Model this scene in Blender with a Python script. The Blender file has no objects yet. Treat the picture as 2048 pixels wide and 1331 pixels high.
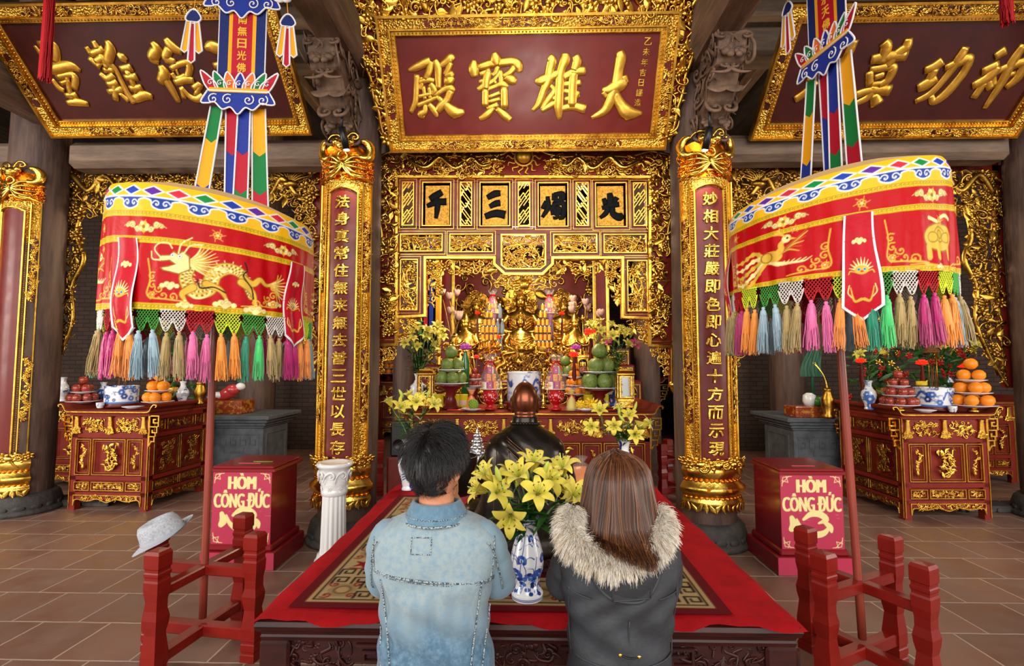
import bpy, math, random
import numpy as np
from mathutils import Vector, Matrix, Euler

# ---------------------------------------------------------------- camera, sky, lights, exposure
scene = bpy.context.scene
COL = scene.collection
FPX = 1000.0                       # focal length in pixels of the 2048 x 1331 frame
EYE = np.array([0.0, 0.0, 1.5])
PITCH, YAW = math.radians(3.6), math.atan(24.0 / FPX)
cam = bpy.data.cameras.new('camera')
cam.sensor_fit = 'HORIZONTAL'
cam.sensor_width = 36.0
cam.lens = 36.0 * FPX / 2048.0
cam.clip_start = 0.05
cam_ob = bpy.data.objects.new('camera', cam)
COL.objects.link(cam_ob)
cam_ob.location = EYE
cam_ob.rotation_euler = (math.pi / 2 + PITCH, 0, YAW)
scene.camera = cam_ob

world = bpy.data.worlds.new('daylight')
scene.world = world
world.use_nodes = True
world.node_tree.nodes['Background'].inputs[0].default_value = (1.0, 0.95, 0.88, 1)
world.node_tree.nodes['Background'].inputs[1].default_value = 0.5

def area_light(name, loc, target, size, size_y, power, color):
 l = bpy.data.lights.new(name, 'AREA')
 l.shape = 'RECTANGLE'
 l.size, l.size_y, l.energy, l.color = size, size_y, power, color
 o = bpy.data.objects.new(name, l)
 COL.objects.link(o)
 o.location = loc
 o.rotation_euler = (Vector(target) - Vector(loc)).to_track_quat('-Z', 'Y').to_euler()
 return o

def spot_light(name, loc, target, power, angle, color, blend=0.6, radius=0.04):
 l = bpy.data.lights.new(name, 'SPOT')
 l.energy, l.color, l.spot_size, l.spot_blend, l.shadow_soft_size = power, color, angle, blend, radius
 o = bpy.data.objects.new(name, l)
 COL.objects.link(o)
 o.location = loc
 o.rotation_euler = (Vector(target) - Vector(loc)).to_track_quat('-Z', 'Y').to_euler()
 return o

def point_light(name, loc, power, color, radius=0.1):
 l = bpy.data.lights.new(name, 'POINT')
 l.energy, l.color, l.shadow_soft_size = power, color, radius
 o = bpy.data.objects.new(name, l)
 COL.objects.link(o)
 o.location = loc
 return o

# daylight through the open front of the hall, behind and above the camera
area_light('front_daylight', (0.0, -10.0, 5.2), (0.0, 4.0, 2.0), 17.0, 8.0, 1900, (1.0, 0.97, 0.92))
area_light('front_daylight_left', (-8.5, 0.2, 2.6), (0.0, 4.6, 1.0), 3.0, 2.6, 330, (1.0, 0.95, 0.88))
area_light('front_daylight_right', (8.5, 0.2, 2.6), (0.0, 4.6, 1.0), 3.0, 2.6, 200, (1.0, 0.95, 0.88))
# unseen fill added to brighten central and side altars, then the plaque spot
point_light('altar_fill', (0.0, 6.3, 3.3), 150, (1.0, 0.78, 0.5), 0.25)
point_light('altar_fill_low', (0.0, 5.6, 2.5), 45, (1.0, 0.82, 0.58), 0.15)
point_light('side_altar_fill', (-4.0, 6.0, 2.9), 34, (1.0, 0.8, 0.55), 0.2)
point_light('side_altar_fill', (4.1, 6.0, 2.9), 38, (1.0, 0.8, 0.55), 0.2)
spot_light('plaque_spot', (0.1, 2.3, 2.9), (0.15, 4.2, 3.75), 70, math.radians(75), (1.0, 0.93, 0.82), 0.9, 0.4)

scene.view_settings.view_transform = 'Standard'
scene.view_settings.look = 'None'
scene.view_settings.gamma = 1.0
scene.view_settings.use_curve_mapping = False
scene.view_settings.exposure = 0.3
scene.cycles.use_denoising = True
scene.cycles.max_bounces = 6
scene.cycles.diffuse_bounces = 3
scene.cycles.glossy_bounces = 3
scene.cycles.transmission_bounces = 6
scene.cycles.transparent_max_bounces = 12
scene.cycles.caustics_reflective = False
scene.cycles.caustics_refractive = False
scene.cycles.sample_clamp_indirect = 6.0

# ---------------------------------------------------------------- measuring helpers
_R = np.array(Euler((math.pi / 2 + PITCH, 0, YAW)).to_matrix())

def ray(px, py):
 return _R @ np.array([(px - 1024.0) / FPX, (665.5 - py) / FPX, -1.0])

def at(px, py, Y):
 """world point seen at a photograph pixel at hall depth Y"""
 d = ray(px, py)
 return EYE + d * (Y / d[1])

def on_floor(px, py, z=0.0):
 d = ray(px, py)
 return EYE + d * ((z - 1.5) / d[2])

def on_plane(px, py, p0, n):
 d = ray(px, py)
 return EYE + d * (np.dot(np.asarray(p0) - EYE, n) / np.dot(d, n))

def C(h, a=1.0):
 h = h.lstrip('#')
 v = [int(h[i:i + 2], 16) / 255.0 for i in (0, 2, 4)]
 return tuple((x / 12.92 if x <= 0.04045 else ((x + 0.055) / 1.055) ** 2.4) for x in v) + (a,)

# ---------------------------------------------------------------- materials
MATS = {}

def mat(name, col='#808080', rough=0.5, metal=0.0, coat=0.0, bump=None, vary=None, attr=False, stretch=(1, 1, 1),
  trans=0.0, alpha=1.0, emit=None, sheen=0.0, ior=1.45, spec=0.5, rvary=None, rvar=(0.0, 0.0)):
 """vary=(colour2, scale, low, high): noise mix; bump=(kind, scale, strength, distance)"""
 if name in MATS:
  return MATS[name]
 m = bpy.data.materials.new(name)
 m.use_nodes = True
 nt = m.node_tree
 N, L = nt.nodes, nt.links
 b = N['Principled BSDF']
 b.inputs['Base Color'].default_value = C(col) if isinstance(col, str) else col
 b.inputs['Roughness'].default_value = rough
 b.inputs['Metallic'].default_value = metal
 b.inputs['Coat Weight'].default_value = coat
 b.inputs['Coat Roughness'].default_value = 0.12
 b.inputs['IOR'].default_value = ior
 b.inputs['Specular IOR Level'].default_value = spec
 b.inputs['Transmission Weight'].default_value = trans
 b.inputs['Alpha'].default_value = alpha
 b.inputs['Sheen Weight'].default_value = sheen
 if emit:
  b.inputs['Emission Color'].default_value = C(emit[0])
  b.inputs['Emission Strength'].default_value = emit[1]
 tc = N.new('ShaderNodeTexCoord')
 mp = N.new('ShaderNodeMapping')
 mp.inputs['Scale'].default_value = stretch
 L.new(tc.outputs['Object'], mp.inputs[0])
 base = None
 if attr:
  a = N.new('ShaderNodeAttribute')
  a.attribute_name = 'Col'
  base = a.outputs['Color']
 if vary:
  c2, sc, lo, hi = vary
  nz = N.new('ShaderNodeTexNoise')
  nz.inputs['Scale'].default_value = sc
  nz.inputs['Detail'].default_value = 6
  nz.inputs['Roughness'].default_value = 0.62
  L.new(mp.outputs[0], nz.inputs['Vector'])
  mr = N.new('ShaderNodeMapRange')
  mr.inputs[1].default_value, mr.inputs[2].default_value = lo, hi
  L.new(nz.outputs['Fac'], mr.inputs[0])
  mx = N.new('ShaderNodeMix')
  mx.data_type = 'RGBA'
  L.new(mr.outputs[0], mx.inputs['Factor'])
  if base is not None:
   L.new(base, mx.inputs[6])
  else:
   mx.inputs[6].default_value = C(col) if isinstance(col, str) else col
  mx.inputs[7].default_value = C(c2)
  base = mx.outputs[2]
 if base is not None:
  L.new(base, b.inputs['Base Color'])
 if rvary:
  nz = N.new('ShaderNodeTexNoise')
  nz.inputs['Scale'].default_value = rvary
  nz.inputs['Detail'].default_value = 4
  L.new(mp.outputs[0], nz.inputs['Vector'])
  mr = N.new('ShaderNodeMapRange')
  mr.inputs[1].default_value, mr.inputs[2].default_value = 0.3, 0.7
  mr.inputs[3].default_value, mr.inputs[4].default_value = rvar
  L.new(nz.outputs['Fac'], mr.inputs[0])
  L.new(mr.outputs[0], b.inputs['Roughness'])
 if bump:
  kind, sc, st, dist = bump
  if kind == 'noise':
   t = N.new('ShaderNodeTexNoise')
   t.inputs['Detail'].default_value = 5
   out = t.outputs['Fac']
  elif kind == 'voronoi':
   t = N.new('ShaderNodeTexVoronoi')
   out = t.outputs['Distance']
  elif kind == 'wave':
   t = N.new('ShaderNodeTexWave')
   t.inputs['Distortion'].default_value = 1.5
   out = t.outputs['Fac']
  else:
   t = N.new('ShaderNodeTexChecker')
   out = t.outputs['Fac']
  t.inputs['Scale'].default_value = sc
  L.new(mp.outputs[0], t.inputs['Vector'])
  bp = N.new('ShaderNodeBump')
  bp.inputs['Strength'].default_value = st
  bp.inputs['Distance'].default_value = dist
  L.new(out, bp.inputs['Height'])
  L.new(bp.outputs[0], b.inputs['Normal'])
 MATS[name] = m
 return m

GOLD = mat('gilded_wood', '#ecbc4c', 0.28, 1.0, bump=('noise', 60, 0.25, 0.004), vary=('#b98430', 9, 0.42, 0.68))
GOLDP = mat('gilded_diaper_pattern', '#ecbd50', 0.42, 1.0, bump=('voronoi', 62, 0.9, 0.012), vary=('#a9772a', 16, 0.45, 0.7))
GOLDR = mat('matt_gold_brocade', '#d9a03a', 0.55, 0.6, bump=('checker', 70, 0.6, 0.006), vary=('#a8741e', 60, 0.45, 0.6))
GOLDC = mat('burnished_character_gold', '#ecb84a', 0.36, 0.88, bump=('noise', 20, 0.25, 0.012), vary=('#d09a34', 7, 0.45, 0.7))
GOLDM = mat('satin_gold', '#e0a838', 0.42, 0.75)
GOLDS = mat('bright_gold_leaf', '#f2c355', 0.24, 1.0, bump=('noise', 26, 0.3, 0.01), vary=('#cf9a3a', 7, 0.45, 0.7))
GOLDO = mat('amber_gold_leaf', '#f08a1c', 0.26, 1.0, bump=('noise', 50, 0.3, 0.006))
GOLDD = mat('aged_gold', '#bd9038', 0.34, 1.0, bump=('noise', 60, 0.3, 0.005), vary=('#74521c', 10, 0.42, 0.66))
LACQ = mat('red_lacquer', '#7a2015', 0.4, coat=0.06, spec=0.3, vary=('#6e1d12', 5, 0.42, 0.7), rvary=9, rvar=(0.26, 0.42))
LACQD = mat('dark_red_lacquer', '#641710', 0.34, coat=0.12, spec=0.35, vary=('#4d0f0a', 5, 0.42, 0.7))
PLAQD = mat('shaded_maroon_lacquer', '#47110c', 0.4, coat=0.15, vary=('#360b08', 4, 0.4, 0.7))  # maroon lacquer darkened for the side plaques: bay shade put into the colour
PLAQ = mat('maroon_lacquer', '#6c1c14', 0.4, coat=0.08, spec=0.35, vary=('#5e150f', 4, 0.4, 0.7), rvary=7, rvar=(0.3, 0.5))
REDP = mat('red_painted_wood', '#76140d', 0.36, coat=0.12, spec=0.35, bump=('noise', 30, 0.08, 0.004), vary=('#7d1a10', 7, 0.42, 0.7))
MAHOG = mat('dark_mahogany', '#36100c', 0.48, coat=0.05, spec=0.35, vary=('#200806', 5, 0.4, 0.66), stretch=(1, 6, 6))
PILLAR = mat('weathered_pillar_wood', '#624a3e', 0.62, vary=('#41302a', 6, 0.38, 0.66), stretch=(2.4, 2.4, 0.35), bump=('noise', 12, 0.35, 0.02))
BEAMW = mat('grey_brown_beam_wood', '#7a6350', 0.62, vary=('#57463a', 5, 0.36, 0.66), stretch=(0.4, 2.2, 2.2), bump=('noise', 12, 0.35, 0.02))
BEAMY = mat('lengthwise_beam_wood', '#7d604b', 0.62, vary=('#4f3c30', 5, 0.36, 0.66), stretch=(2.2, 0.4, 2.2), bump=('noise', 12, 0.35, 0.02))
BEAML = mat('pale_beam_wood', '#a06a3a', 0.55, vary=('#7c4c28', 6, 0.36, 0.66), stretch=(0.4, 3, 3), bump=('noise', 10, 0.2, 0.01))
STONE = mat('grey_stone', '#5d6166', 0.7, vary=('#42464b', 7, 0.36, 0.68), bump=('noise', 30, 0.3, 0.01))
STONED = mat('dark_stone', '#4a4643', 0.72, vary=('#2f2c2a', 7, 0.36, 0.68), bump=('noise', 22, 0.5, 0.02))
BLACK = mat('black_plastic', '#0b0b0c', 0.38)
WHITEC = mat('white_glazed_ceramic', '#dcdad9', 0.18, coat=0.5)
PORC = mat('painted_porcelain', '#ffffff', 0.16, coat=0.6, attr=True)
CLOTHA = mat('printed_cloth', '#ffffff', 0.5, attr=True, sheen=0.15)
SATIN = mat('embroidered_satin', '#ffffff', 0.45, attr=True, spec=0.14, bump=('noise', 14, 0.3, 0.02))
PAINTA = mat('painted_surface', '#ffffff', 0.32, coat=0.2, attr=True)
PLATE = mat('white_plate_glaze', '#e6e4ee', 0.15, coat=0.5)
LEAFM = mat('lily_leaf', '#1f4a1c', 0.42, vary=('#356a2a', 20, 0.4, 0.7))
STEMM = mat('green_stem', '#4f7a34', 0.5)
LILY = mat('yellow_lily_petal', '#e3cf4a', 0.5, vary=('#c9cf46', 26, 0.48, 0.75), sheen=0.2)
LILYP = mat('pink_lily_petal', '#b3325c', 0.5, vary=('#e28aa0', 24, 0.5, 0.75))
LILYB = mat('lily_bud', '#b9c650', 0.5)
ANTHER = mat('brown_anther', '#7a4416', 0.7)

# ---------------------------------------------------------------- mesh builder
def norm(v):
 v = np.asarray(v, float)
 return v / (np.linalg.norm(v) + 1e-12)

def rotm(rx=0, ry=0, rz=0):
 return np.array(Euler((rx, ry, rz)).to_matrix())

def frame(loc, R=None, s=1.0):
 M = np.eye(4)
 R = np.eye(3) if R is None else np.asarray(R)
 M[:3, :3] = R * (np.asarray(s) if np.ndim(s) else s)
 M[:3, 3] = loc
 return M

def world_of(o):
 M = np.array(o.matrix_basis)
 while o.parent is not None:
  o = o.parent
  M = np.array(o.matrix_basis) @ M
 return M

class MB:
 def __init__(s):
  s.V, s.F, s.Cc, s.n = [], [], [], 0

 def add(s, V, faces, m=0, smooth=True, col=None):
  V = np.asarray(V, float).reshape(-1, 3)
  for f in (faces if isinstance(faces, list) else [faces]):
   f = np.asarray(f, int)
   if f.size:
    s.F.append((f + s.n, m, smooth))
  s.V.append(V)
  if col is None:
   c = np.ones((len(V), 4))
  else:
   c = np.asarray(col, float)
   c = np.tile(c, (len(V), 1)) if c.ndim == 1 else c
  s.Cc.append(c)
  s.n += len(V)
  return s

 def merge(s, o, M=None, m=None):
  for V in o.V:
   pass
  V = np.concatenate(o.V)
  if M is not None:
   V = V @ M[:3, :3].T + M[:3, 3]
  for f, mm, sm in o.F:
   s.F.append((f + s.n, mm if m is None else m, sm))
  s.V.append(V)
  s.Cc.append(np.concatenate(o.Cc))
  s.n += len(V)
  return s

 def verts(s):
  return np.concatenate(s.V)

 def setv(s, V):
  s.V, s.Cc = [V], [np.concatenate(s.Cc)]
  return s

 # shapes ------------------------------------------------------
 def box(s, x0, x1, y0, y1, z0, z1, m=0, bev=0.0, M=None, col=None):
  if x0 > x1: x0, x1 = x1, x0
  if y0 > y1: y0, y1 = y1, y0
  if z0 > z1: z0, z1 = z1, z0
  b = min(bev, (x1 - x0) * .45, (y1 - y0) * .45, (z1 - z0) * .45)
  if b <= 0:
   V = np.array([[x, y, z] for z in (z0, z1) for y in (y0, y1) for x in (x0, x1)], float)
   F = np.array([[0, 2, 3, 1], [4, 5, 7, 6], [0, 1, 5, 4], [2, 6, 7, 3], [0, 4, 6, 2], [1, 3, 7, 5]])
   Fs = [F]
  else:
   V, idx = [], {}
   for ix, x in enumerate((x0, x1)):
    for iy, y in enumerate((y0, y1)):
     for iz, z in enumerate((z0, z1)):
      sx, sy, sz = (1 - 2 * ix) * b, (1 - 2 * iy) * b, (1 - 2 * iz) * b
      for k, p in enumerate(((x, y + sy, z + sz), (x + sx, y, z + sz), (x + sx, y + sy, z))):
       idx[ix, iy, iz, k] = len(V)
       V.append(p)
   V = np.array(V)
   Q, T = [], []
   g = lambda a, bb, c, k: idx[a, bb, c, k]
   Q += [[g(0, 0, 0, 0), g(0, 0, 1, 0), g(0, 1, 1, 0), g(0, 1, 0, 0)], [g(1, 0, 0, 0), g(1, 1, 0, 0), g(1, 1, 1, 0), g(1, 0, 1, 0)],
     [g(0, 0, 0, 1), g(1, 0, 0, 1), g(1, 0, 1, 1), g(0, 0, 1, 1)], [g(0, 1, 0, 1), g(0, 1, 1, 1), g(1, 1, 1, 1), g(1, 1, 0, 1)],
     [g(0, 0, 0, 2), g(0, 1, 0, 2), g(1, 1, 0, 2), g(1, 0, 0, 2)], [g(0, 0, 1, 2), g(1, 0, 1, 2), g(1, 1, 1, 2), g(0, 1, 1, 2)]]
   for i in (0, 1):
    for j in (0, 1):
     Q.append([g(i, j, 0, 0), g(i, j, 0, 1), g(i, j, 1, 1), g(i, j, 1, 0)])
     Q.append([g(i, 0, j, 0), g(i, 0, j, 2), g(i, 1, j, 2), g(i, 1, j, 0)])
     Q.append([g(0, i, j, 1), g(0, i, j, 2), g(1, i, j, 2), g(1, i, j, 1)])
     for k in (0, 1):
      T.append([g(i, j, k, 0), g(i, j, k, 1), g(i, j, k, 2)])
   Fs = [np.array(Q), np.array(T)]
  if M is not None:
   V = V @ M[:3, :3].T + M[:3, 3]
  return s.add(V, Fs, m, False, col)

 def lathe(s, prof, n=24, M=None, m=0, smooth=True, sx=1.0, sy=1.0, col=None, a0=0.0, a1=2 * math.pi):
  prof = np.asarray(prof, float)
  full = abs(a1 - a0 - 2 * math.pi) < 1e-6
  k = n if full else n + 1
  a = a0 + (a1 - a0) * np.arange(k) / n
  r, z = prof[:, 0:1], prof[:, 1:2]
  V = np.stack([r * np.cos(a) * sx, r * np.sin(a) * sy, z + 0 * a], -1).reshape(-1, 3)
  i, j = np.meshgrid(np.arange(len(prof) - 1), np.arange(n), indexing='ij')
  j2 = (j + 1) % k
  F = np.stack([i * k + j, i * k + j2, (i + 1) * k + j2, (i + 1) * k + j], -1).reshape(-1, 4)
  if M is not None:
   V = V @ M[:3, :3].T + M[:3, 3]
  return s.add(V, F, m, smooth, col)

 def tube(s, pts, rad, n=8, m=0, flat=1.0, up=None, cap=True, smooth=True, col=None, closed=False):
  P = np.asarray(pts, float)
  k = len(P)
  rad = np.broadcast_to(np.asarray(rad, float), (k,))
  T = np.gradient(P, axis=0) if not closed else (np.roll(P, -1, 0) - np.roll(P, 1, 0))
  T /= np.linalg.norm(T, axis=1, keepdims=True) + 1e-12
  if up is not None:
   Bn = np.cross(T, np.asarray(up, float))
   Bn /= np.linalg.norm(Bn, axis=1, keepdims=True) + 1e-12
   Nn = np.cross(Bn, T)
  else:
   ref = np.array([0, 0, 1.0]) if abs(T[0][2]) < .9 else np.array([1.0, 0, 0])
   Bn, Nn = np.zeros_like(P), np.zeros_like(P)
   b = norm(np.cross(T[0], ref))
   for i in range(k):
    b = norm(b - T[i] * np.dot(b, T[i]))
    Bn[i], Nn[i] = b, np.cross(b, T[i])
  a = 2 * math.pi * np.arange(n) / n
  V = (P[:, None] + rad[:, None, None] * (Bn[:, None] * np.cos(a)[None, :, None] + flat * Nn[:, None] * np.sin(a)[None, :, None])).reshape(-1, 3)
  kk = k if closed else k - 1
  i, j = np.meshgrid(np.arange(kk), np.arange(n), indexing='ij')
  i2 = (i + 1) % k
  F = [np.stack([i * n + j, i * n + (j + 1) % n, i2 * n + (j + 1) % n, i2 * n + j], -1).reshape(-1, 4)]
  if cap and not closed:
   F += [np.array([list(range(n))[::-1]]), np.array([[(k - 1) * n + q for q in range(n)]])]
  return s.add(V, F, m, smooth, col)

 def ball(s, c, r, nu=12, nv=8, m=0, R=None, col=None):
  u = 2 * math.pi * np.arange(nu) / nu
  v = math.pi * np.arange(nv + 1) / nv
  V = np.stack([np.sin(v)[:, None] * np.cos(u), np.sin(v)[:, None] * np.sin(u), np.cos(v)[:, None] + 0 * u], -1).reshape(-1, 3)
  V = V * np.asarray(r)
  if R is not None:
   V = V @ np.asarray(R).T
  i, j = np.meshgrid(np.arange(nv), np.arange(nu), indexing='ij')
  F = np.stack([i * nu + j, (i + 1) * nu + j, (i + 1) * nu + (j + 1) % nu, i * nu + (j + 1) % nu], -1).reshape(-1, 4)
  return s.add(V + np.asarray(c), F, m, True, col)

 def prism(s, poly, o, ux, uy, depth, m=0, bev=0.0, col=None, smooth=False):
  """poly in (u, v), front face at o, body going back along -(ux x uy) by depth"""
  P = np.asarray(poly, float)
  if np.sum(P[:, 0] * np.roll(P[:, 1], -1) - P[:, 1] * np.roll(P[:, 0], -1)) < 0:
   P = P[::-1]
  ux, uy = np.asarray(ux, float), np.asarray(uy, float)
  w = norm(np.cross(ux, uy))
  k = len(P)
  F3 = lambda Q, d: np.asarray(o) + Q[:, 0:1] * ux + Q[:, 1:2] * uy + d * w
  rings = []
  if bev > 0:
   e = np.roll(P, -1, 0) - P
   e /= np.linalg.norm(e, axis=1, keepdims=True) + 1e-12
   nn = np.stack([-e[:, 1], e[:, 0]], -1)
   mit = nn + np.roll(nn, 1, 0)
   mit /= np.maximum(np.sum(mit * mit, 1, keepdims=True) / 2, 0.35)
   rings.append(F3(P + mit * bev, 0))
   rings.append(F3(P, -bev))
  else:
   rings.append(F3(P, 0))
  rings.append(F3(P, -depth))
  V = np.concatenate(rings)
  j = np.arange(k)
  F = [np.array([list(range(k))]), np.array([[(len(rings) - 1) * k + q for q in range(k)][::-1]])]
  for i in range(len(rings) - 1):
   F.append(np.stack([i * k + j, (i + 1) * k + j, (i + 1) * k + (j + 1) % k, i * k + (j + 1) % k], -1))
  return s.add(V, F, m, smooth, col)

 def grid(s, G, m=0, smooth=True, col=None, wrap=False):
  G = np.asarray(G, float)
  a, b = G.shape[:2]
  bb = b if wrap else b - 1
  i, j = np.meshgrid(np.arange(a - 1), np.arange(bb), indexing='ij')
  F = np.stack([i * b + j, i * b + (j + 1) % b, (i + 1) * b + (j + 1) % b, (i + 1) * b + j], -1).reshape(-1, 4)
  return s.add(G.reshape(-1, 3), F, m, smooth, None if col is None else np.asarray(col, float).reshape(-1, 4))

 def copies(s, t, Ms, m=None, cols=None):
  """many placements of a template builder"""
  Ms = np.asarray(Ms, float)
  if len(Ms) == 0:
   return s
  V = t.verts()
  A = (np.einsum('nij,kj->nki', Ms[:, :3, :3], V) + Ms[:, None, :3, 3]).reshape(-1, 3)
  off = (np.arange(len(Ms)) * len(V))
  for f, mm, sm in t.F:
   s.F.append(((f[None] + off[:, None, None]).reshape(-1, f.shape[1]) + s.n, mm if m is None else m, sm))
  s.V.append(A)
  s.Cc.append(np.ones((len(A), 4)) if cols is None else np.repeat(np.asarray(cols, float), len(V), 0))
  s.n += len(A)
  return s

 def strands(s, P, r, m=0, cols=None, n=3):
  """P (N, k, 3): thin tapering strands"""
  P = np.asarray(P, float)
  N, k, _ = P.shape
  T = np.gradient(P, axis=1)
  T /= np.linalg.norm(T, axis=2, keepdims=True) + 1e-9
  ref = np.array([0.31, 0.77, 0.55])
  B = np.cross(T, ref)
  B /= np.linalg.norm(B, axis=2, keepdims=True) + 1e-9
  Nn = np.cross(B, T)
  rr = np.broadcast_to(np.asarray(r, float), (N, k))
  a = 2 * math.pi * np.arange(n) / n
  V = P[:, :, None] + rr[:, :, None, None] * (B[:, :, None] * np.cos(a)[:, None] + Nn[:, :, None] * np.sin(a)[:, None])
  g, i, j = np.meshgrid(np.arange(N), np.arange(k - 1), np.arange(n), indexing='ij')
  b0 = g * k * n
  F = np.stack([b0 + i * n + j, b0 + i * n + (j + 1) % n, b0 + (i + 1) * n + (j + 1) % n, b0 + (i + 1) * n + j], -1).reshape(-1, 4)
  c = None if cols is None else np.repeat(np.asarray(cols, float), k * n, 0)
  return s.add(V.reshape(-1, 3), F, m, True, c)

 # -------------------------------------------------------------
 def build(s, name, mats, parent=None, world=False, loc=None):
  me = bpy.data.meshes.new(name)
  V = np.concatenate(s.V) if s.V else np.zeros((0, 3))
  o = bpy.data.objects.new(name, me)
  if parent is not None:
   o.parent = parent
   if world:
    Mi = np.linalg.inv(world_of(parent))
    V = V @ Mi[:3, :3].T + Mi[:3, 3]
  elif loc is not None:
   o.location = loc
   if world:
    V = V - np.asarray(loc, float)
  lt = np.concatenate([np.full(len(f), f.shape[1]) for f, _, _ in s.F]).astype(np.int32)
  li = np.concatenate([f.reshape(-1) for f, _, _ in s.F]).astype(np.int32)
  mi = np.concatenate([np.full(len(f), m) for f, m, _ in s.F]).astype(np.int32)
  sm = np.concatenate([np.full(len(f), q) for f, _, q in s.F]).astype(bool)
  ls = np.concatenate([[0], np.cumsum(lt)[:-1]]).astype(np.int32)
  me.vertices.add(len(V))
  me.vertices.foreach_set('co', V.astype(np.float32).ravel())
  me.loops.add(len(li))
  me.loops.foreach_set('vertex_index', li)
  me.polygons.add(len(lt))
  me.polygons.foreach_set('loop_start', ls)
  me.polygons.foreach_set('loop_total', lt)
  me.polygons.foreach_set('material_index', mi)
  me.polygons.foreach_set('use_smooth', sm)
  mats = mats if isinstance(mats, (list, tuple)) else [mats]
  for q in mats:
   me.materials.append(q)
  if any(q.node_tree.nodes.get('Attribute') for q in mats):
   ca = me.color_attributes.new('Col', 'FLOAT_COLOR', 'POINT')
   ca.data.foreach_set('color', np.concatenate(s.Cc).astype(np.float32).ravel())
  me.update(calc_edges=True)
  me.validate()
  COL.objects.link(o)
  return o

# ---------------------------------------------------------------- objects
def tag(o, label=None, cat=None, group=None, kind=None):
 if label: o['label'] = label
 if cat: o['category'] = cat
 if group: o['group'] = group
 if kind: o['kind'] = kind
 return o

def thing(name, label, cat, loc=(0, 0, 0), rz=0.0, group=None, kind=None):
 o = bpy.data.objects.new(name, None)
 o.empty_display_size = 0.1
 COL.objects.link(o)
 o.location = loc
 o.rotation_euler = (0, 0, rz)
 return tag(o, label, cat, group, kind)

def struct(name, mb, m, loc=None):
 o = mb.build(name, m, loc=loc, world=loc is not None)
 o['kind'] = 'structure'
 return o

def copy_tree(o, parent=None):
 c = o.copy()
 COL.objects.link(c)
 if parent is not None:
  c.parent = parent
 for ch in list(o.children):
  copy_tree(ch, c)
 return c

def again(o, loc, rz=None, label=None, group=None, s=None):
 c = copy_tree(o)
 c.location = loc
 if rz is not None: c.rotation_euler = (0, 0, rz)
 if s is not None: c.scale = (s, s, s) if not np.ndim(s) else s
 if label: c['label'] = label
 if group: c['group'] = group
 return c

# ---------------------------------------------------------------- curves, text, strokes
def smooth_path(pts, k=6, closed=False):
 P = np.asarray(pts, float)
 if len(P) < 3 and not closed:
  t = np.linspace(0, 1, k + 1)[:, None]
  return P[0] * (1 - t) + P[-1] * t
 if closed:
  Q = np.concatenate([P[-1:], P, P[:2]])
 else:
  Q = np.concatenate([2 * P[:1] - P[1:2], P, 2 * P[-1:] - P[-2:-1]])
 out = []
 t = (np.arange(k) / k)[:, None]
 for i in range(1, len(Q) - 2):
  a, b, c, d = Q[i - 1], Q[i], Q[i + 1], Q[i + 2]
  out.append(0.5 * (2 * b + (c - a) * t + (2 * a - 5 * b + 4 * c - d) * t ** 2 + (3 * b - a - 3 * c + d) * t ** 3))
 if not closed:
  out.append(P[-1:])
 return np.concatenate(out)

_GL = {}

def glyph(txt, extrude=0.0, bevel=0.0, offset=0.0, res=3):
 """(verts, faces) of a line of text, one unit high, centred"""
 key = (txt, extrude, bevel, offset, res)
 if key in _GL:
  return _GL[key]
 cu = bpy.data.curves.new('lettering', 'FONT')
 cu.body = txt
 cu.size = 1.0
 cu.extrude, cu.bevel_depth, cu.offset = extrude, bevel, offset
 cu.resolution_u = res
 cu.bevel_resolution = 1
 o = bpy.data.objects.new('lettering', cu)
 COL.objects.link(o)
 dg = bpy.context.evaluated_depsgraph_get()
 dg.update()
 me = o.evaluated_get(dg).to_mesh()
 V = np.array([v.co[:] for v in me.vertices]) if len(me.vertices) else np.zeros((1, 3))
 F = {}
 for p in me.polygons:
  F.setdefault(len(p.vertices), []).append(list(p.vertices))
 o.evaluated_get(dg).to_mesh_clear()
 bpy.data.objects.remove(o)
 bpy.data.curves.remove(cu)
 lo, hi = V.min(0), V.max(0)
 V = V - np.array([(lo[0] + hi[0]) / 2, (lo[1] + hi[1]) / 2, 0])
 _GL[key] = (V, [np.array(f) for f in F.values()], hi[0] - lo[0], hi[1] - lo[1])
 return _GL[key]

def put_text(mb, txt, o, ux, uy, height=None, width=None, m=0, extrude=0.04, bevel=0.03, offset=0.0, shear=0.0, col=None):
 V, F, w, h = glyph(txt, extrude, bevel, offset)
 sy = height / h if height else width / w
 sx = width / w if width else sy
 ux, uy = norm(ux), norm(uy)
 wn = np.cross(ux, uy)
 P = np.asarray(o) + ((V[:, 0:1] + shear * V[:, 1:2]) * sx) * ux + (V[:, 1:2] * sy) * uy + (V[:, 2:3] * sy) * wn
 mb.add(P, F, m, True, col)

def brush(mb, strokes, tomap, nrm, thick=0.5, m=0, n=10, k=5):
 """brush strokes [(x, y, width), ...] in drawing coordinates, swept as rounded flat strokes on a plane"""
 for st in strokes:
  S = np.array(st, float)
  S = smooth_path(S, k)
  P = np.array([tomap(a, b) for a, b, _ in S])
  e = np.array([tomap(a + 1, b) for a, b, _ in S])
  sc = np.linalg.norm(e - P, axis=1)
  rad = np.maximum(S[:, 2], 0.6) * 0.62 * sc
  mb.tube(P, rad, n, m, flat=thick, up=nrm)

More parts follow.
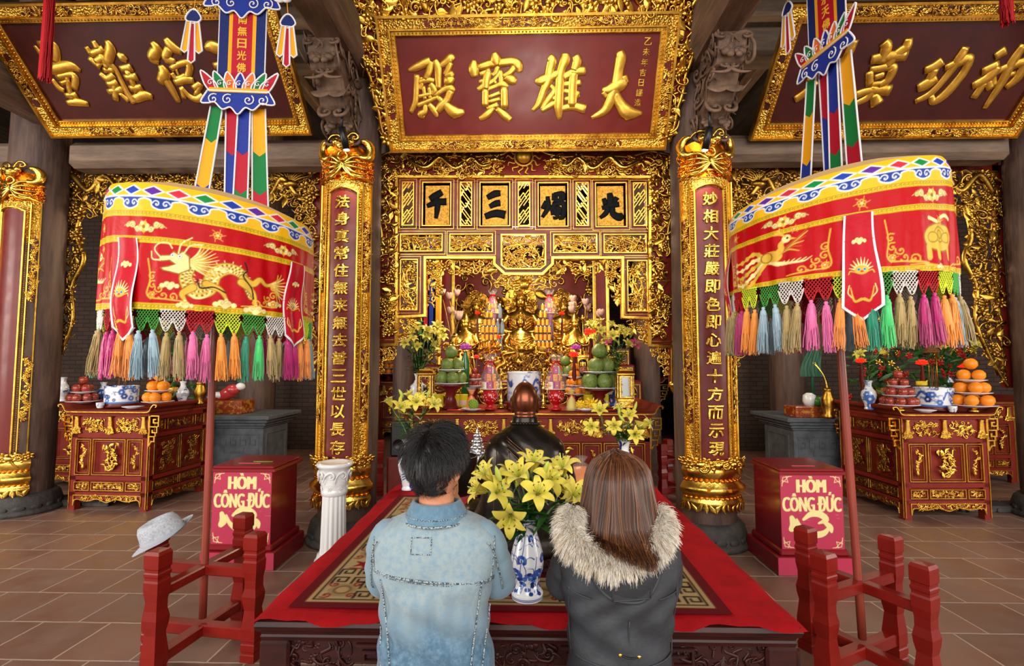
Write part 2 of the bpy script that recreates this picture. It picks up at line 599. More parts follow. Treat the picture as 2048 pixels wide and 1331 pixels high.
# ---------------------------------------------------------------- painted grids
class Raster:
 def __init__(s, w, h, res, bg):
  s.nx, s.ny = max(2, int(round(w / res)) + 1), max(2, int(round(h / res)) + 1)
  s.w, s.h, s.res = w, h, res
  s.A = np.zeros((s.ny, s.nx, 4))
  s.A[:] = C(bg) if isinstance(bg, str) else bg
  s.u = np.linspace(0, w, s.nx)
  s.v = np.linspace(0, h, s.ny)

 def _mix(s, sl, cov, col):
  c = np.array(C(col) if isinstance(col, str) else col)
  s.A[sl] = s.A[sl] * (1 - cov[..., None]) + c * cov[..., None]

 def _win(s, u0, u1, v0, v1):
  r = s.res * 1.5
  a, b = np.searchsorted(s.u, [u0 - r, u1 + r])
  c, d = np.searchsorted(s.v, [v0 - r, v1 + r])
  return slice(c, d), slice(a, b)

 def rect(s, u0, u1, v0, v1, col):
  sl = s._win(u0, u1, v0, v1)
  U, V = s.u[sl[1]][None], s.v[sl[0]][:, None]
  e = s.res
  cov = np.clip((np.minimum(U - u0, u1 - U)) / e + .5, 0, 1) * np.clip((np.minimum(V - v0, v1 - V)) / e + .5, 0, 1)
  s._mix(sl, cov, col)

 def line(s, pts, w, col, closed=False):
  P = np.asarray(pts, float)
  if closed: P = np.concatenate([P, P[:1]])
  W = np.broadcast_to(np.asarray(w, float), (len(P),)) / 2
  lo, hi = P.min(0) - W.max(), P.max(0) + W.max()
  sl = s._win(lo[0], hi[0], lo[1], hi[1])
  U, V = np.meshgrid(s.u[sl[1]], s.v[sl[0]])
  if U.size == 0: return
  best = np.full(U.shape, -1e9)
  for i in range(len(P) - 1):
   d = P[i + 1] - P[i]
   L = d @ d + 1e-12
   t = np.clip(((U - P[i, 0]) * d[0] + (V - P[i, 1]) * d[1]) / L, 0, 1)
   q = np.hypot(U - P[i, 0] - t * d[0], V - P[i, 1] - t * d[1])
   best = np.maximum(best, W[i] + (W[i + 1] - W[i]) * t - q)
  s._mix(sl, np.clip(best / s.res + .5, 0, 1), col)

 def disc(s, c, r, col, ry=None):
  ry = r if ry is None else ry
  sl = s._win(c[0] - r, c[0] + r, c[1] - ry, c[1] + ry)
  U, V = np.meshgrid(s.u[sl[1]], s.v[sl[0]])
  if U.size == 0: return
  q = (1 - np.hypot((U - c[0]) / r, (V - c[1]) / ry)) * min(r, ry)
  s._mix(sl, np.clip(q / s.res + .5, 0, 1), col)

 def poly(s, pts, col):
  P = np.asarray(pts, float)
  lo, hi = P.min(0), P.max(0)
  sl = s._win(lo[0], hi[0], lo[1], hi[1])
  U, V = np.meshgrid(s.u[sl[1]], s.v[sl[0]])
  if U.size == 0: return
  ins = np.zeros(U.shape, bool)
  dist = np.full(U.shape, 1e9)
  for i in range(len(P)):
   a, b = P[i], P[(i + 1) % len(P)]
   c = ((a[1] > V) != (b[1] > V)) & (U < (b[0] - a[0]) * (V - a[1]) / (b[1] - a[1] + 1e-15) + a[0])
   ins ^= c
   d = b - a
   t = np.clip(((U - a[0]) * d[0] + (V - a[1]) * d[1]) / (d @ d + 1e-12), 0, 1)
   dist = np.minimum(dist, np.hypot(U - a[0] - t * d[0], V - a[1] - t * d[1]))
  sd = np.where(ins, dist, -dist)
  s._mix(sl, np.clip(sd / s.res + .5, 0, 1), col)

 def text(s, txt, c, height, col, width=None, fat=0.0):
  if fat:
   for q in (-fat, 0):
    s.text(txt, (c[0] + q, c[1]), height, col, width)
   return s.text(txt, (c[0] + fat, c[1]), height, col, width)
  V, F, w, h = glyph(txt, 0, 0, 0)
  sy = height / h
  sx = sy if width is None else width / w
  P = np.stack([V[:, 0] * sx + c[0], V[:, 1] * sy + c[1]], -1)
  sl = s._win(P[:, 0].min(), P[:, 0].max(), P[:, 1].min(), P[:, 1].max())
  U, W = np.meshgrid(s.u[sl[1]], s.v[sl[0]])
  cov = np.zeros(U.shape)
  sub = ((-.25, -.25), (.25, -.25), (-.25, .25), (.25, .25))
  for f in F:
   for q in f:
    T = P[q]
    for i in range(1, len(q) - 1):
     a, b, d = T[0], T[i], T[i + 1]
     lo, hi = np.minimum(np.minimum(a, b), d) - s.res, np.maximum(np.maximum(a, b), d) + s.res
     j0, j1 = np.searchsorted(U[0], [lo[0], hi[0]])
     i0, i1 = np.searchsorted(W[:, 0], [lo[1], hi[1]])
     if j1 <= j0 or i1 <= i0: continue
     D = (b[1] - d[1]) * (a[0] - d[0]) + (d[0] - b[0]) * (a[1] - d[1])
     if abs(D) < 1e-14: continue
     for su, sv in sub:
      x, y = U[i0:i1, j0:j1] + su * s.res, W[i0:i1, j0:j1] + sv * s.res
      l1 = ((b[1] - d[1]) * (x - d[0]) + (d[0] - b[0]) * (y - d[1])) / D
      l2 = ((d[1] - a[1]) * (x - d[0]) + (a[0] - d[0]) * (y - d[1])) / D
      cov[i0:i1, j0:j1] += 0.25 * ((l1 >= 0) & (l2 >= 0) & (l1 + l2 <= 1))
  s._mix(sl, np.clip(cov, 0, 1), col)

def spiral2(c, r, a0, turns, k=22, sgn=1):
 t = np.linspace(0, 1, k)
 a = a0 + sgn * 2 * math.pi * turns * t
 q = r * (1 - t) ** 0.9
 return np.stack([c[0] + q * np.cos(a), c[1] + q * np.sin(a)], -1)
# ================================================================ STRUCTURE
def floor_material():
 m = bpy.data.materials.new('terracotta_floor_tiles')
 m.use_nodes = True
 nt = m.node_tree
 N, L = nt.nodes, nt.links
 b = N['Principled BSDF']
 tc = N.new('ShaderNodeTexCoord')
 br = N.new('ShaderNodeTexBrick')
 br.offset = 0.5
 br.inputs['Scale'].default_value = 1.0
 br.inputs['Brick Width'].default_value = 0.40
 br.inputs['Row Height'].default_value = 0.37
 br.inputs['Mortar Size'].default_value = 0.006
 br.inputs['Mortar Smooth'].default_value = 0.3
 br.inputs['Color1'].default_value = C('#7d574a')
 br.inputs['Color2'].default_value = C('#6b483d')
 br.inputs['Mortar'].default_value = C('#b5a390')
 wob = N.new('ShaderNodeTexNoise')
 wob.inputs['Scale'].default_value = 9
 vm = N.new('ShaderNodeVectorMath')
 vm.operation = 'MULTIPLY_ADD'
 vm.inputs[1].default_value = (0.012, 0.012, 0)
 L.new(tc.outputs['Object'], wob.inputs['Vector'])
 L.new(wob.outputs['Color'], vm.inputs[0])
 L.new(tc.outputs['Object'], vm.inputs[2])
 L.new(vm.outputs[0], br.inputs['Vector'])
 nz = N.new('ShaderNodeTexNoise')
 nz.inputs['Scale'].default_value = 3.2
 nz.inputs['Detail'].default_value = 8
 nz.inputs['Roughness'].default_value = 0.7
 L.new(tc.outputs['Object'], nz.inputs['Vector'])
 mr = N.new('ShaderNodeMapRange')
 mr.inputs[1].default_value, mr.inputs[2].default_value, mr.inputs[3].default_value, mr.inputs[4].default_value = 0.35, 0.7, 0.0, 0.6
 L.new(nz.outputs['Fac'], mr.inputs[0])
 mx = N.new('ShaderNodeMix')
 mx.data_type = 'RGBA'
 L.new(mr.outputs[0], mx.inputs['Factor'])
 L.new(br.outputs['Color'], mx.inputs[6])
 mx.inputs[7].default_value = C('#8c7466')
 L.new(mx.outputs[2], b.inputs['Base Color'])
 mr2 = N.new('ShaderNodeMapRange')
 mr2.inputs[1].default_value, mr2.inputs[2].default_value, mr2.inputs[3].default_value, mr2.inputs[4].default_value = 0.3, 0.7, 0.34, 0.6
 L.new(nz.outputs['Fac'], mr2.inputs[0])
 L.new(mr2.outputs[0], b.inputs['Roughness'])
 bp = N.new('ShaderNodeBump')
 bp.inputs['Strength'].default_value = 0.5
 bp.inputs['Distance'].default_value = 0.006
 bp.invert = True
 L.new(br.outputs['Fac'], bp.inputs['Height'])
 L.new(bp.outputs[0], b.inputs['Normal'])
 return m

def brick_material():
 m = bpy.data.materials.new('dark_brick_wall')
 m.use_nodes = True
 N, L = m.node_tree.nodes, m.node_tree.links
 b = N['Principled BSDF']
 tc = N.new('ShaderNodeTexCoord')
 mp = N.new('ShaderNodeMapping')
 mp.inputs['Rotation'].default_value = (math.pi / 2, 0, 0)
 br = N.new('ShaderNodeTexBrick')
 br.inputs['Scale'].default_value = 1.0
 br.inputs['Brick Width'].default_value = 0.22
 br.inputs['Row Height'].default_value = 0.075
 br.inputs['Mortar Size'].default_value = 0.006
 br.inputs['Color1'].default_value = C('#48342a')
 br.inputs['Color2'].default_value = C('#3a2a22')
 br.inputs['Mortar'].default_value = C('#1e1612')
 L.new(tc.outputs['Object'], mp.inputs[0])
 L.new(mp.outputs[0], br.inputs['Vector'])
 L.new(br.outputs['Color'], b.inputs['Base Color'])
 b.inputs['Roughness'].default_value = 0.8
 bp = N.new('ShaderNodeBump')
 bp.inputs['Strength'].default_value = 0.6
 bp.inputs['Distance'].default_value = 0.01
 bp.invert = True
 L.new(br.outputs['Fac'], bp.inputs['Height'])
 L.new(bp.outputs[0], b.inputs['Normal'])
 return m

FLOORM, BRICK = floor_material(), brick_material()
struct('floor', MB().box(-9, 9, -4, 13, -0.2, 0), FLOORM)
struct('wall_back', MB().box(-9, 9, 12.6, 12.9, 0, 6), BRICK)
struct('wall_left', MB().box(-9.2, -9, 1.5, 12.6, 0, 6), BRICK)
struct('wall_right', MB().box(9, 9.2, 1.5, 12.6, 0, 6), BRICK)
struct('wall_back_left', MB().box(-9, -2.9, 8.9, 9.1, 0, 6), BRICK)
struct('wall_back_right', MB().box(2.9, 9, 8.9, 9.1, 0, 6), BRICK)
CEILM = mat('dark_roof_boards', '#3a2d25', 0.7, vary=('#211913', 5, 0.4, 0.66), stretch=(3, 0.4, 1))
struct('ceiling', MB().box(-9.2, 9.2, 0.2, 12.9, 5.6, 5.75), CEILM)

COLX = {'left': (-1.545, 4.42), 'right': (1.562, 4.42)}
OUTX = {'left': (-5.22, 5.15), 'right': (5.26, 5.15)}

def stone_plinth(mb, c, r):
 mb.lathe([(0, 0), (r * 1.38, 0), (r * 1.4, .03), (r * 1.32, .05), (r * 1.26, .06), (r * 1.3, .1), (r * 1.22, .17), (r * 1.1, .2), (r * .9, .2)], 36, frame((c[0], c[1], 0)))
 leaf = MB().ball((0, 0, 0), (.5, .12, .3), 8, 6)
 Ms = [frame((c[0] + r * 1.27 * math.cos(a), c[1] + r * 1.27 * math.sin(a), .075), rotm(0, 0, a + math.pi / 2), .1) for a in np.arange(16) * math.pi / 8]
 mb.copies(leaf, Ms)

for side in ('left', 'right'):
 for (cx, cy), r in ((COLX[side], .245), (OUTX[side], .26)):
  mb = MB().lathe([(r * 1.0, .18), (r * 1.02, 1.2), (r, 2.6), (r * .94, 4.3), (r * .9, 5.6)], 40, frame((cx, cy, 0)))
  struct('column', mb, PILLAR, (cx, cy, 0))
  p = MB()
  stone_plinth(p, (cx, cy), r)
  struct('column_plinth', p, STONED, (cx, cy, 0))
for (cx, cy) in ((-4.35, 8.1), (4.2, 8.1)):
 o = struct('column', MB().lathe([(.27, 0), (.27, 5.6)], 32, frame((cx, cy, 0))), PILLAR)
for (cx, cy) in ((-1.9, 8.0), (1.95, 8.0)):
 o = struct('column', MB().lathe([(.2, 0), (.2, 5.6)], 32, frame((cx, cy, 0))), PILLAR)

# stone kerb round the outer columns
for sx in (-1, 1):
 mb = MB()
 rnd = random.Random(5)
 for k in range(9):
  x0 = sx * (4.45 + .3 * k)
  mb.box(x0, x0 + sx * .28, 5.3, 5.55, 0, .05 + .012 * rnd.random(), 0, .012)
  mb.box(x0 + .05, x0 + .05 + sx * .27, 5.0 if abs(x0) > 5.6 else 5.28, 5.3, 0, .035 + .012 * rnd.random(), 0, .012)
 struct('trim_stone_kerb', mb, STONED)

# beams -----------------------------------------------------------
def beam(name, x0, x1, y0, y1, z0, z1, m, bev=.04):
 return struct(name, MB().box(x0, x1, y0, y1, z0, z1, 0, bev), m)

beam('beam', -4.8, -1.35, 4.98, 5.26, 3.56, 3.84, BEAMW, .06)
beam('beam', 1.35, 4.9, 4.98, 5.26, 3.56, 3.84, BEAMW, .06)
beam('beam', -7.6, -5.05, 4.98, 5.26, 3.56, 3.84, BEAMW, .06)
beam('beam', 5.25, 7.6, 4.98, 5.26, 3.56, 3.84, BEAMW, .06)
beam('beam', -1.36, 1.36, 4.8, 5.0, 3.31, 3.54, BEAML, .02)
beam('beam', -1.7, 1.7, 7.38, 7.52, 3.28, 3.42, BEAMW, .02)
beam('beam', -1.4, 1.4, 4.8, 5.0, 3.54, 4.6, BEAMW, .03)
for sx, cx in ((-1, -1.5), (1, 1.53)):
 beam('beam', cx - .17, cx + .17, .6, 4.45, 4.02, 4.4, BEAMY, .07)
 beam('beam', cx - .12, cx + .12, .6, 4.4, 4.45, 4.75, BEAMY, .05)
 beam('beam', sx * 5.0 - .15, sx * 5.0 + .15, 1.6, 5.1, 4.0, 4.35, BEAMY, .06)
for y in (1.2, 2.6, 4.0, 5.2):
 beam('beam', -9, 9, y, y + .16, 5.25, 5.45, BEAMW, .03)
for x in np.arange(-6.4, 6.5, 1.6):
 beam('beam', x - .07, x + .07, .4, 9, 5.44, 5.6, BEAMY, .02)
for (x0, x1) in ((-4.8, -1.8), (1.8, 4.9)):
 beam('beam', x0, x1, 4.8, 5.1, 4.55, 4.85, BEAMW, .04)
# ================================================================ CARVED AND GILDED WORK
# ornaments are laid out flat in (u, v, w) and then bent onto their surface
def tpl_curl(turns=1.25, n=5):
 mb = MB()
 sp = spiral2((.18, .12), .34, 2.4, turns, 20, -1)
 tail = smooth_path([(-.5, -.36), (-.42, -.02), (-.28, .22), tuple(sp[0])], 4)[:-1]
 P = np.concatenate([tail, sp])
 t = np.linspace(0, 1, len(P))
 r = .035 + .075 * np.sin(np.pi * np.clip(t * 1.15, 0, 1)) * (1 - .35 * t)
 mb.tube(np.c_[P, .05 + .08 * t], r, n, flat=.9)
 mb.ball((.18, .12, .13), .085, 6, 4)
 return mb

def tpl_leaf():
 mb = MB()
 k = 8
 t = np.linspace(0, 1, k)
 w = .24 * np.sin(np.pi * t ** .8) + .01
 rows = []
 for i in range(k):
  b = .12 * math.sin(2.6 * t[i])
  rows.append([(-.5 + t[i], b - w[i], .0), (-.5 + t[i], b - w[i] * .5, .1), (-.5 + t[i], b, .05), (-.5 + t[i], b + w[i] * .5, .1), (-.5 + t[i], b + w[i], 0)])
 mb.grid(rows)
 return mb

def tpl_flower(p=6):
 mb = MB()
 for k in range(p):
  a = 2 * math.pi * k / p
  mb.ball((.3 * math.cos(a), .3 * math.sin(a), .08), (.24, .15, .1), 7, 5, R=rotm(0, -.35, a))
 mb.ball((0, 0, .16), (.16, .16, .13), 7, 5)
 return mb

def tpl_cloud():
 mb = MB()
 for c, r in (((0, 0), .22), ((.27, .04), .17), ((-.26, .03), .18), ((.08, .2), .16), ((-.12, .2), .15)):
  mb.ball((c[0], c[1], .06), (r, r, r * .7), 7, 5)
 mb.tube(np.c_[smooth_path([(.35, 0), (.5, -.1), (.62, -.04)], 4), np.full(9, .05)], np.linspace(.09, .02, 9), 5)
 return mb

def tpl_wave():
 P = smooth_path([(-.55, -.12), (-.28, .16), (0, -.04), (.24, -.2), (.5, .12)], 5)
 return MB().tube(np.c_[P, np.full(len(P), .06)], np.interp(np.linspace(0, 1, len(P)), [0, .3, .7, 1], [.02, .1, .1, .02]), 5)

TPL = [tpl_curl(), tpl_curl(1.7), tpl_leaf(), tpl_flower(), tpl_cloud(), tpl_wave()]

def inside(poly, p):
 P = np.asarray(poly, float)
 x, y = p[:, 0], p[:, 1]
 r = np.zeros(len(p), bool)
 for i in range(len(P)):
  a, b = P[i], P[(i + 1) % len(P)]
  r ^= ((a[1] > y) != (b[1] > y)) & (x < (b[0] - a[0]) * (y - a[1]) / (b[1] - a[1] + 1e-15) + a[0])
 return r

def carve(mb, poly, size, seed, density=1.7, depth=.03, w0=0.0, mix=(3, 2, 3, 2, 1, 2), m=0, lift=.7):
 """fill a flat outline with scrolls, leaves, flowers and clouds"""
 P = np.asarray(poly, float)
 rng = np.random.default_rng(abs(seed))
 lo, hi = P.min(0), P.max(0)
 A = abs(np.sum(P[:, 0] * np.roll(P[:, 1], -1) - P[:, 1] * np.roll(P[:, 0], -1))) / 2
 n = int(density * A / (size * size * .42)) + 2
 # well spread points: best candidate sampling on a jittered pool
 pool = lo + rng.random((n * 14 + 60, 2)) * (hi - lo)
 pool = pool[inside(P, pool)]
 pts = []
 for q in pool:
  if len(pts) >= n: break
  if not pts or np.min(np.linalg.norm(np.array(pts) - q, axis=1)) > size * .36:
   pts.append(q)
 kinds = np.repeat(np.arange(6), mix)
 ch = rng.choice(kinds, len(pts))
 for k in range(6):
  Ms = []
  for q in np.array(pts)[ch == k] if len(pts) else []:
   s = size * rng.uniform(.7, 1.15)
   R = rotm(rng.normal(0, .2), rng.normal(0, .2), rng.uniform(0, 6.28))
   f = np.array([1, rng.choice((-1, 1)), 1])
   Ms.append(frame((q[0], q[1], w0 + depth * rng.random()), R, s) @ np.diag([f[0], f[1], lift, 1]))
  # mirrored copies keep outward faces by flipping nothing: both sides render
  if Ms: mb.copies(TPL[k], Ms, m)
 return mb

def vine(mb, pts, size, seed, w0=.01, m=0, r=.012):
 """a winding stem with leaves and scrolls on both sides"""
 rng = np.random.default_rng(abs(seed))
 P = smooth_path(pts, 6)
 L = np.concatenate([[0], np.cumsum(np.linalg.norm(np.diff(P, axis=0), axis=1))])
 s = np.arange(0, L[-1], .01)
 Q = np.stack([np.interp(s, L, P[:, 0]), np.interp(s, L, P[:, 1])], -1)
 T = np.gradient(Q, axis=0)
 T /= np.linalg.norm(T, axis=1, keepdims=True) + 1e-9
 Nn = np.stack([-T[:, 1], T[:, 0]], -1)
 Q = Q + Nn * (size * .35 * np.sin(s / (size * .55)))[:, None]
 mb.tube(np.c_[Q[::2], np.full(len(Q[::2]), w0 + .01)], r, 5, m)
 step = max(1, int(size * .32 / .01))
 for i in range(0, len(Q), step):
  k = rng.choice([0, 2, 2, 3, 4])
  a = math.atan2(T[i, 1], T[i, 0]) + rng.choice((-1, 1)) * rng.uniform(.5, 1.3)
  mb.copies(TPL[k], [frame((Q[i, 0] + rng.normal(0, size * .15), Q[i, 1] + rng.normal(0, size * .15), w0 + .012), rotm(rng.normal(0, .2), rng.normal(0, .2), a), size * rng.uniform(.5, .85))], m)

def warp(mb, f):
 return mb.setv(f(mb.verts()))

def plane(o, ux, uy):
 o, ux, uy = np.asarray(o, float), norm(ux), norm(uy)
 w = np.cross(ux, uy)
 return lambda P: o + P[:, 0:1] * ux + P[:, 1:2] * uy + P[:, 2:3] * w

def wall_y(Y):
 """upright plane at depth Y facing the entrance: u = x, v = z"""
 return plane((0, Y, 0), (1, 0, 0), (0, 0, 1))

def cyl(cx, cy, R):
 return lambda P: np.stack([cx + (R + P[:, 2]) * np.sin(P[:, 0] / R), cy - (R + P[:, 2]) * np.cos(P[:, 0] / R), P[:, 1]], -1)

def bar(mb, pts, w, h, m=0, w0=0.0, closed=False, bev=.3):
 """a moulding of bevelled section along a flat path, mitred"""
 P = np.asarray(pts, float)
 k = len(P)
 d = (np.roll(P, -1, 0) - P)
 d /= np.linalg.norm(d, axis=1, keepdims=True) + 1e-12
 dp = np.roll(d, 1, 0)
 if not closed:
  dp[0], d[-1] = d[0], d[-2]
 n1, n2 = np.stack([-dp[:, 1], dp[:, 0]], -1), np.stack([-d[:, 1], d[:, 0]], -1)
 mt = n1 + n2
 mt /= np.maximum(np.sum(mt * n1, 1, keepdims=True), .3)
 prof = [(-.5, 0), (-.5, h * (1 - bev)), (-.5 + bev * .6, h), (.5 - bev * .6, h), (.5, h * (1 - bev)), (.5, 0)]
 V = np.stack([np.c_[P + mt * (a * w), np.full(k, w0 + b)] for a, b in prof], 1).reshape(-1, 3)
 q = len(prof)
 i, j = np.meshgrid(np.arange(k if closed else k - 1), np.arange(q - 1), indexing='ij')
 i2 = (i + 1) % k
 F = [np.stack([i * q + j, i * q + j + 1, i2 * q + j + 1, i2 * q + j], -1).reshape(-1, 4)[:, ::-1]]
 if not closed:
  F += [np.array([list(range(q))]), np.array([[(k - 1) * q + a for a in range(q)][::-1]])]
 mb.add(V, F, m, False)

def rect_pts(u0, u1, v0, v1):
 return [(u0, v0), (u1, v0), (u1, v1), (u0, v1)]

def frame_bar(mb, u0, u1, v0, v1, w, h, m=0, w0=0.0):
 bar(mb, rect_pts(u0, u1, v0, v1), w, h, m, w0, True)

def studs(mb, pts, step, r, w0=0.0, m=0, closed=False):
 P = np.asarray(pts, float)
 if closed: P = np.concatenate([P, P[:1]])
 L = np.concatenate([[0], np.cumsum(np.linalg.norm(np.diff(P, axis=0), axis=1))])
 s = np.linspace(0, L[-1], max(2, int(L[-1] / step)))
 Q = np.stack([np.interp(s, L, P[:, 0]), np.interp(s, L, P[:, 1])], -1)
 mb.copies(MB().ball((0, 0, 0), 1, 6, 4), [frame((a, b, w0), None, r) for a, b in Q], m)

# ---------------------------------------------------------------- plaques
def plaque(name, label, p0, tilt, inner, fw, strokes_px, small=None, side_carving=0, seed=1, thick=.45, lq=PLAQ, wf=1.0):
 """inner = (half width, height) of the lacquer field; p0 middle of its lower edge"""
 uy = np.array([0, -math.sin(tilt), math.cos(tilt)])
 ux = np.array([1.0, 0, 0])
 nn = np.cross(ux, uy)
 f = plane(p0, ux, uy)
 hw, hh = inner
 t = thing(name, label, 'plaque', tuple(p0))
 warp(MB().box(-hw - .02, hw + .02, -.02, hh + .02, -.05, 0), f).build('field', lq, t, True)
 g = MB()
 frame_bar(g, -hw - fw * .14, hw + fw * .14, -fw * .14, hh + fw * .14, fw * .28, .03, 0)
 studs(g, rect_pts(-hw - fw * .14, hw + fw * .14, -fw * .14, hh + fw * .14), .03, .008, .032, 0, True)
 frame_bar(g, -hw - fw * .62, hw + fw * .62, -fw * .62, hh + fw * .62, fw * .68, .05, 1)
 frame_bar(g, -hw - fw * .31, hw + fw * .31, -fw * .31, hh + fw * .31, .018, .058, 0)
 frame_bar(g, -hw - fw * .97, hw + fw * .97, -fw * .97, hh + fw * .97, .03, .065, 0)
 warp(g, f).build('frame', [GOLD, GOLDP], t, True)
 # lacquered cartouches with carving, spaced along the frame
 L = fw * .46
 spots = [(u, -fw * .62, 1) for u in (-.58 * hw, 0, .58 * hw)] + [(u, hh + fw * .62, 1) for u in (-.58 * hw, 0, .58 * hw)] + [(-hw - fw * .62, hh * .45, 0), (hw + fw * .62, hh * .45, 0)]
 for i, (u, v, hz) in enumerate(spots):
  cz, cc = MB(), MB()
  a, b = (.19 * hw, L * .42) if hz else (L * .42, .28 * hh)
  th = np.linspace(0, 2 * math.pi, 20, endpoint=False)
  q = [(u + a * np.sign(math.cos(x)) * abs(math.cos(x)) ** .35, v + b * np.sign(math.sin(x)) * abs(math.sin(x)) ** .35) for x in th]
  cz.prism(q, (0, 0, .056), (1, 0, 0), (0, 1, 0), .01)
  carve(cc, [(u - a * .9, v - b * .7), (u + a * .9, v - b * .7), (u + a * .9, v + b * .7), (u - a * .9, v + b * .7)], fw * .34, seed * 31 + i, 2.2, .006, .056)
  co = warp(cz, f).build('cartouche', lq, t, True)
  warp(cc, f).build('carving', GOLD, co, True)
 if side_carving:
  # scalloped carved wings and crest round the frame
  W = side_carving
  bk, cv = MB(), MB()
  for sx in (-1, 1):
   x0, top = hw + fw, hh + fw
   ys = np.linspace(-fw * .5, top + W * .6, 40)
   k = np.linspace(0, 1, 40)
   xs = x0 + W * (.22 + .82 * k) * (.86 + .14 * np.abs(np.sin(k * math.pi * 4.2)))
   out = [(sx * a, b) for a, b in zip(xs, ys)]
   poly = [(sx * (x0 - .01), ys[0])] + out + [(sx * (x0 - .01), top + .01)]
   bk.prism(poly, (0, 0, .012), (1, 0, 0), (0, 1, 0), .02)
   cv.tube(np.c_[np.array(out), np.full(40, .03)], .017, 6)
   bar(cv, [(sx * x0, top), (sx * (xs[-1]), ys[-1])], .03, .05)
   carve(cv, poly, .11, seed + 7 + sx, 2.1, .03, .02)
  a0 = hw + fw
  us = np.linspace(-a0 - W, a0 + W, 70)
  vs = hh + fw + W * (.75 + .25 * np.abs(np.sin(us * 7)) + .25 * np.exp(-(us / .25) ** 2))
  poly = [(-a0, hh + fw)] + list(zip(us, vs)) + [(a0, hh + fw)]
  bk.prism(poly, (0, 0, .012), (1, 0, 0), (0, 1, 0), .02)
  cv.tube(np.c_[us, vs, np.full(70, .03)], .017, 6)
  carve(cv, poly, .12, seed + 3, 2.0, .03, .02)
  warp(bk, f).build('crest_board', LACQ, t, True)
  warp(cv, f).build('crest_carving', GOLD, t, True)
 ch = [MB() for _ in strokes_px]
 for c, (S, off, sc) in zip(ch, strokes_px):
  tm = lambda a, b: on_plane(off[0] + a / sc, off[1] + b / sc, p0, nn) + nn * .004
  brush(c, [[(a, b, w * wf) for a, b, w in q] for q in S], tm, nn, thick)
  c.build('character', GOLDC, t, True)
 if small:
  txt, u, v0, v1, h = small
  m2 = MB()
  for i, c in enumerate(txt):
   k = i / (len(txt) - 1)
   put_text(m2, c, (u[0] + (u[1] - u[0]) * k, v0 + (v1 - v0) * k, .002), (1, 0, 0), (0, 1, 0), height=h, extrude=.05, bevel=.02)
  warp(m2, f).build('small_writing', GOLD, t, True)
 return t

A_ = ((800, 90), 7.831)
B_ = ((1050, 70), 7.004)
DIEN = [[(130, 400, 40), (250, 350, 95), (400, 280, 110), (480, 250, 100)], [(480, 250, 90), (460, 400, 95), (400, 540, 80)], [(290, 590, 60), (420, 550, 80), (540, 560, 60)],
  [(265, 460, 80), (258, 700, 78), (240, 900, 75), (170, 1060, 60)], [(330, 500, 40), (340, 600, 60), (315, 700, 50)], [(285, 810, 50), (420, 780, 55), (540, 760, 50)],
  [(370, 640, 50), (395, 870, 48)], [(470, 600, 70), (540, 700, 80), (500, 790, 60)], [(455, 650, 50), (480, 860, 50)], [(270, 950, 60), (430, 885, 62), (610, 800, 55)],
  [(400, 930, 50), (390, 1040, 80), (320, 1090, 90), (390, 1130, 40)], [(450, 920, 60), (540, 1030, 85), (585, 1130, 45)], [(545, 230, 60), (590, 330, 100), (600, 500, 95), (605, 690, 70)],
  [(610, 340, 60), (720, 270, 100), (800, 210, 120), (845, 240, 70)], [(790, 270, 90), (750, 390, 80), (700, 470, 60)], [(700, 480, 60), (800, 470, 110), (850, 480, 60)], [(830, 490, 80), (770, 560, 130), (690, 560, 90)],
  [(740, 590, 60), (710, 660, 40)], [(540, 800, 60), (700, 690, 75), (800, 680, 100), (860, 725, 40)], [(800, 710, 100), (740, 850, 95), (640, 960, 110), (590, 1040, 80)],
  [(590, 810, 50), (720, 940, 100), (850, 1050, 150), (1010, 1045, 60)], [(840, 1060, 150), (860, 1150, 50)]]
BAO = [[(1470, 115, 70), (1500, 220, 150), (1525, 320, 110)], [(1165, 235, 60), (1155, 370, 150), (1175, 500, 100)], [(1230, 350, 80), (1400, 300, 95), (1600, 275, 105), (1760, 260, 105), (1850, 320, 130), (1880, 430, 70)],
  [(1800, 340, 90), (1720, 430, 80), (1610, 490, 50)], [(1395, 410, 100), (1355, 540, 110), (1345, 690, 90)], [(1250, 460, 60), (1420, 400, 70)], [(1235, 575, 40), (1340, 560, 80)], [(1215, 700, 60), (1340, 620, 90)],
  [(1535, 330, 70), (1500, 430, 70), (1440, 475, 50)], [(1380, 610, 60), (1480, 540, 55), (1580, 400, 60)], [(1470, 540, 60), (1500, 610, 40)], [(1575, 390, 60), (1590, 630, 70)], [(1640, 500, 60), (1750, 545, 120), (1825, 575, 80)],
  [(1350, 705, 60), (1500, 645, 60), (1610, 610, 85), (1695, 660, 50)], [(1338, 680, 90), (1338, 970, 92)], [(1632, 640, 95), (1637, 1000, 100)], [(1390, 815, 50), (1570, 745, 55)], [(1390, 890, 50), (1570, 840, 55)], [(1360, 1000, 70), (1540, 930, 70)],
  [(1470, 970, 60), (1370, 1080, 95), (1245, 1160, 60)], [(1510, 990, 60), (1640, 1100, 105), (1740, 1175, 80)]]
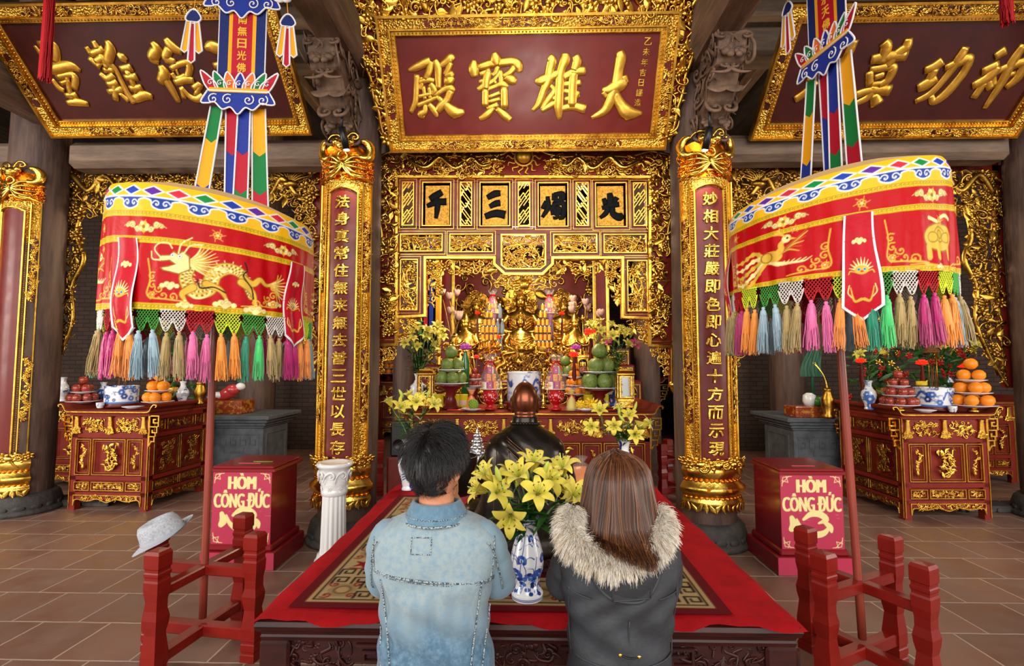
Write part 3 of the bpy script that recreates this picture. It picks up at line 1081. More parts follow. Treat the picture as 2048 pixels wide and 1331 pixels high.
HUNG = [[(340, 290, 60), (378, 360, 120), (350, 480, 110), (330, 620, 120), (260, 780, 95), (190, 960, 80), (100, 1060, 40)], [(140, 640, 50), (230, 640, 115), (420, 560, 105), (500, 530, 70)],
  [(570, 255, 90), (560, 350, 125), (510, 480, 105), (490, 600, 110), (480, 800, 110), (470, 1000, 115), (480, 1180, 55)], [(340, 690, 50), (410, 780, 70), (330, 900, 80), (230, 1050, 50)], [(360, 800, 50), (420, 910, 70)], [(225, 1060, 55), (350, 985, 75), (460, 930, 60)],
  [(705, 285, 80), (730, 370, 115), (690, 500, 100)], [(530, 600, 85), (700, 515, 95), (850, 500, 95)], [(535, 690, 60), (660, 680, 70), (785, 665, 75)], [(540, 780, 50), (640, 800, 70), (760, 835, 80)], [(555, 900, 50), (660, 880, 70), (760, 830, 70)],
  [(490, 1035, 70), (680, 1000, 90), (845, 1040, 110)], [(685, 520, 110), (670, 700, 110), (660, 1010, 110)]]
DAI = [[(1325, 225, 80), (1345, 320, 130), (1310, 500, 115), (1290, 680, 140), (1230, 830, 125), (1120, 1050, 105), (930, 1160, 40)], [(1080, 770, 50), (1180, 765, 115), (1330, 690, 160), (1420, 640, 90)], [(1380, 570, 90), (1405, 680, 90)], [(1100, 790, 70), (1150, 870, 60)],
  [(1250, 820, 115), (1330, 960, 120), (1440, 1085, 160), (1640, 1095, 40)], [(1425, 1100, 150), (1440, 1190, 50)]]
pc0 = np.array([.03, 4.35, 3.558])
plaque('hanging_plaque', 'large maroon plaque with four big gold characters above the central altar', pc0, math.atan2(.38, .66), (1.09, .76), .138,
  [(DIEN,) + A_, (BAO,) + A_, (HUNG,) + B_, (DAI,) + B_], ('乙未年吉日謹造', (1.0, 0.96), .70, .24, .058), .2, 11)

C_ = ((40, 40), 5.12)
D_ = ((1560, 60), 4.197)
TRONG = [[(150, 260, 30), (240, 370, 60), (315, 440, 40)], [(200, 250, 70), (340, 240, 60), (375, 330, 80), (370, 430, 70)], [(210, 520, 40), (350, 500, 110), (520, 470, 100), (625, 520, 40)], [(330, 600, 40), (400, 690, 60), (460, 725, 50)],
   [(380, 585, 60), (530, 555, 60), (570, 600, 70), (560, 705, 60)], [(420, 650, 45), (510, 620, 45)], [(480, 570, 45), (505, 690, 50), (540, 810, 60)], [(470, 770, 50), (590, 770, 70)], [(490, 850, 50), (600, 840, 80), (705, 860, 50)]]
NAN = [[(680, 270, 50), (735, 350, 60)], [(750, 210, 50), (800, 290, 70)], [(720, 350, 60), (865, 300, 80)], [(705, 385, 50), (835, 480, 80)], [(780, 430, 70), (850, 390, 70), (870, 440, 60)], [(820, 340, 55), (900, 500, 60)], [(820, 545, 50), (900, 600, 70), (965, 560, 60)], [(860, 510, 55), (970, 510, 60)],
  [(900, 660, 60), (1005, 640, 70)], [(905, 735, 50), (1055, 710, 70)], [(965, 620, 60), (985, 820, 60)], [(1020, 745, 40), (1120, 830, 50)], [(890, 205, 50), (930, 290, 100), (910, 430, 90), (985, 510, 50), (1100, 740, 60), (1180, 850, 70)], [(1000, 340, 40), (1050, 380, 90), (1100, 415, 50)],
  [(1035, 500, 60), (1150, 485, 80)], [(1080, 590, 60), (1205, 580, 80)], [(1130, 700, 60), (1255, 690, 70)], [(1180, 810, 80), (1280, 770, 95), (1360, 785, 60)], [(1090, 500, 60), (1210, 760, 60)]]
DUC = [[(1350, 220, 50), (1405, 300, 110), (1360, 390, 100), (1425, 440, 40)], [(1440, 460, 60), (1485, 550, 120), (1440, 640, 80)], [(1490, 600, 90), (1560, 710, 80), (1630, 840, 50)], [(1490, 185, 60), (1560, 270, 100), (1665, 335, 60)], [(1530, 290, 80), (1500, 390, 90), (1600, 430, 60)],
  [(1550, 500, 55), (1640, 450, 60), (1725, 440, 70), (1740, 510, 70), (1710, 590, 55)], [(1555, 540, 50), (1610, 600, 55), (1700, 570, 55)], [(1600, 500, 26), (1630, 570, 26)], [(1590, 640, 60), (1700, 610, 85), (1785, 620, 60)], [(1655, 690, 50), (1685, 800, 50)], [(1650, 680, 40), (1740, 780, 55), (1820, 810, 70), (1880, 770, 60)], [(1780, 700, 60), (1850, 660, 60), (1800, 770, 40)]]
HAU = [[(1900, 295, 40), (1965, 275, 120), (2060, 300, 110)], [(2060, 300, 80), (2120, 420, 70), (2180, 620, 60)], [(1990, 470, 60), (2140, 440, 80)]]
MAC = [[(870, 100, 70), (890, 150, 90), (840, 280, 80)], [(760, 250, 70), (880, 225, 80), (1060, 210, 90)], [(1080, 70, 60), (1050, 150, 90), (960, 220, 80), (900, 310, 60)], [(750, 345, 60), (750, 465, 60)], [(750, 335, 50), (900, 310, 60), (945, 325, 75), (900, 420, 70), (820, 470, 60)], [(790, 400, 45), (870, 370, 45)], [(750, 462, 50), (850, 450, 50)],
  [(630, 545, 60), (740, 510, 60), (920, 505, 90)], [(790, 470, 60), (740, 560, 60), (600, 630, 40)], [(790, 540, 60), (810, 620, 100)]]
CONG = [[(1210, 340, 60), (1290, 310, 80), (1360, 260, 80)], [(1300, 320, 70), (1240, 440, 75)], [(1150, 490, 70), (1230, 450, 95), (1310, 400, 75)], [(1560, 140, 60), (1500, 240, 80), (1400, 380, 60), (1260, 530, 60), (1130, 600, 40)], [(1380, 320, 50), (1500, 270, 80), (1585, 240, 75), (1540, 350, 70), (1400, 520, 80), (1290, 600, 60), (1265, 550, 40)]]
THAN = [[(1800, 225, 60), (1890, 170, 80)], [(1690, 350, 60), (1830, 290, 80)], [(1830, 300, 80), (1740, 400, 90), (1610, 470, 60)], [(1720, 430, 60), (1620, 570, 60)], [(1740, 420, 60), (1765, 490, 60)], [(1780, 380, 50), (1790, 470, 50)], [(1780, 370, 50), (1900, 310, 60), (2070, 260, 80)], [(2050, 120, 70), (1945, 270, 80), (1850, 450, 70), (1715, 655, 40)], [(2070, 270, 80), (1990, 400, 75), (1890, 485, 50)], [(1860, 400, 40), (1970, 360, 40)]]
TRAC = [[(625, 80, 70), (580, 180, 75), (500, 350, 50)], [(120, 585, 60), (200, 530, 65), (310, 430, 55)], [(245, 225, 25), (195, 290, 25), (225, 340, 60)], [(330, 180, 60), (300, 330, 60), (230, 440, 50)]]
TS = math.radians(46)
plaque('hanging_plaque', 'shade-darkened maroon plaque with gold characters behind the banner printed with five characters', np.array([-3.465, 4.77, 3.947]), TS, (1.185, .84), .15,
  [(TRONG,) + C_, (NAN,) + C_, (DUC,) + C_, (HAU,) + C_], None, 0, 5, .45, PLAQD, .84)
plaque('hanging_plaque', 'shade-darkened maroon plaque with slanted running gold characters behind the banner over the second parasol', np.array([3.55, 4.83, 3.868]), TS, (1.14, .84), .15,
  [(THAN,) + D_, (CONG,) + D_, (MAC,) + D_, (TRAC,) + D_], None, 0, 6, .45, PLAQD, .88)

# ---------------------------------------------------------------- couplet boards on the columns
def couplet(cx, cy, txt, label, zt=2.96, zb=.74, full=True):
 R = .258
 f = cyl(cx, cy, R)
 t = thing('couplet_board', label, 'couplet board', (cx, cy - R, .33))
 ar, ab = math.radians(24.5) * R, math.radians(53) * R
 def sheet(u0, u1, v0, v1, w0, w1, nu, nv=2, arch=0.0):
  mb = MB()
  U, V = np.linspace(u0, u1, nu), np.linspace(v0, v1, nv)
  top = [[(u, (v if v < v1 - 1e-6 else v1 + arch * (1 - ((u - (u0 + u1) / 2) / ((u1 - u0) / 2)) ** 2)), w1) for u in U] for v in V]
  mb.grid(top)
  edge = [(u, v0, w1) for u in U], [(u, v0, w0) for u in U]
  mb.grid(edge)
  mb.grid([[(u0, v, w0) for v in V], [(u0, v, w1) for v in V]])
  mb.grid([[(u1, v, w1) for v in V], [(u1, v, w0) for v in V]])
  return mb
 warp(sheet(-ab, ab, zb - .08, zt + .18, -.03, .0, 21, 3), f).build('backing', GOLDP, t, True)
 warp(sheet(-ar, ar, zb - .06, zt, 0, .008, 11, 3, .04), f).build('panel', PLAQ, t, True)
 fr = MB()
 for s in (-1, 1):
  for q, w, h in ((ar + .008, .016, .022), (ar + .05, .012, .02), (ab - .006, .014, .026)):
   vv = np.linspace(zb - .06, zt + (.02 if q < ar + .02 else .1), 30)
   bar(fr, np.c_[np.full(30, s * q), vv], w, h, 0)
  studs(fr, [(s * (ar + .03), zb - .05), (s * (ar + .03), zt + .05)], .022, .0085, .006)
  studs(fr, [(s * (ar + .062), zb - .05), (s * (ar + .062), zt + .05)], .028, .006, .006)
 th = np.linspace(-1, 1, 15)
 bar(fr, np.c_[th * (ar + .008), zt + .04 * (1 - th ** 2) + .012], .016, .024)
 bar(fr, np.c_[th * ab, zt + .115 + .055 * (1 - th ** 2)], .018, .03)
 warp(fr, f).build('frame', GOLD, t, True)
 # long lacquered inlays with flowering branches and bamboo
 H = zt - zb
 for s in (-1, 1):
  u = s * (ar + ab + .045) / 2
  for k, (a, b) in enumerate(((.62, .90), (.12, .40))):
   inl, br = MB(), MB()
   z0, z1 = zb + H * a, zb + H * b
   inl.prism([(u + .024 * x, z) for x, z in ((-1, z0 + .02), (0, z0), (1, z0 + .02), (1, z1 - .02), (0, z1), (-1, z1 - .02))], (0, 0, .006), (1, 0, 0), (0, 1, 0), .004)
   vine(br, [(u, z0 + .03), (u + .01, (z0 + z1) / 2), (u, z1 - .03)], .055, int(cx * 10) + k + s + 20, .008, 0, .005)
   for q in np.linspace(z0 + .04, z1 - .04, 12):
    br.copies(TPL[3 if k == 0 else 2], [frame((u + .008 * math.sin(q * 40), q, .012), rotm(0, 0, q * 30), .045)])
   o = warp(inl, f).build('inlay', PLAQ, t, True)
   warp(br, f).build('branch_carving', GOLD, o, True)
 if txt:
  ch = MB()
  n = len(txt)
  for i, c in enumerate(txt):
   v = zt - .075 - i * (zt - zb - .15) / (n - 1)
   put_text(ch, c, (0, v, .012), (1, 0, 0), (0, 1, 0), height=.118, width=.122, extrude=.05, bevel=.036, shear=.06)
  warp(ch, f).build('writing', GOLDS, t, True)
 # finial: crossed bats and coin between two half moons on an amber ground
 fi, am = MB(), MB()
 zc = zt + .3
 am.grid([[(u, zt + .12 + k * .31 * (1 - .25 * (u / ab) ** 4), .006 + .012 * math.sin(8 * u) * math.cos(9 * k)) for u in np.linspace(-ab * .98, ab * .98, 15)] for k in np.linspace(0, 1, 6)])
 for s in (-1, 1):
  arc = [(s * (.155 + .06 * math.cos(a)), zc + .09 + .075 * math.sin(a), .03) for a in np.linspace(-2.2, 1.9, 16)]
  fi.tube(arc, .012 + .03 * np.sin(np.linspace(.15, 3.0, 16)), 8, flat=.8)
  for k in range(5):
   a = -.9 + .38 * k
   P = smooth_path([(0, zc - .06, .03), (s * .09 * math.cos(a * .8), zc - .06 + .12 * math.sin(a), .04), (s * .19 * math.cos(a * .6), zc - .06 + .11 * math.sin(a * 1.2), .02)], 5)
   fi.tube(P, np.linspace(.02, .008, len(P)), 6)
  carve(am, [(s * .03, zt + .14), (s * ab, zt + .14), (s * ab, zt + .32), (s * .03, zt + .32)], .06, 40 + s, 1.6, .01, .012)
 ring = [(.035 * math.cos(a), zc + .02 + .035 * math.sin(a), .04) for a in np.linspace(0, 2 * math.pi, 18, endpoint=False)]
 fi.tube(ring, .011, 6, closed=True)
 fi.ball((0, zc + .11, .03), (.06, .05, .05), 12, 8)
 for s in (-1, 1):
  fi.ball((s * .055, zc + .135, .04), (.03, .035, .03), 9, 6)
  fi.ball((s * .022, zc + .115, .075), .014, 8, 6)
  fi.copies(TPL[0], [frame((s * .07, zc + .16, .03), rotm(0, 0, .5 * s), .12)])
 fi.ball((0, zc + .075, .06), (.028, .02, .03), 9, 6)
 fi.copies(TPL[3], [frame((0, zt + .13, .012), None, .05)])
 warp(am, f).build('finial_ground', GOLDO, t, True)
 warp(fi, f).build('finial', GOLDS, t, True)
 # foot: peonies over a bulging lotus pot
 ft, fa = MB(), MB()
 a1 = math.radians(58) / 1.0
 prof = [(.262, zb - .02), (.29, zb - .09), (.30, zb - .13), (.275, zb - .17), (.272, zb - .2), (.315, zb - .235), (.322, zb - .27), (.29, zb - .30), (.276, zb - .32), (.30, zb - .35), (.305, zb - .375), (.27, zb - .41), (.25, zb - .41)]
 ft.lathe(prof, 28, frame((cx, cy, 0)), a0=-math.pi / 2 - a1, a1=-math.pi / 2 + a1)
 tmp, tma = MB(), MB()
 for k in range(13):
  u = (-1 + k / 6) * ab * 1.02
  tmp.copies(TPL[3], [frame((u, zb - .03 - .025 * (k % 2), .04), rotm(.3, 0, k), .085)])
  tmp.copies(TPL[2], [frame((u, zb - .395, .045), rotm(0, 0, math.pi / 2 + (k % 3 - 1) * .5), .075)])
  tma.ball((u, zb - .185, .02), (.02, .012, .012), 7, 5)
  tma.ball((u, zb - .325, .02), (.02, .012, .012), 7, 5)
 for s in (-1, 0, 1):
  tmp.ball((s * .12, zb - .05, .03), (.045, .04, .04), 12, 8)
  tmp.copies(TPL[1], [frame((s * .15 + .03, zb - .07, .04), rotm(0, 0, s), .12)])
 tma.prism([(u, v) for u, v in ((-.08, zb - .262), (.08, zb - .262), (.08, zb - .238), (-.08, zb - .238))], (0, 0, .068), (1, 0, 0), (0, 1, 0), .01)
 ft2 = warp(tmp, f)
 ft.merge(ft2)
 ft.build('lotus_foot', GOLDS, t, True)
 warp(tma, f).build('amber_inset', GOLDO, t, True)
 return t

couplet(COLX['left'][0], COLX['left'][1], '法身真常住無来無去普三世以長存', 'gilded red couplet board behind the white ceramic pedestal')
couplet(COLX['right'][0], COLX['right'][1], '妙相大莊嚴即色即心遍十方而示現', 'gilded red couplet board on the column behind the fur-hooded person')
couplet(OUTX['left'][0], OUTX['left'][1], '', 'gilded red couplet board cut by the edge of the photo beside the apple table', 3.05, .62)
couplet(OUTX['right'][0], OUTX['right'][1], '', 'gilded red couplet board at the edge beside the table with three tiers of oranges', 3.05, .62)

# ---------------------------------------------------------------- central carved screen
YS = 4.72
def qs(px, py, Y=YS):
 p = at(px, py, Y)
 return (p[0], p[2])
def k5(x, y):                       # measured on a close view of the screen
 return qs(700 + x * .3906, 280 + y * .3906)

fS = wall_y(YS)
scr = thing('carved_altar_screen', 'tall gilded red screen with four black characters framing the central altar', 'carved screen', (0, YS, 1.3))
# red body with the stepped opening
L1, R1, T1 = k5(125, 118), k5(1662, 120), k5(1662, 190)
body = [k5(122, 118), k5(122, 1250), k5(140, 1250), k5(140, 1055), k5(240, 1050), k5(240, 910), k5(378, 900), k5(378, 605), k5(735, 605), k5(735, 640), k5(790, 692), k5(988, 692), k5(1042, 640), k5(1042, 605), k5(1400, 605), k5(1400, 908), k5(1532, 916), k5(1532, 1055), k5(1640, 1060), k5(1640, 1262), k5(1660, 1262), k5(1660, 120)]
# holes of the fretwork and lattice panels
lat = [(268, 328, 218, 438), (565, 624, 218, 440), (862, 920, 218, 440), (1158, 1218, 220, 440), (1452, 1514, 222, 440)]
chp = [(372, 518, 218, 440), (666, 818, 218, 442), (964, 1114, 220, 444), (1258, 1412, 220, 446)]
fre = [(260, 474, 482, 570), (512, 730, 482, 574), (1042, 1262, 484, 578), (1300, 1514, 484, 578)]
sid = [(258, 348, 612, 870), (1422, 1518, 618, 876)]
def rk(r):
 a, b = k5(r[0], r[3]), k5(r[1], r[2])
 return a[0], b[0], a[1], b[1]
octp = [k5(776, 486), k5(1000, 486), k5(1000, 640), k5(975, 660), k5(800, 660), k5(776, 640)]
bd = MB()
# rails and stiles of the body, between the openings
def slab(px0, py0, px1, py1, d=.04, w=0.0, m=0):
 a, b = k5(px0, py1), k5(px1, py0)
 bd.box(a[0], b[0], a[1], b[1], w - d, w, m)
slab(122, 112, 250, 1050)
slab(1530, 114, 1662, 1056)
slab(122, 1040, 150, 1255, .03, -.003)
slab(1636, 1050, 1662, 1265, .03, -.003)
slab(250, 60, 1530, 218)
xs = [250, 268, 328, 372, 518, 565, 624, 666, 818, 862, 920, 964, 1114, 1158, 1218, 1258, 1412, 1452, 1514, 1530]
for a, b in zip(xs[0::2], xs[1::2]):
 slab(a, 218, b, 441)
slab(250, 441, 1530, 484)
for a, b in ((250, 260), (474, 512), (730, 776), (1000, 1042), (1262, 1300), (1514, 1530)):
 slab(a, 484, b, 574)
slab(250, 574, 776, 612); slab(1000, 574, 1530, 614)
slab(250, 612, 258, 905); slab(348, 612, 380, 905); slab(258, 870, 348, 905)
slab(1518, 614, 1530, 910); slab(1396, 614, 1422, 910); slab(1422, 876, 1518, 910)
slab(735, 612, 776, 640); slab(1000, 612, 1042, 640)
bd.prism([k5(735, 640), k5(776, 640), k5(800, 660), k5(975, 660), k5(1000, 640), k5(1042, 640), k5(988, 692), k5(790, 692)], (0, 0, 0), (1, 0, 0), (0, 1, 0), .04)
warp(bd, fS).build('red_board', LACQ, scr, True)
mo = MB()
for r in lat + chp + fre + sid:
 u0, u1, v0, v1 = rk(r)
 frame_bar(mo, u0, u1, v0, v1, .012, .02)
 frame_bar(mo, u0 - .028, u1 + .028, v0 - .03, v1 + .03, .005, .01)
bar(mo, octp, .02, .022, 0, 0, True)
op = body[3:20]
bar(mo, [k5(130, 1250), k5(130, 1048)] + [k5(238, 1046), k5(238, 906), k5(386, 898), k5(386, 603), k5(740, 603), k5(740, 636), k5(793, 686), k5(985, 686), k5(1036, 636), k5(1036, 604), k5(1394, 604), k5(1394, 906), k5(1534, 912), k5(1534, 1050), k5(1650, 1056), k5(1650, 1262)], .036, .03)
bar(mo, [k5(242, 1000), k5(242, 192), k5(1532, 194), k5(1532, 1000)], .036, .035)
for (a, b, c) in ((126, 150, 432), (126, 150, 716)):
 bar(mo, [k5(a, c), k5(b + 80, c)], .014, .014)
 bar(mo, [k5(1560, c + 4), k5(1650, c + 4)], .014, .014)
bar(mo, [k5(128, 130), k5(128, 1040)], .014, .016); bar(mo, [k5(1652, 130), k5(1652, 1046)], .014, .016)
bar(mo, [k5(128, 1022), k5(240, 1022)], .014, .016); bar(mo, [k5(1540, 1030), k5(1652, 1030)], .014, .016)
warp(mo, fS).build('moulding', GOLD, scr, True)
# slanting key lattices
for i, r in enumerate(lat):
 u0, u1, v0, v1 = rk(r)
 lb = MB()
 w, h = u1 - u0, v1 - v0
 def seg(a, b):
  (x0, y0), (x1, y1) = a, b
  t0, t1 = 0.0, 1.0
  for p, q in ((-(x1 - x0), x0 - u0), (x1 - x0, u1 - x0), (-(y1 - y0), y0 - v0), (y1 - y0, v1 - y0)):
   if abs(p) < 1e-12:
    if q < 0: return
   elif p < 0: t0 = max(t0, q / p)
   else: t1 = min(t1, q / p)
  if t1 - t0 > .02:
   A = (x0 + t0 * (x1 - x0), y0 + t0 * (y1 - y0)); B = (x0 + t1 * (x1 - x0), y0 + t1 * (y1 - y0))
   bar(lb, [A, B], .011, .016)
 sgn = 1 if i % 2 == 0 else -1
 st = .042
 for k in range(-12, 30):
  c = v0 + k * st
  for j in range(-3, 8):
   # staggered short bars running both ways
   if (k + j) % 4 != 3:
    x0 = u0 + j * .05
    seg((x0, c + sgn * (x0 - u0) * 1.4), (x0 + .05, c + sgn * (x0 + .05 - u0) * 1.4))
   else:
    x0 = u0 + j * .05
    y0 = c + sgn * (x0 - u0) * 1.4
    seg((x0, y0), (x0 + .03, y0 - sgn * .042 * 1.4))
 warp(lb, fS).build('lattice', GOLD, scr, True)
# character panels
CHS = [[[(470, 262, 22), (430, 285, 24), (405, 298, 16)], [(392, 335, 14), (440, 315, 22), (492, 312, 24)], [(443, 290, 18), (446, 340, 20), (438, 398, 12)]],
  [[(702, 292, 18), (740, 272, 24), (770, 268, 20)], [(714, 338, 16), (745, 322, 22), (770, 318, 22)], [(690, 388, 20), (745, 372, 26), (795, 380, 28)]],
  [[(1005, 310, 14), (985, 348, 14)], [(1012, 285, 14), (1015, 340, 18), (985, 392, 12)], [(1030, 330, 12), (1040, 380, 14)], [(1045, 270, 14), (1042, 305, 12)], [(1045, 275, 14), (1090, 272, 18), (1092, 305, 14)], [(1042, 305, 12), (1092, 305, 12)], [(1060, 275, 8), (1060, 303, 8)], [(1075, 273, 8), (1076, 303, 8)], [(1050, 315, 16), (1035, 360, 14)], [(1050, 325, 14), (1095, 322, 18), (1092, 385, 18), (1068, 398, 12)], [(1050, 345, 12), (1075, 345, 12), (1072, 375, 12)], [(1050, 345, 12), (1052, 375, 12), (1078, 372, 12)], [(1062, 335, 10), (1062, 390, 12), (1040, 395, 10)]],
  [[(1330, 268, 18), (1336, 300, 24), (1332, 330, 18)], [(1300, 295, 14), (1312, 325, 20)], [(1368, 290, 18), (1350, 325, 12)], [(1292, 345, 14), (1340, 330, 20), (1380, 325, 18)], [(1325, 338, 18), (1312, 370, 18), (1282, 395, 12)], [(1345, 338, 16), (1350, 375, 22), (1385, 392, 26), (1388, 370, 10)]]]
BLKP = mat('black_lacquer_writing', '#0c0d0f', .7, spec=.15)
for r, S in zip(chp, CHS):
 u0, u1, v0, v1 = rk(r)
 pn = MB()
 frame_bar(pn, u0 + .004, u1 - .004, v0 + .004, v1 - .004, .05, .008, 0, -.03)
 pn.box(u0, u1, v0, v1, -.05, -.022, 1)
 o = warp(pn, fS).build('character_panel', [LACQD, GOLDR], scr, True)
 c = MB()
 S = [[(a, b, w * 1.25) for a, b, w in q] for q in S]
 brush(c, S, lambda a, b: np.array([k5(a, b)[0], YS + .016, k5(a, b)[1]]), np.array([0, -1.0, 0]), .3)
 c.build('character', BLKP, o, True)
# open fretwork panels: branches with leaves and blossom, hills below
def fret(r, seed, size=.055, poly=None):
 mb = MB()
 if poly is None:
  u0, u1, v0, v1 = rk(r)
  poly = rect_pts(u0, u1, v0, v1)
 P = np.asarray(poly)
 lo, hi = P.min(0), P.max(0)
 rng = np.random.default_rng(abs(seed))
 for k in range(5):
  a = lo + (hi - lo) * (rng.random(), rng.uniform(0, .3))
  b = lo + (hi - lo) * (rng.random(), rng.uniform(.3, .8))
  c = lo + (hi - lo) * (rng.random(), rng.uniform(.7, 1))
  q = smooth_path([a, (a + b) / 2 + rng.normal(0, .02, 2), b, c], 5)
  q = np.clip(q, lo, hi)
  mb.tube(np.c_[q, np.full(len(q), -.015)], .007, 5)
 carve(mb, poly, size, seed, 1.25, .02, -.03)
 for k in range(5):
  u = lo[0] + (hi[0] - lo[0]) * (k + .5) / 5
  mb.ball((u, lo[1], -.015), ((hi[0] - lo[0]) / 8, (hi[1] - lo[1]) * .09, .012), 10, 6)
 return mb
for i, r in enumerate(fre):
 warp(fret(r, 60 + i), fS).build('fretwork_panel', GOLD, scr, True)
for i, r in enumerate(sid):
 warp(fret(r, 70 + i, .07), fS).build('fretwork_panel', GOLD, scr, True)
warp(fret(None, 80, .06, octp), fS).build('fretwork_panel', GOLD, scr, True)
# wings and crest
wg, wb = MB(), MB()
for s, xin, xo in ((-1, 236, 145), (1, 1540, 1645)):
 ys = np.linspace(96, 1000, 46)
 kk = (ys - 96) / 904
 xo_ = [xo + s * 0 - s * 12 * abs(math.sin(k * math.pi * 6)) - s * (70 * max(0, k - .3) ** 1.0) for k in kk]
 edge = [k5(x, y) for x, y in zip(xo_, ys)]
 poly = edge + [k5(xin, 1000), k5(xin, 196)]
 wg.tube(np.c_[np.array(edge), np.full(len(edge), .02)][:26], .016, 6)
 carve(wg, poly, .105, 90 + s, 2.0, .045, .012)
 bar(wg, [k5(xo, 100), k5(xin, 192)], .03, .04)
 wb.prism([k5(x, y) for x, y in zip(xo_[:28], ys[:28])] + [k5(xin, ys[27]), k5(xin, 196)], (0, 0, .01), (1, 0, 0), (0, 1, 0), .02)
 # hanging bunch at the lower tip
 carve(wg, [k5(xin - s * 0, 800), k5(xo_[30] + s * 30, 800), k5((xin + xo) / 2, 1015)], .08, 95 + s, 2.0, .05, .02, (1, 1, 3, 3, 2, 2))
us = np.linspace(150, 1640, 90)
vs = [92 - 26 * math.exp(-((min(u - 150, 1640 - u) - 90) / 70) ** 2) - 0 * u for u in us]
vs = [v - (78 * math.exp(-((u - 893) / 85) ** 2)) - 6 * abs(math.sin(u * .02)) for u, v in zip(us, vs)]
edge = [k5(u, v) for u, v in zip(us, vs)]
poly = edge + [k5(1532, 188), k5(244, 186)]
wb.prism(poly, (0, 0, .01), (1, 0, 0), (0, 1, 0), .02)
wg.tube(np.c_[np.array(edge), np.full(90, .02)], .014, 6)
warp(wb, fS).build('crest_board', LACQ, scr, True)
carve(wg, [k5(150, 80), k5(780, 90), k5(790, 185), k5(244, 185)], .085, 101, 1.5, .03, .012, (3, 3, 2, 0, 2, 3))
carve(wg, [k5(1010, 90), k5(1635, 84), k5(1532, 185), k5(1000, 185)], .085, 102, 1.5, .03, .012, (3, 3, 2, 0, 2, 3))
warp(wg, fS).build('scroll_border', GOLD, scr, True)
# two dragons facing the sun
dr = MB()
def dragon(mb, pts, r, head, sgn, w0=.03):
 P = smooth_path(pts, 8)
 t = np.linspace(0, 1, len(P))
 mb.tube(np.c_[P, w0 + .012 * np.sin(t * 9)], r * (.25 + .9 * np.sin(np.pi * np.clip(t * .8 + .2, 0, 1))), 8)
 sp = MB().ball((0, 0, 0), (.5, .16, .2), 6, 4)
 T = np.gradient(P, axis=0)
 mb.copies(sp, [frame((P[i, 0] - T[i, 1] / np.linalg.norm(T[i]) * r, P[i, 1] + T[i, 0] / np.linalg.norm(T[i]) * r, w0), rotm(0, 0, math.atan2(T[i, 1], T[i, 0]) + .8), r * 1.3) for i in range(0, len(P), 2)])
 hx, hy = head
 mb.ball((hx, hy, w0 + .02), (r * 1.9, r * 1.3, r * 1.3), 10, 7)
 mb.ball((hx + sgn * r * 2, hy - r * .5, w0 + .02), (r * 1.3, r * .7, r), 9, 6)
 mb.ball((hx + sgn * r * 1.7, hy - r * 1.5, w0 + .015), (r * 1.1, r * .4, r * .8), 9, 6)
 for s in (-1, 1):
  mb.ball((hx + sgn * r * .8, hy + r * .8, w0 + .03 + s * r * .5), r * .45, 7, 5)
  mb.tube(smooth_path([(hx, hy + r, w0 + s * r * .6), (hx - sgn * r * 1.5, hy + r * 2.2, w0), (hx - sgn * r * 3, hy + r * 2.4, w0)], 4), np.linspace(r * .3, r * .08, 9), 5)
 for k in range(7):
  a = .9 + k * .3
  mb.tube(smooth_path([(hx - sgn * r, hy, w0), (hx - sgn * r * (1.6 + math.sin(a)), hy + r * 1.4 * math.cos(a), w0 + .01), (hx - sgn * r * (3.2 + .6 * math.sin(a)), hy + r * 2.1 * math.cos(a + .2), w0)], 4), np.linspace(r * .35, r * .06, 9), 5)
wg2 = MB()
for s in (-1, 1):
 X = lambda d: 893 + s * d
 pts = [k5(X(590), 110), k5(X(500), 150), k5(X(430), 95), k5(X(350), 150), k5(X(270), 95), k5(X(215), 140), k5(X(160), 120)]
 dragon(dr, pts, .028, k5(X(150), 112), -s)
 warp(dr, fS).build('dragon', GOLDS, scr, True)
 dr = MB()
 for d in (520, 400, 300):
  wg2 = MB()
  wg2.copies(TPL[0], [frame((k5(X(d), 160)[0], k5(X(d), 160)[1], .02), rotm(0, 0, d), .09)])
  warp(wg2, fS).build('scroll', GOLD, scr, True)
su = MB()
sc_ = k5(890, 94)
su.ball((sc_[0], sc_[1], .05), (.068, .068, .055), 24, 14)
su.tube([(sc_[0] + .085 * math.cos(a), sc_[1] + .085 * math.sin(a), .03) for a in np.linspace(0, 2 * math.pi, 30, endpoint=False)], .012, 6, closed=True)
for k in range(14):
 a = 2 * math.pi * k / 14
 su.copies(TPL[5], [frame((sc_[0] + .13 * math.cos(a), sc_[1] + .13 * math.sin(a), .025), rotm(0, 0, a), .09)])
warp(su, fS).build('sun_disc', GOLDM, scr, True)
# openwork hanging inside the opening
hg = MB()
h1 = MB()
carve(h1, [k5(400, 615), k5(735, 615), k5(760, 690), k5(700, 690), k5(640, 665), k5(560, 690), k5(470, 672), k5(455, 720), k5(470, 760), k5(430, 830), k5(400, 880)], .085, 110, 1.5, .03, -.02)
warp(h1, fS).build('hanging_openwork', GOLD, scr, True)
h1 = MB()
carve(h1, [k5(1040, 615), k5(1385, 615), k5(1388, 890), k5(1360, 830), k5(1325, 760), k5(1330, 700), k5(1290, 672), k5(1200, 690), k5(1120, 665), k5(1060, 690), k5(1020, 690)], .085, 111, 1.5, .03, -.02)
warp(h1, fS).build('hanging_openwork', GOLD, scr, True)
h1 = MB()
carve(h1, [k5(720, 700), k5(1060, 700), k5(1030, 745), k5(960, 760), k5(893, 795), k5(820, 760), k5(750, 745)], .085, 112, 2.0, .04, -.01)
warp(h1, fS).build('hanging_openwork', GOLD, scr, True)
h1 = MB()
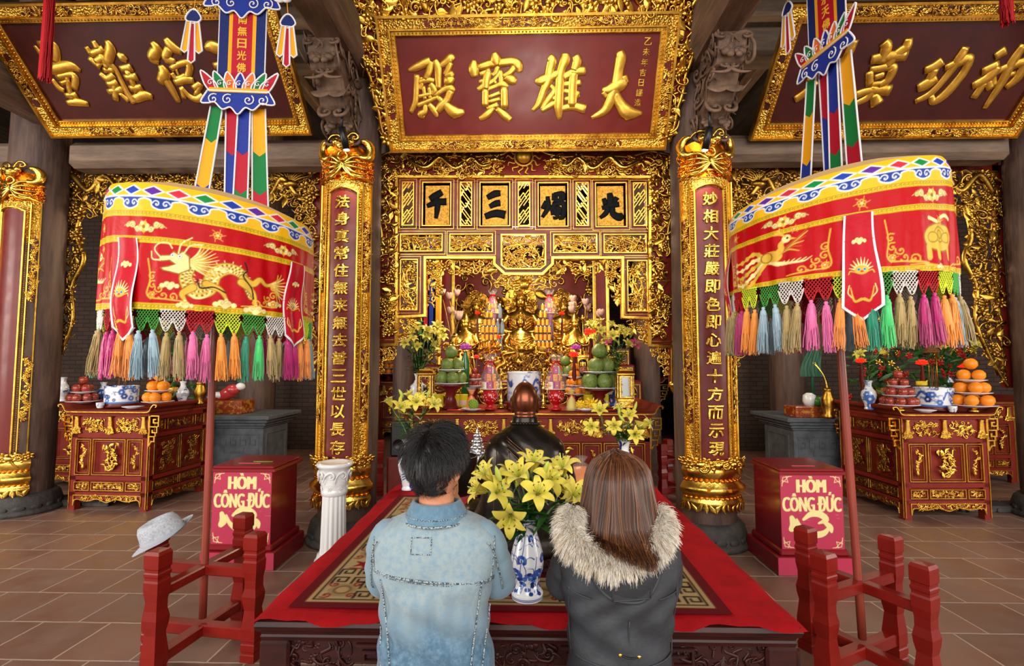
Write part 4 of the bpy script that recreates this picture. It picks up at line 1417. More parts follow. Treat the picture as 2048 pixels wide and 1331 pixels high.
carve(h1, [k5(250, 915), k5(370, 910), k5(330, 950), k5(300, 1000), k5(250, 1040)], .075, 113, 1.7, .03, -.02)
warp(h1, fS).build('hanging_openwork', GOLD, scr, True)
h1 = MB()
carve(h1, [k5(1525, 925), k5(1410, 915), k5(1440, 955), k5(1470, 1000), k5(1525, 1045)], .075, 114, 1.7, .03, -.02)
warp(h1, fS).build('hanging_openwork', GOLD, scr, True)
h1 = MB()
carve(h1, [k5(145, 1058), k5(238, 1055), k5(215, 1110), k5(175, 1130), k5(160, 1200), k5(145, 1200)], .06, 115, 1.7, .03, -.02)
warp(h1, fS).build('hanging_openwork', GOLD, scr, True)
h1 = MB()
carve(h1, [k5(1630, 1068), k5(1540, 1060), k5(1560, 1110), k5(1600, 1140), k5(1615, 1210), k5(1632, 1215)], .06, 116, 1.7, .03, -.02)
warp(h1, fS).build('hanging_openwork', GOLD, scr, True)
for (cx_, cy_, s) in ((893, 742, 1),):
 c0 = k5(cx_, cy_)
 hg.ball((c0[0], c0[1], .03), (.05, .055, .04), 12, 8)
 for q in (-1, 1):
  hg.ball((c0[0] + q * .022, c0[1] + .015, .065), .012, 8, 6)
  hg.ball((c0[0] + q * .05, c0[1] + .03, .02), (.02, .03, .015), 8, 6)
warp(hg, fS).build('lion_mask', GOLD, scr, True)
for a, b in ((118, 1232), (1650, 1250)):
 hg = MB()
 c0 = k5(a, b)
 hg.ball((c0[0], c0[1], .01), .035, 12, 8)
 d = -1 if a < 500 else 1
 hg.tube(smooth_path([(c0[0], c0[1], .01), (c0[0] + d * .0, c0[1] - .05, .01), (c0[0] + d * .03, c0[1] - .1, .01)], 4), np.linspace(.025, .006, 9), 6)
 warp(hg, fS).build('scroll_tip', GOLD, scr, True)

# ---------------------------------------------------------------- carved screens of the side bays
YB = 5.36
def side_screen(sgn, label, seed):
 f = wall_y(YB)
 q = lambda px, py: qs(px, py, YB)
 mir = (lambda x: x) if sgn < 0 else (lambda x: 2096 - x)
 t = thing('carved_bay_screen', label, 'carved screen', (sgn * 3.4, YB, 1.4))
 rd = MB()
 a, b = q(mir(98), 345), q(mir(640), 316)
 rd.box(a[0], b[0], a[1], b[1], -.04, 0)
 cs = [q(mir(x), y) for x, y in ((94, 330), (112, 330), (104, 560), (92, 700), (86, 775), (70, 775), (78, 640), (88, 500))]
 rd.prism(cs, (0, 0, 0), (1, 0, 0), (0, 1, 0), .04)
 cs = [q(mir(x), y) for x, y in ((640, 330), (628, 330), (622, 560), (622, 740), (640, 740))]
 rd.prism(cs, (0, 0, 0), (1, 0, 0), (0, 1, 0), .04)
 warp(rd, f).build('red_rim', LACQ, t, True)
 g = MB()
 bar(g, [q(mir(106), 345), q(mir(632), 343)], .03, .03)
 bar(g, [q(mir(110), 345), q(mir(104), 560), q(mir(90), 760)], .03, .03)
 top = [q(mir(x), y) for x, y in ((108, 347), (632, 345), (632, 400), (600, 410), (560, 402), (500, 420), (430, 425), (360, 432), (300, 432), (240, 425), (180, 430), (165, 440), (108, 420))]
 carve(g, top, .13, seed, 2.2, .07, 0, (3, 2, 3, 3, 2, 3))
 dn = [q(mir(x), y) for x, y in ((108, 400), (168, 400), (160, 470), (172, 520), (150, 560), (150, 640), (132, 700), (110, 745), (92, 765), (100, 620), (104, 500))]
 carve(g, dn, .12, seed + 1, 3.4, .07, 0, (3, 2, 3, 3, 2, 3))
 dn2 = [q(mir(x), y) for x, y in ((632, 400), (590, 400), (606, 470), (596, 560), (606, 660), (622, 740), (632, 740))]
 carve(g, dn2, .11, seed + 2, 1.8, .06, 0)
 # a winding cord along the inner edge of each drop
 e = [q(mir(x), y) for x, y in ((172, 405), (158, 470), (172, 520), (148, 575), (150, 640), (128, 700), (100, 750), (84, 772))]
 P = smooth_path(e, 6)
 g.tube(np.c_[P, np.full(len(P), .03)], np.linspace(.03, .015, len(P)), 7)
 warp(g, f).build('vine_carving', GOLDD, t, True)
 d = MB()
 mm = lambda x, y: q(mir(x), y)
 dragon(d, [mm(118, 390), mm(150, 355), mm(185, 385), mm(215, 352), mm(250, 380), mm(276, 340)], .035, mm(282, 322), -sgn, .05)
 warp(d, f).build('dragon', GOLDD, t, True)
 d = MB()
 dragon(d, [mm(600, 395), mm(570, 360), mm(540, 395), mm(510, 362)], .033, mm(500, 370), sgn, .05)
 warp(d, f).build('dragon', GOLDD, t, True)
 d = MB()
 # phoenix with spread wings beside the column
 c0 = mm(585, 372)
 d.ball((c0[0], c0[1], .06), (.09, .05, .05), 10, 7)
 for s in (-1, 1):
  for k in range(7):
   a = .5 + k * .22
   d.tube(smooth_path([(c0[0], c0[1], .06), (c0[0] + s * .12 * math.cos(a), c0[1] + .12 * math.sin(a), .07), (c0[0] + s * .25 * math.cos(a * .8), c0[1] + .2 * math.sin(a), .05)], 4), np.linspace(.022, .006, 9), 5)
 warp(d, f).build('phoenix', GOLDD, t, True)
 return t
side_screen(-1, 'gilded dragon fretwork screen over the table with two-tier apples and oranges', 200)
side_screen(1, 'gilded dragon fretwork screen over the table with three-tier apples and oranges', 230)

# ---------------------------------------------------------------- corbels and lamps under the roof beams
for sx, cx, lab in ((-1, -1.56, 'carved brown dragon corbel above the column behind the white pedestal'), (1, 1.59, 'carved brown dragon corbel above the column behind the fur-hooded person')):
 t = thing('dragon_corbel', lab, 'corbel', (cx, 4.1, 3.6))
 prof = smooth_path([(4.3, 3.32), (4.1, 3.42), (3.95, 3.55), (3.78, 3.62), (3.62, 3.78), (3.5, 3.82), (3.42, 3.95), (3.42, 4.03)], 5)
 sq = lambda y: 4.42 - (4.42 - y) * .74
 poly = [(sq(p[0]), p[1]) for p in prof] + [(4.42, 4.03), (4.42, 3.32)]
 m = MB().prism(poly, (cx + .11, 0, 0), (0, 1, 0), (0, 0, 1), .22, 0, .02)
 m.build('bracket', BEAMY, t, True)
 cv = MB()
 for s in (-1, 1):
  f = plane((cx + s * .11, 0, 0), (0, s, 0), (0, 0, 1))
  c = MB()
  carve(c, [(s * p[0], p[1]) for p in poly], .2, 300 + s, 1.3, .02, .0, (3, 3, 2, 0, 1, 2), 0, .45)
  cv.merge(warp(c, f))
 face = MB()
 for k, (y, z) in enumerate(((3.44, 3.96), (3.46, 3.86), (3.56, 3.78), (3.68, 3.68), (3.82, 3.58), (3.98, 3.5), (4.12, 3.4))):
  for s in (-1, 1):
   face.copies(TPL[(0, 4, 1, 2)[k % 4]], [frame((cx + s * .06, sq(y) - .02, z), np.array(Euler((math.pi / 2 - .5, 0, 0)).to_matrix()) @ rotm(0, 0, s * k) @ np.diag([s, 1, 1]), .17)])
 cv.merge(face)
 cv.build('carving', BEAMY, t, True)
 lx, ly, lz = at(683 if sx < 0 else 1420, 268, 3.95)
 lo = thing('spotlight', 'small black spotlight above the couplet board ' + ('behind the white pedestal' if sx < 0 else 'behind the fur-hooded person'), 'spotlight', (lx, ly, lz))
 MB().tube([(0, 0, .06), (sx * -.01, .03, -.02), (sx * -.02, .06, -.1)], .03, 14).build('lamp_body', BLACK, lo)
 MB().tube([(0, 0, .05), (0, .0, .2), (0, .1, .3)], .012, 6).build('lamp_arm', BLACK, lo)
 MB().ball((sx * -.021, .063, -.105), (.026, .026, .008), 12, 6).build('lamp_lens', mat('lit_lamp_lens', '#fff4dd', .3, emit=('#fff0d0', 6)), lo)
 spot_light('column_spot', (lx - sx * .03, ly + .03, lz - .14), (cx, 4.3, 2.4), 22, math.radians(80), (1.0, .82, .55), .8, .03)
# ================================================================ PARASOLS, STANDS, BANNERS, BOXES
GB, GL_, GD = '#d9ac3c', '#f0dc92', '#8d6415'

def emb_cloud(R, u, v, s, c=GL_):
 for a, b, r in ((-.5, 0, .16), (-.2, .1, .2), (.15, .08, .2), (.48, 0, .15), (0, -.06, .2)):
  R.disc((u + a * s, v + b * s), r * s * 1.12, GD)
 for a, b, r in ((-.5, 0, .16), (-.2, .1, .2), (.15, .08, .2), (.48, 0, .15), (0, -.06, .2)):
  R.disc((u + a * s, v + b * s), r * s, c)
 R.line(spiral2((u - .15 * s, v + .08 * s), .13 * s, 0, 1.2, 10), .02 * s, GD)
 R.line(spiral2((u + .2 * s, v + .06 * s), .13 * s, 3, 1.2, 10, -1), .02 * s, GD)

def emb_scroll(R, u, v, s, f=1):
 """flower between curling clouds"""
 for q in (-1, 1):
  X_ = lambda pts: smooth_path([(u + q * a * s, v + b * s) for a, b in pts], 5)
  P = X_([(.1, .05), (.35, -.16), (.55, .02), (.75, .18), (1.05, .0)])
  R.line(P, np.interp(np.linspace(0, 1, len(P)), [0, .5, 1], [.05, .12, .02]) * s, GD)
  R.line(P, np.interp(np.linspace(0, 1, len(P)), [0, .5, 1], [.03, .09, .01]) * s, GL_)
  for a, b, r in ((.34, -.1, .15), (.62, .1, .17), (.84, .06, .12)):
   R.disc((u + q * a * s, v + b * s), r * s, GD); R.disc((u + q * a * s, v + b * s), r * .84 * s, GL_)
   R.line(spiral2((u + q * a * s, v + b * s), r * .8 * s, a * 4, 1.4, 14, q), .028 * s, GD)
 for k in range(7):
  a = k * .898 + .3
  R.disc((u + .17 * s * math.cos(a), v + .17 * s * math.sin(a)), .1 * s, GB if k % 2 else GL_)
  R.line([(u, v), (u + .3 * s * math.cos(a), v + .34 * s * math.sin(a))], np.array([.04, .015]) * s, GB)
 R.disc((u, v), .08 * s, GD)

def emb_flower(R, u, v, s):
 for k in range(5):
  a = k * 1.256 + .31
  R.disc((u + .28 * s * math.cos(a), v + .28 * s * math.sin(a)), .2 * s, GB)
  R.disc((u + .28 * s * math.cos(a), v + .28 * s * math.sin(a)), .1 * s, '#c01624')
 R.disc((u, v), .12 * s, GL_)
 for k in range(6):
  a = k * 1.047
  R.line([(u + .4 * s * math.cos(a), v + .4 * s * math.sin(a)), (u + .8 * s * math.cos(a + .2), v + .8 * s * math.sin(a + .2))], .06 * s, GB)

def emb_corner(R, u, v, s, sx):
 R.line(smooth_path([(u + sx * s, v), (u + sx * .5 * s, v + .05 * s), (u, v + .12 * s), (u + sx * .04 * s, v + .6 * s), (u - sx * .03 * s, v + 1.1 * s)], 5), .035 * s, GB)
 for a, b in ((.1, .12), (.4, .15), (.65, .12), (.12, .42), (.1, .65), (.3, .32)):
  R.line(spiral2((u + sx * a * s, v + b * s), .12 * s, a * 9, 1.2, 12), .03 * s, GB)
 emb_flower(R, u + sx * .12 * s, v + .16 * s, .17 * s)

def emb_dragon(R, u, v, s):
 q = lambda pts: [(u + a * s, v + b * s) for a, b in pts]
 body = smooth_path([(-.5, .16), (-.56, -.06), (-.44, -.26), (-.24, -.2), (-.16, .06), (.04, .2), (.24, .14), (.34, -.08), (.42, -.28)], 8)
 w = np.interp(np.linspace(0, 1, len(body)), [0, .3, .6, 1], [.13, .24, .2, .07]) * s
 for k in range(0, len(body), 3):
  d = body[min(k + 1, len(body) - 1)] - body[max(k - 1, 0)]
  nn = np.array([-d[1], d[0]]) / (np.linalg.norm(d) + 1e-9)
  R.line(q([body[k], body[k] + nn * (.6 * w[k] / s + .03) + d * .4]), np.array([.05, .008]) * s, GL_)
 R.line(q(body), w + .03 * s, GD); R.line(q(body), w, GB)
 rg = random.Random(3)
 for k in range(1, len(body) - 1):
  for e in (-.3, 0, .3):
   d = body[k + 1] - body[k - 1]
   nn = np.array([-d[1], d[0]]) / (np.linalg.norm(d) + 1e-9)
   c = body[k] + nn * e * w[k] / s
   R.disc((u + c[0] * s, v + c[1] * s), .019 * s, GD if (k + int(e * 10)) % 2 else GL_)
 R.line(q([p + (.0, -.5 * ww / s) for p, ww in zip(body[14:36], w[14:36])]), .03 * s, GL_)
 tail = smooth_path([(.28, .06), (.44, -.02), (.56, .08), (.68, .0), (.84, .03)], 6)
 R.line(q(tail), np.linspace(.15, .06, len(tail)) * s, GD); R.line(q(tail), np.linspace(.12, .04, len(tail)) * s, GB)
 for k in range(9):
  R.line(q(smooth_path([(.78, .02), (.95, .16 - .045 * k), (1.2 - .05 * abs(k - 4), .26 - .07 * k)], 4)), np.linspace(.05, .01, 9) * s, GL_ if k % 2 else GB)
 for leg in ([(-.26, -.12), (-.06, -.2), (.04, -.36)], [(.26, -.02), (.44, -.18), (.5, -.42)], [(-.46, -.2), (-.6, -.32), (-.56, -.44)]):
  P = smooth_path(leg, 5)
  R.line(q(P), np.linspace(.15, .06, len(P)) * s, GD); R.line(q(P), np.linspace(.12, .04, len(P)) * s, GB)
  for e in (-.07, 0, .07):
   R.line(q([P[-1], P[-1] + (e, -.07)]), np.array([.035, .01]) * s, GL_)
 for st in ([(-.4, -.06), (-.34, -.2), (-.16, -.16), (.02, -.24)], [(.3, .36), (.34, .22), (.28, .1), (.42, -.1), (.46, -.3)]):
  R.line(q(smooth_path(st, 5)), .026 * s, '#15100c')
 for k in range(13):
  a = 1.2 - k * .19
  R.line(q(smooth_path([(-.54, .22), (-.46 + .14 * math.cos(a), .24 + .16 * math.sin(a)), (-.38 + .3 * math.cos(a + .25), .24 + .34 * math.sin(a + .2))], 4)), np.linspace(.05, .008, 9) * s, GB if k % 2 else GL_)
 R.poly(q([(-.5, .1), (-.52, .34), (-.62, .42), (-.68, .36), (-.76, .4), (-.8, .33), (-.95, .31), (-1.0, .24), (-.93, .2), (-.82, .22), (-.74, .17), (-.86, .13), (-.96, .1), (-.92, .05), (-.8, .03), (-.66, .0)]), GD)
 R.poly(q([(-.52, .11), (-.54, .32), (-.62, .39), (-.68, .33), (-.76, .37), (-.8, .31), (-.94, .29), (-.97, .24), (-.92, .22), (-.81, .245), (-.7, .17), (-.84, .115), (-.93, .095), (-.9, .065), (-.8, .05), (-.66, .02)]), GL_)
 for a, b in ((-.77, .32), (-.66, .31)):
  R.disc((u + a * s, v + b * s), .036 * s, GD); R.disc((u + a * s, v + b * s), .028 * s, '#ffffff'); R.disc((u + a * s, v + b * s), .014 * s, '#1a1a1a')
 for st in ([(-.6, .38), (-.52, .52), (-.36, .56)], [(-.68, .36), (-.64, .54), (-.5, .66)], [(-.95, .27), (-1.06, .4), (-.98, .5), (-.84, .52), (-.78, .44)], [(-.95, .22), (-1.1, .24), (-1.12, .36)]):
  R.line(q(smooth_path(st, 4)), .02 * s, GL_)
 for a, b, r in ((-.8, -.2, .24), (.02, -.46, .28), (.5, -.52, .3), (.88, -.36, .24), (-.02, .16, .22), (-.56, -.52, .2)):
  emb_cloud(R, u + a * s, v + b * s, r * s)

def emb_phoenix(R, u, v, s):
 q = lambda pts: [(u + a * s, v + b * s) for a, b in pts]
 for k in range(5):
  P = smooth_path([(.05, 0), (-.3, .22 - .16 * k), (-.62, .1 - .2 * k), (-1.0, .06 - .16 * k)], 6)
  R.line(q(P), np.linspace(.1, .03, len(P)) * s, (GB, GL_, '#b9a83a', GL_, GB)[k])
  for j in range(4, len(P), 3):
   R.disc(q([P[j]])[0], .06 * s, GL_ if k % 2 else GB)
 R.disc((u + .12 * s, v + .02 * s), .26 * s, GB, .15 * s)
 R.disc((u + .02 * s, v + .04 * s), .15 * s, GD, .12 * s); R.disc((u + .02 * s, v + .04 * s), .12 * s, GB, .1 * s)
 for k in range(6):
  R.line(q(smooth_path([(.3, .05), (.5 + .03 * k, .12 + .04 * k), (.7 + .04 * k, .05 + .1 * k)], 4)), np.linspace(.06, .015, 9) * s, '#a8541e' if k % 2 else GB)
  R.line(q(smooth_path([(.1, -.1), (.3 + .08 * k, -.2), (.42 + .1 * k, -.12)], 4)), np.linspace(.05, .015, 9) * s, GL_)
 R.line(q(smooth_path([(.25, .06), (.36, .16), (.36, .28), (.46, .36)], 4)), np.linspace(.14, .08, 13) * s, GB)
 R.disc((u + .47 * s, v + .38 * s), .09 * s, GL_); R.disc((u + .49 * s, v + .39 * s), .025 * s, '#181410')
 R.poly(q([(.54, .4), (.66, .34), (.54, .33)]), GB)
 for k in range(4):
  R.line(q(smooth_path([(.44, .44), (.34, .5 + .02 * k), (.22 + .04 * k, .52 + .04 * k)], 4)), .03 * s, GB)
 emb_flower(R, u + .62 * s, v + .56 * s, .12 * s)

def emb_turtle(R, u, v, s):
 R.disc((u, v), .5 * s, GD, .3 * s); R.disc((u, v), .47 * s, GB, .27 * s)
 for a, b, r in ((0, .06, .2), (-.24, 0, .13), (.24, 0, .13), (0, .06, .11)):
  R.disc((u + a * s, v + b * s), r * s, '#c9a832'); R.line([(u + (a + r * math.cos(t)) * s, v + (b + r * .8 * math.sin(t)) * s) for t in np.linspace(0, 6.3, 14)], .02 * s, GD)
 for a in (-.36, -.1, .3):
  R.line([(u + a * s, v - .2 * s), (u + (a + .02) * s, v - .4 * s)], .14 * s, GB)
 R.line(smooth_path([(u - .3 * s, v + .4 * s), (u - .05 * s, v + .32 * s), (u + .2 * s, v + .45 * s), (u + .4 * s, v + .38 * s)], 4), .07 * s, GL_)
 emb_flower(R, u + .05 * s, v + .34 * s, .18 * s)
 for k in range(3):
  R.line(smooth_path([(u - .75 * s, v - .45 * s - .09 * k * s), (u - .3 * s, v - .55 * s), (u + .1 * s, v - .75 * s + .05 * k * s), (u + .6 * s, v - .5 * s - .09 * k * s)], 5), .025 * s, GB)
 emb_cloud(R, u - .05 * s, v - .6 * s, .22 * s)

def emb_mask(R, u, v, s):
 for k in range(9):
  a = .15 + k * .355
  R.line([(u + .2 * s * math.cos(a), v + .12 * s * math.sin(a)), (u + .5 * s * math.cos(a), v + .52 * s * math.sin(a) + .04 * s)], np.array([.1, .02]) * s, GL_)
 R.disc((u, v), .28 * s, GB, .2 * s)
 for q in (-1, 1):
  R.disc((u + q * .12 * s, v + .02 * s), .06 * s, '#3fa5d8'); R.disc((u + q * .12 * s, v + .02 * s), .025 * s, '#101418')
  R.line(smooth_path([(u + q * .2 * s, v - .1 * s), (u + q * .45 * s, v - .02 * s), (u + q * .52 * s, v - .14 * s)], 4), .05 * s, GB)
 R.disc((u, v - .07 * s), .07 * s, '#c23a2e', .05 * s)

TCOL = {'tan': '#a98f55', 'pink': '#d8639b', 'orange': '#ee9230', 'teal': '#0a8a6a', 'magenta': '#b8136c', 'blue': '#93aebb', 'green': '#3cc266', 'yellow': '#c9a82a'}
NCOL = {'white': '#d9d3cb', 'red': '#b8121f', 'lime': '#cfe02c', 'green': '#3f9a3a'}
THREAD = {k: mat(k + '_thread', v, .45, sheen=.3) for k, v in TCOL.items()}
NETM = {k: mat(k + '_net_cord', v, .6) for k, v in NCOL.items()}
rngT = np.random.default_rng(12)

def tassel_mesh():
 mb = MB()
 N = 64
 a = rngT.uniform(0, 6.283, N)
 q = np.sqrt(rngT.uniform(.1, 1, N))
 k = 6
 t = np.linspace(0, 1, k)
 fl = .012 + .012 * t ** .6
 fz = .155 + .075 * rngT.random(N) * .5
 P = np.zeros((N, k, 3))
 wob = rngT.normal(0, .0018, (N, k)).cumsum(1)
 P[:, :, 0] = q[:, None] * np.cos(a)[:, None] * fl + wob
 P[:, :, 1] = q[:, None] * np.sin(a)[:, None] * fl + rngT.normal(0, .0018, (N, k)).cumsum(1)
 P[:, :, 2] = -.03 - fz[:, None] * t
 mb.strands(P, .0019)
 mb.lathe([(0, 0), (.006, -.002), (.009, -.008), (.006, -.014), (.012, -.02), (.0145, -.035), (.0125, -.042), (.015, -.055), (.018, -.12), (.0, -.15)], 10)
 return mb

def net_mesh(w, col):
 """a piece of knotted net hanging in two points"""
 mb = MB()
 h = .1
 n = 8
 low = lambda x: -.035 - .062 * abs(math.sin(math.pi * 2 * (x / w + .5)))
 for s in (-1, 1):
  for k in range(-n, n + 1):
   x0 = k * w / n
   pts = []
   for t in np.linspace(0, 1, 9):
    x, z = x0 + s * t * h * .75, -t * h
    if -w / 2 <= x <= w / 2 and z >= low(x) - .004:
     pts.append((x, .002 * s, z))
   if len(pts) > 1:
    mb.tube(pts, .0022, 4, cap=False)
 xs = np.linspace(-w / 2, w / 2, 17)
 mb.tube([(x, 0, low(x)) for x in xs], .0028, 4)
 mb.tube([(-w / 2, 0, 0), (w / 2, 0, 0)], .003, 4)
 return mb

def parasol(label, cx, cy, r, zt, zb, tilt, face, scenes, pend, foot, shift):
 """face: compass angle of the side turned to the entrance; scenes/pend: degrees round from there"""
 t = thing('ceremonial_parasol', label, 'parasol', tuple(foot))
 L, H = 2 * math.pi * r, zt - zb
 R = Raster(L, H, .0032, '#b00610')
 V = lambda f: H * (1 - f)
 U = lambda deg: (deg + 180) / 360 * L
 R.rect(-1, L + 1, V(.27), H + 1, '#eab01c')
 for f0, f1 in ((.225, .275), (.43, .48), (.95, 1.01)):
  R.rect(-1, L + 1, V(f1), V(f0), '#d8b41a')
  n = int(L / .018)
  for k in range(n):
   u = (k + .5) * L / n
   m, d = V((f0 + f1) / 2), H * (f1 - f0) * .3
   R.line([(u - .007, m - d), (u - .007, m + d), (u + .006, m + d), (u + .006, m - d * .2), (u - .001, m - d * .2)], .0028, '#8f7410')
 n = 28
 cols = ['#c92a3c', '#17803a', '#2340a0', '#5d2a8c']
 for k in range(n):
  u, v, a, b = (k + .5) * L / n, V(.065), L / n * .46, H * .042
  R.poly([(u - a, v), (u, v + b), (u + a, v), (u, v - b)], cols[k % 4])
  R.line([(u - a, v), (u, v + b), (u + a, v), (u, v - b)], .006, '#e3e0e6', True)
 m = 20
 for k in range(m):
  u, w = (k + .5) * L / m, L / m
  P = [(u - w / 2, V(.13)), (u - w * .3, V(.145)), (u - w * .26, V(.19)), (u - .02 * w, V(.215)), (u + w * .24, V(.19)), (u + w * .3, V(.145)), (u + w / 2, V(.13)), (u + w / 2, V(.118)), (u - w / 2, V(.118))]
  P = smooth_path(P, 3)
  R.poly(P, '#1c3c92')
  R.line(P[:19], .006, '#dfe2ea')
  for q in (-1, 1):
   R.line(spiral2((u + q * w * .13, V(.168)), .017, 1.6 - q * 1.4, 1.1, 14, q), .0045, '#dfe2ea')
 R.line([(0, V(.116)), (L, V(.116))], .007, '#dfe2ea')
 for k in range(10):
  d = -180 + 36 * k + shift
  (emb_scroll if k % 2 == 0 else emb_flower)(R, U((d + 180) % 360 - 180), V(.355), .1 if k % 2 == 0 else .04)
 for d, fn, s in scenes:
  fn(R, U(d), V(.715), s)
 for d in pend:
  for sx in (-1, 1):
   emb_corner(R, U((d + sx * 12.5 + 180) % 360 - 180), V(.93), .17, sx)
 # cloth wall
 A = (R.u / L * 2 * math.pi - math.pi)
 rot = np.array([math.cos(face), math.sin(face)]), np.array([-math.sin(face), math.cos(face)])
 def pos(a, z, dr=0.0):
  f = (z - zb) / H
  rr = r + dr + .004 * np.sin(a * 37) * (1 - f) + .006 * np.sin(a * 11 + z * 9) * (1 - f * .6) - .02 * np.clip((f - .86) / .14, 0, 1) ** 2
  x, y = rr * np.cos(a), rr * np.sin(a)
  X = cx + x * rot[0][0] + y * rot[1][0]
  Y = cy + x * rot[0][1] + y * rot[1][1]
  return np.stack([X, Y, z + np.clip(f, 0, 1) * tilt * (X - cx) / r + .3 * tilt * (X - cx) / r], -1)
 AA, ZZ = np.meshgrid(A, zb + R.v)
 MB().grid(pos(AA, ZZ), col=R.A).build('valance', SATIN, t, True)
 # inside lining and top cover
 AA, ZZ = np.meshgrid(np.linspace(-math.pi, math.pi, 73), np.linspace(zb + .004, zt - .02, 6))
 MB().grid(pos(AA, ZZ, -.008)).build('lining', mat('red_lining_cloth', '#8e1018', .6), t, True)
 tp = MB()
 ring = pos(np.linspace(-math.pi, math.pi, 73), np.full(73, zt))
 ctr = np.array([cx, cy, zt + .05])
 tp.grid([ring * (1 - k) + ctr * k + np.array([0, 0, .05 * math.sin(k * 3.1)]) for k in np.linspace(0, .97, 8)])
 tp.build('top_cover', mat('yellow_satin', '#d39a18', .45, sheen=.2), t, True)
 # pole
 P = smooth_path([tuple(foot), tuple((np.array(foot) + np.array([cx, cy, zt + .06])) / 2), (cx, cy, zt + .06)], 4)
 MB().tube(P, .0185, 14).build('pole', mat('red_brown_pole', '#8e3a2a', .35, coat=.3, vary=('#6f2a1e', 9, .4, .7), stretch=(1, 1, .2)), t, True)
 # pendants
 for d in pend:
  a0 = math.radians(d)
  w0, w1, h = .052, .075, .40
  RR = Raster(.16, h + .06, .0025, '#b51526')
  emb_cloud(RR, .08, h - .06, .055); emb_mask(RR, .08, h * .53, .1)
  for q in (-1, 1):
   RR.line(smooth_path([(.08 + q * .005, .09), (.08 + q * .03, .085), (.08 + q * .045, .14)], 4), np.linspace(.012, .004, 9), GB)
   RR.line(smooth_path([(.08 + q * .04, .1), (.08 + q * .055, .12), (.08 + q * .05, .15)], 4), .004, GL_)
  G = []
  for j, v in enumerate(RR.v):
   f = v / RR.v[-1]
   half = w1 + (w0 - w1) * f
   row = []
   for u in RR.u:
    s = (u - .08) / .08
    vv = max(v, .06 * abs(s)) if v < .061 else v
    row.append((a0 + s * half / r, zb + H * .55 - (h + .06) + vv, .012 + .012 * math.sin(f * 7 + d)))
   G.append(row)
  G = np.array(G)
  P3 = pos(G[..., 0], G[..., 1], G[..., 2])
  g = MB()
  C4 = RR.A.copy()
  S = (RR.u - .08) / .08
  VV = np.where(RR.v[:, None] < .061, np.maximum(RR.v[:, None], .06 * np.abs(S)[None]), RR.v[:, None])
  edge = (np.abs(S)[None] > .86) | (VV < .06 * np.abs(S)[None] + .012)
  C4[edge] = C('#e6e0e4')
  g.grid(P3, col=C4)
  g.build('pendant', SATIN, t, True)
 # nets and tassels
 n = 56
 seqT = ['tan', 'magenta', 'orange', 'blue', 'tan', 'pink', 'orange', 'teal']
 seqN = ['white', 'red', 'lime', 'green']
 for k in range(n // 2):
  a = (k + .5) / (n / 2) * 2 * math.pi - math.pi
  p = pos(np.array([a]), np.array([zb + .002]), -.004)[0]
  key = seqN[k % 4]
  if key not in NETS:
   o = NETS[key] = net_mesh(2 * math.pi * .49 / 28 * .99, key).build('net', NETM[key], t)
  else:
   o = NETS[key].copy(); COL.objects.link(o); o.parent = t
  ang = face + a + math.pi / 2
  o.location = Vector(p) - t.location
  o.rotation_euler = (0, 0, ang)
  for s in (-1, 1):
   a2 = a + s * math.pi / n
   p = pos(np.array([a2]), np.array([zb - .088 - .006 * ((k * 7 + s) % 3)]), -.004)[0]
   c = seqT[k % 8] if not (seqT[k % 8] == 'teal' and s > 0 and k % 3 == 0) else 'green'
   if c not in TASS:
    o = TASS[c] = tassel_mesh().build('tassel', THREAD[c], t)
   else:
    o = TASS[c].copy(); COL.objects.link(o); o.parent = t
   o.location = Vector(p) - t.location
   o.rotation_euler = (rngT.normal(0, .04), rngT.normal(0, .04), k * 1.3 + s)
 return t

NETS, TASS = {}, {}
# the two processional parasols
FL = math.atan2(-2.66, 1.67)
parasol('red embroidered parasol with a gold dragon, yellow top band and coloured tassels', -1.675, 2.66, .49, 2.32, 1.745, -.045, FL,
  [(4, emb_dragon, .27), (-86, emb_phoenix, .2), (94, emb_phoenix, .2), (180, emb_turtle, .18)], (-45, 45, 135, -135), (-1.68, 2.66, .18), 0)
FR = math.atan2(-2.54, -1.55)
parasol('red embroidered parasol with a gold phoenix and tortoise, yellow top band and coloured tassels', 1.555, 2.54, .475, 2.36, 1.88, .06, FR,
  [(-33, emb_phoenix, .22), (54, emb_turtle, .2), (147, emb_dragon, .24), (-123, emb_dragon, .24)], (12, -78, 102, -168), (1.63, 2.54, .18), 14)

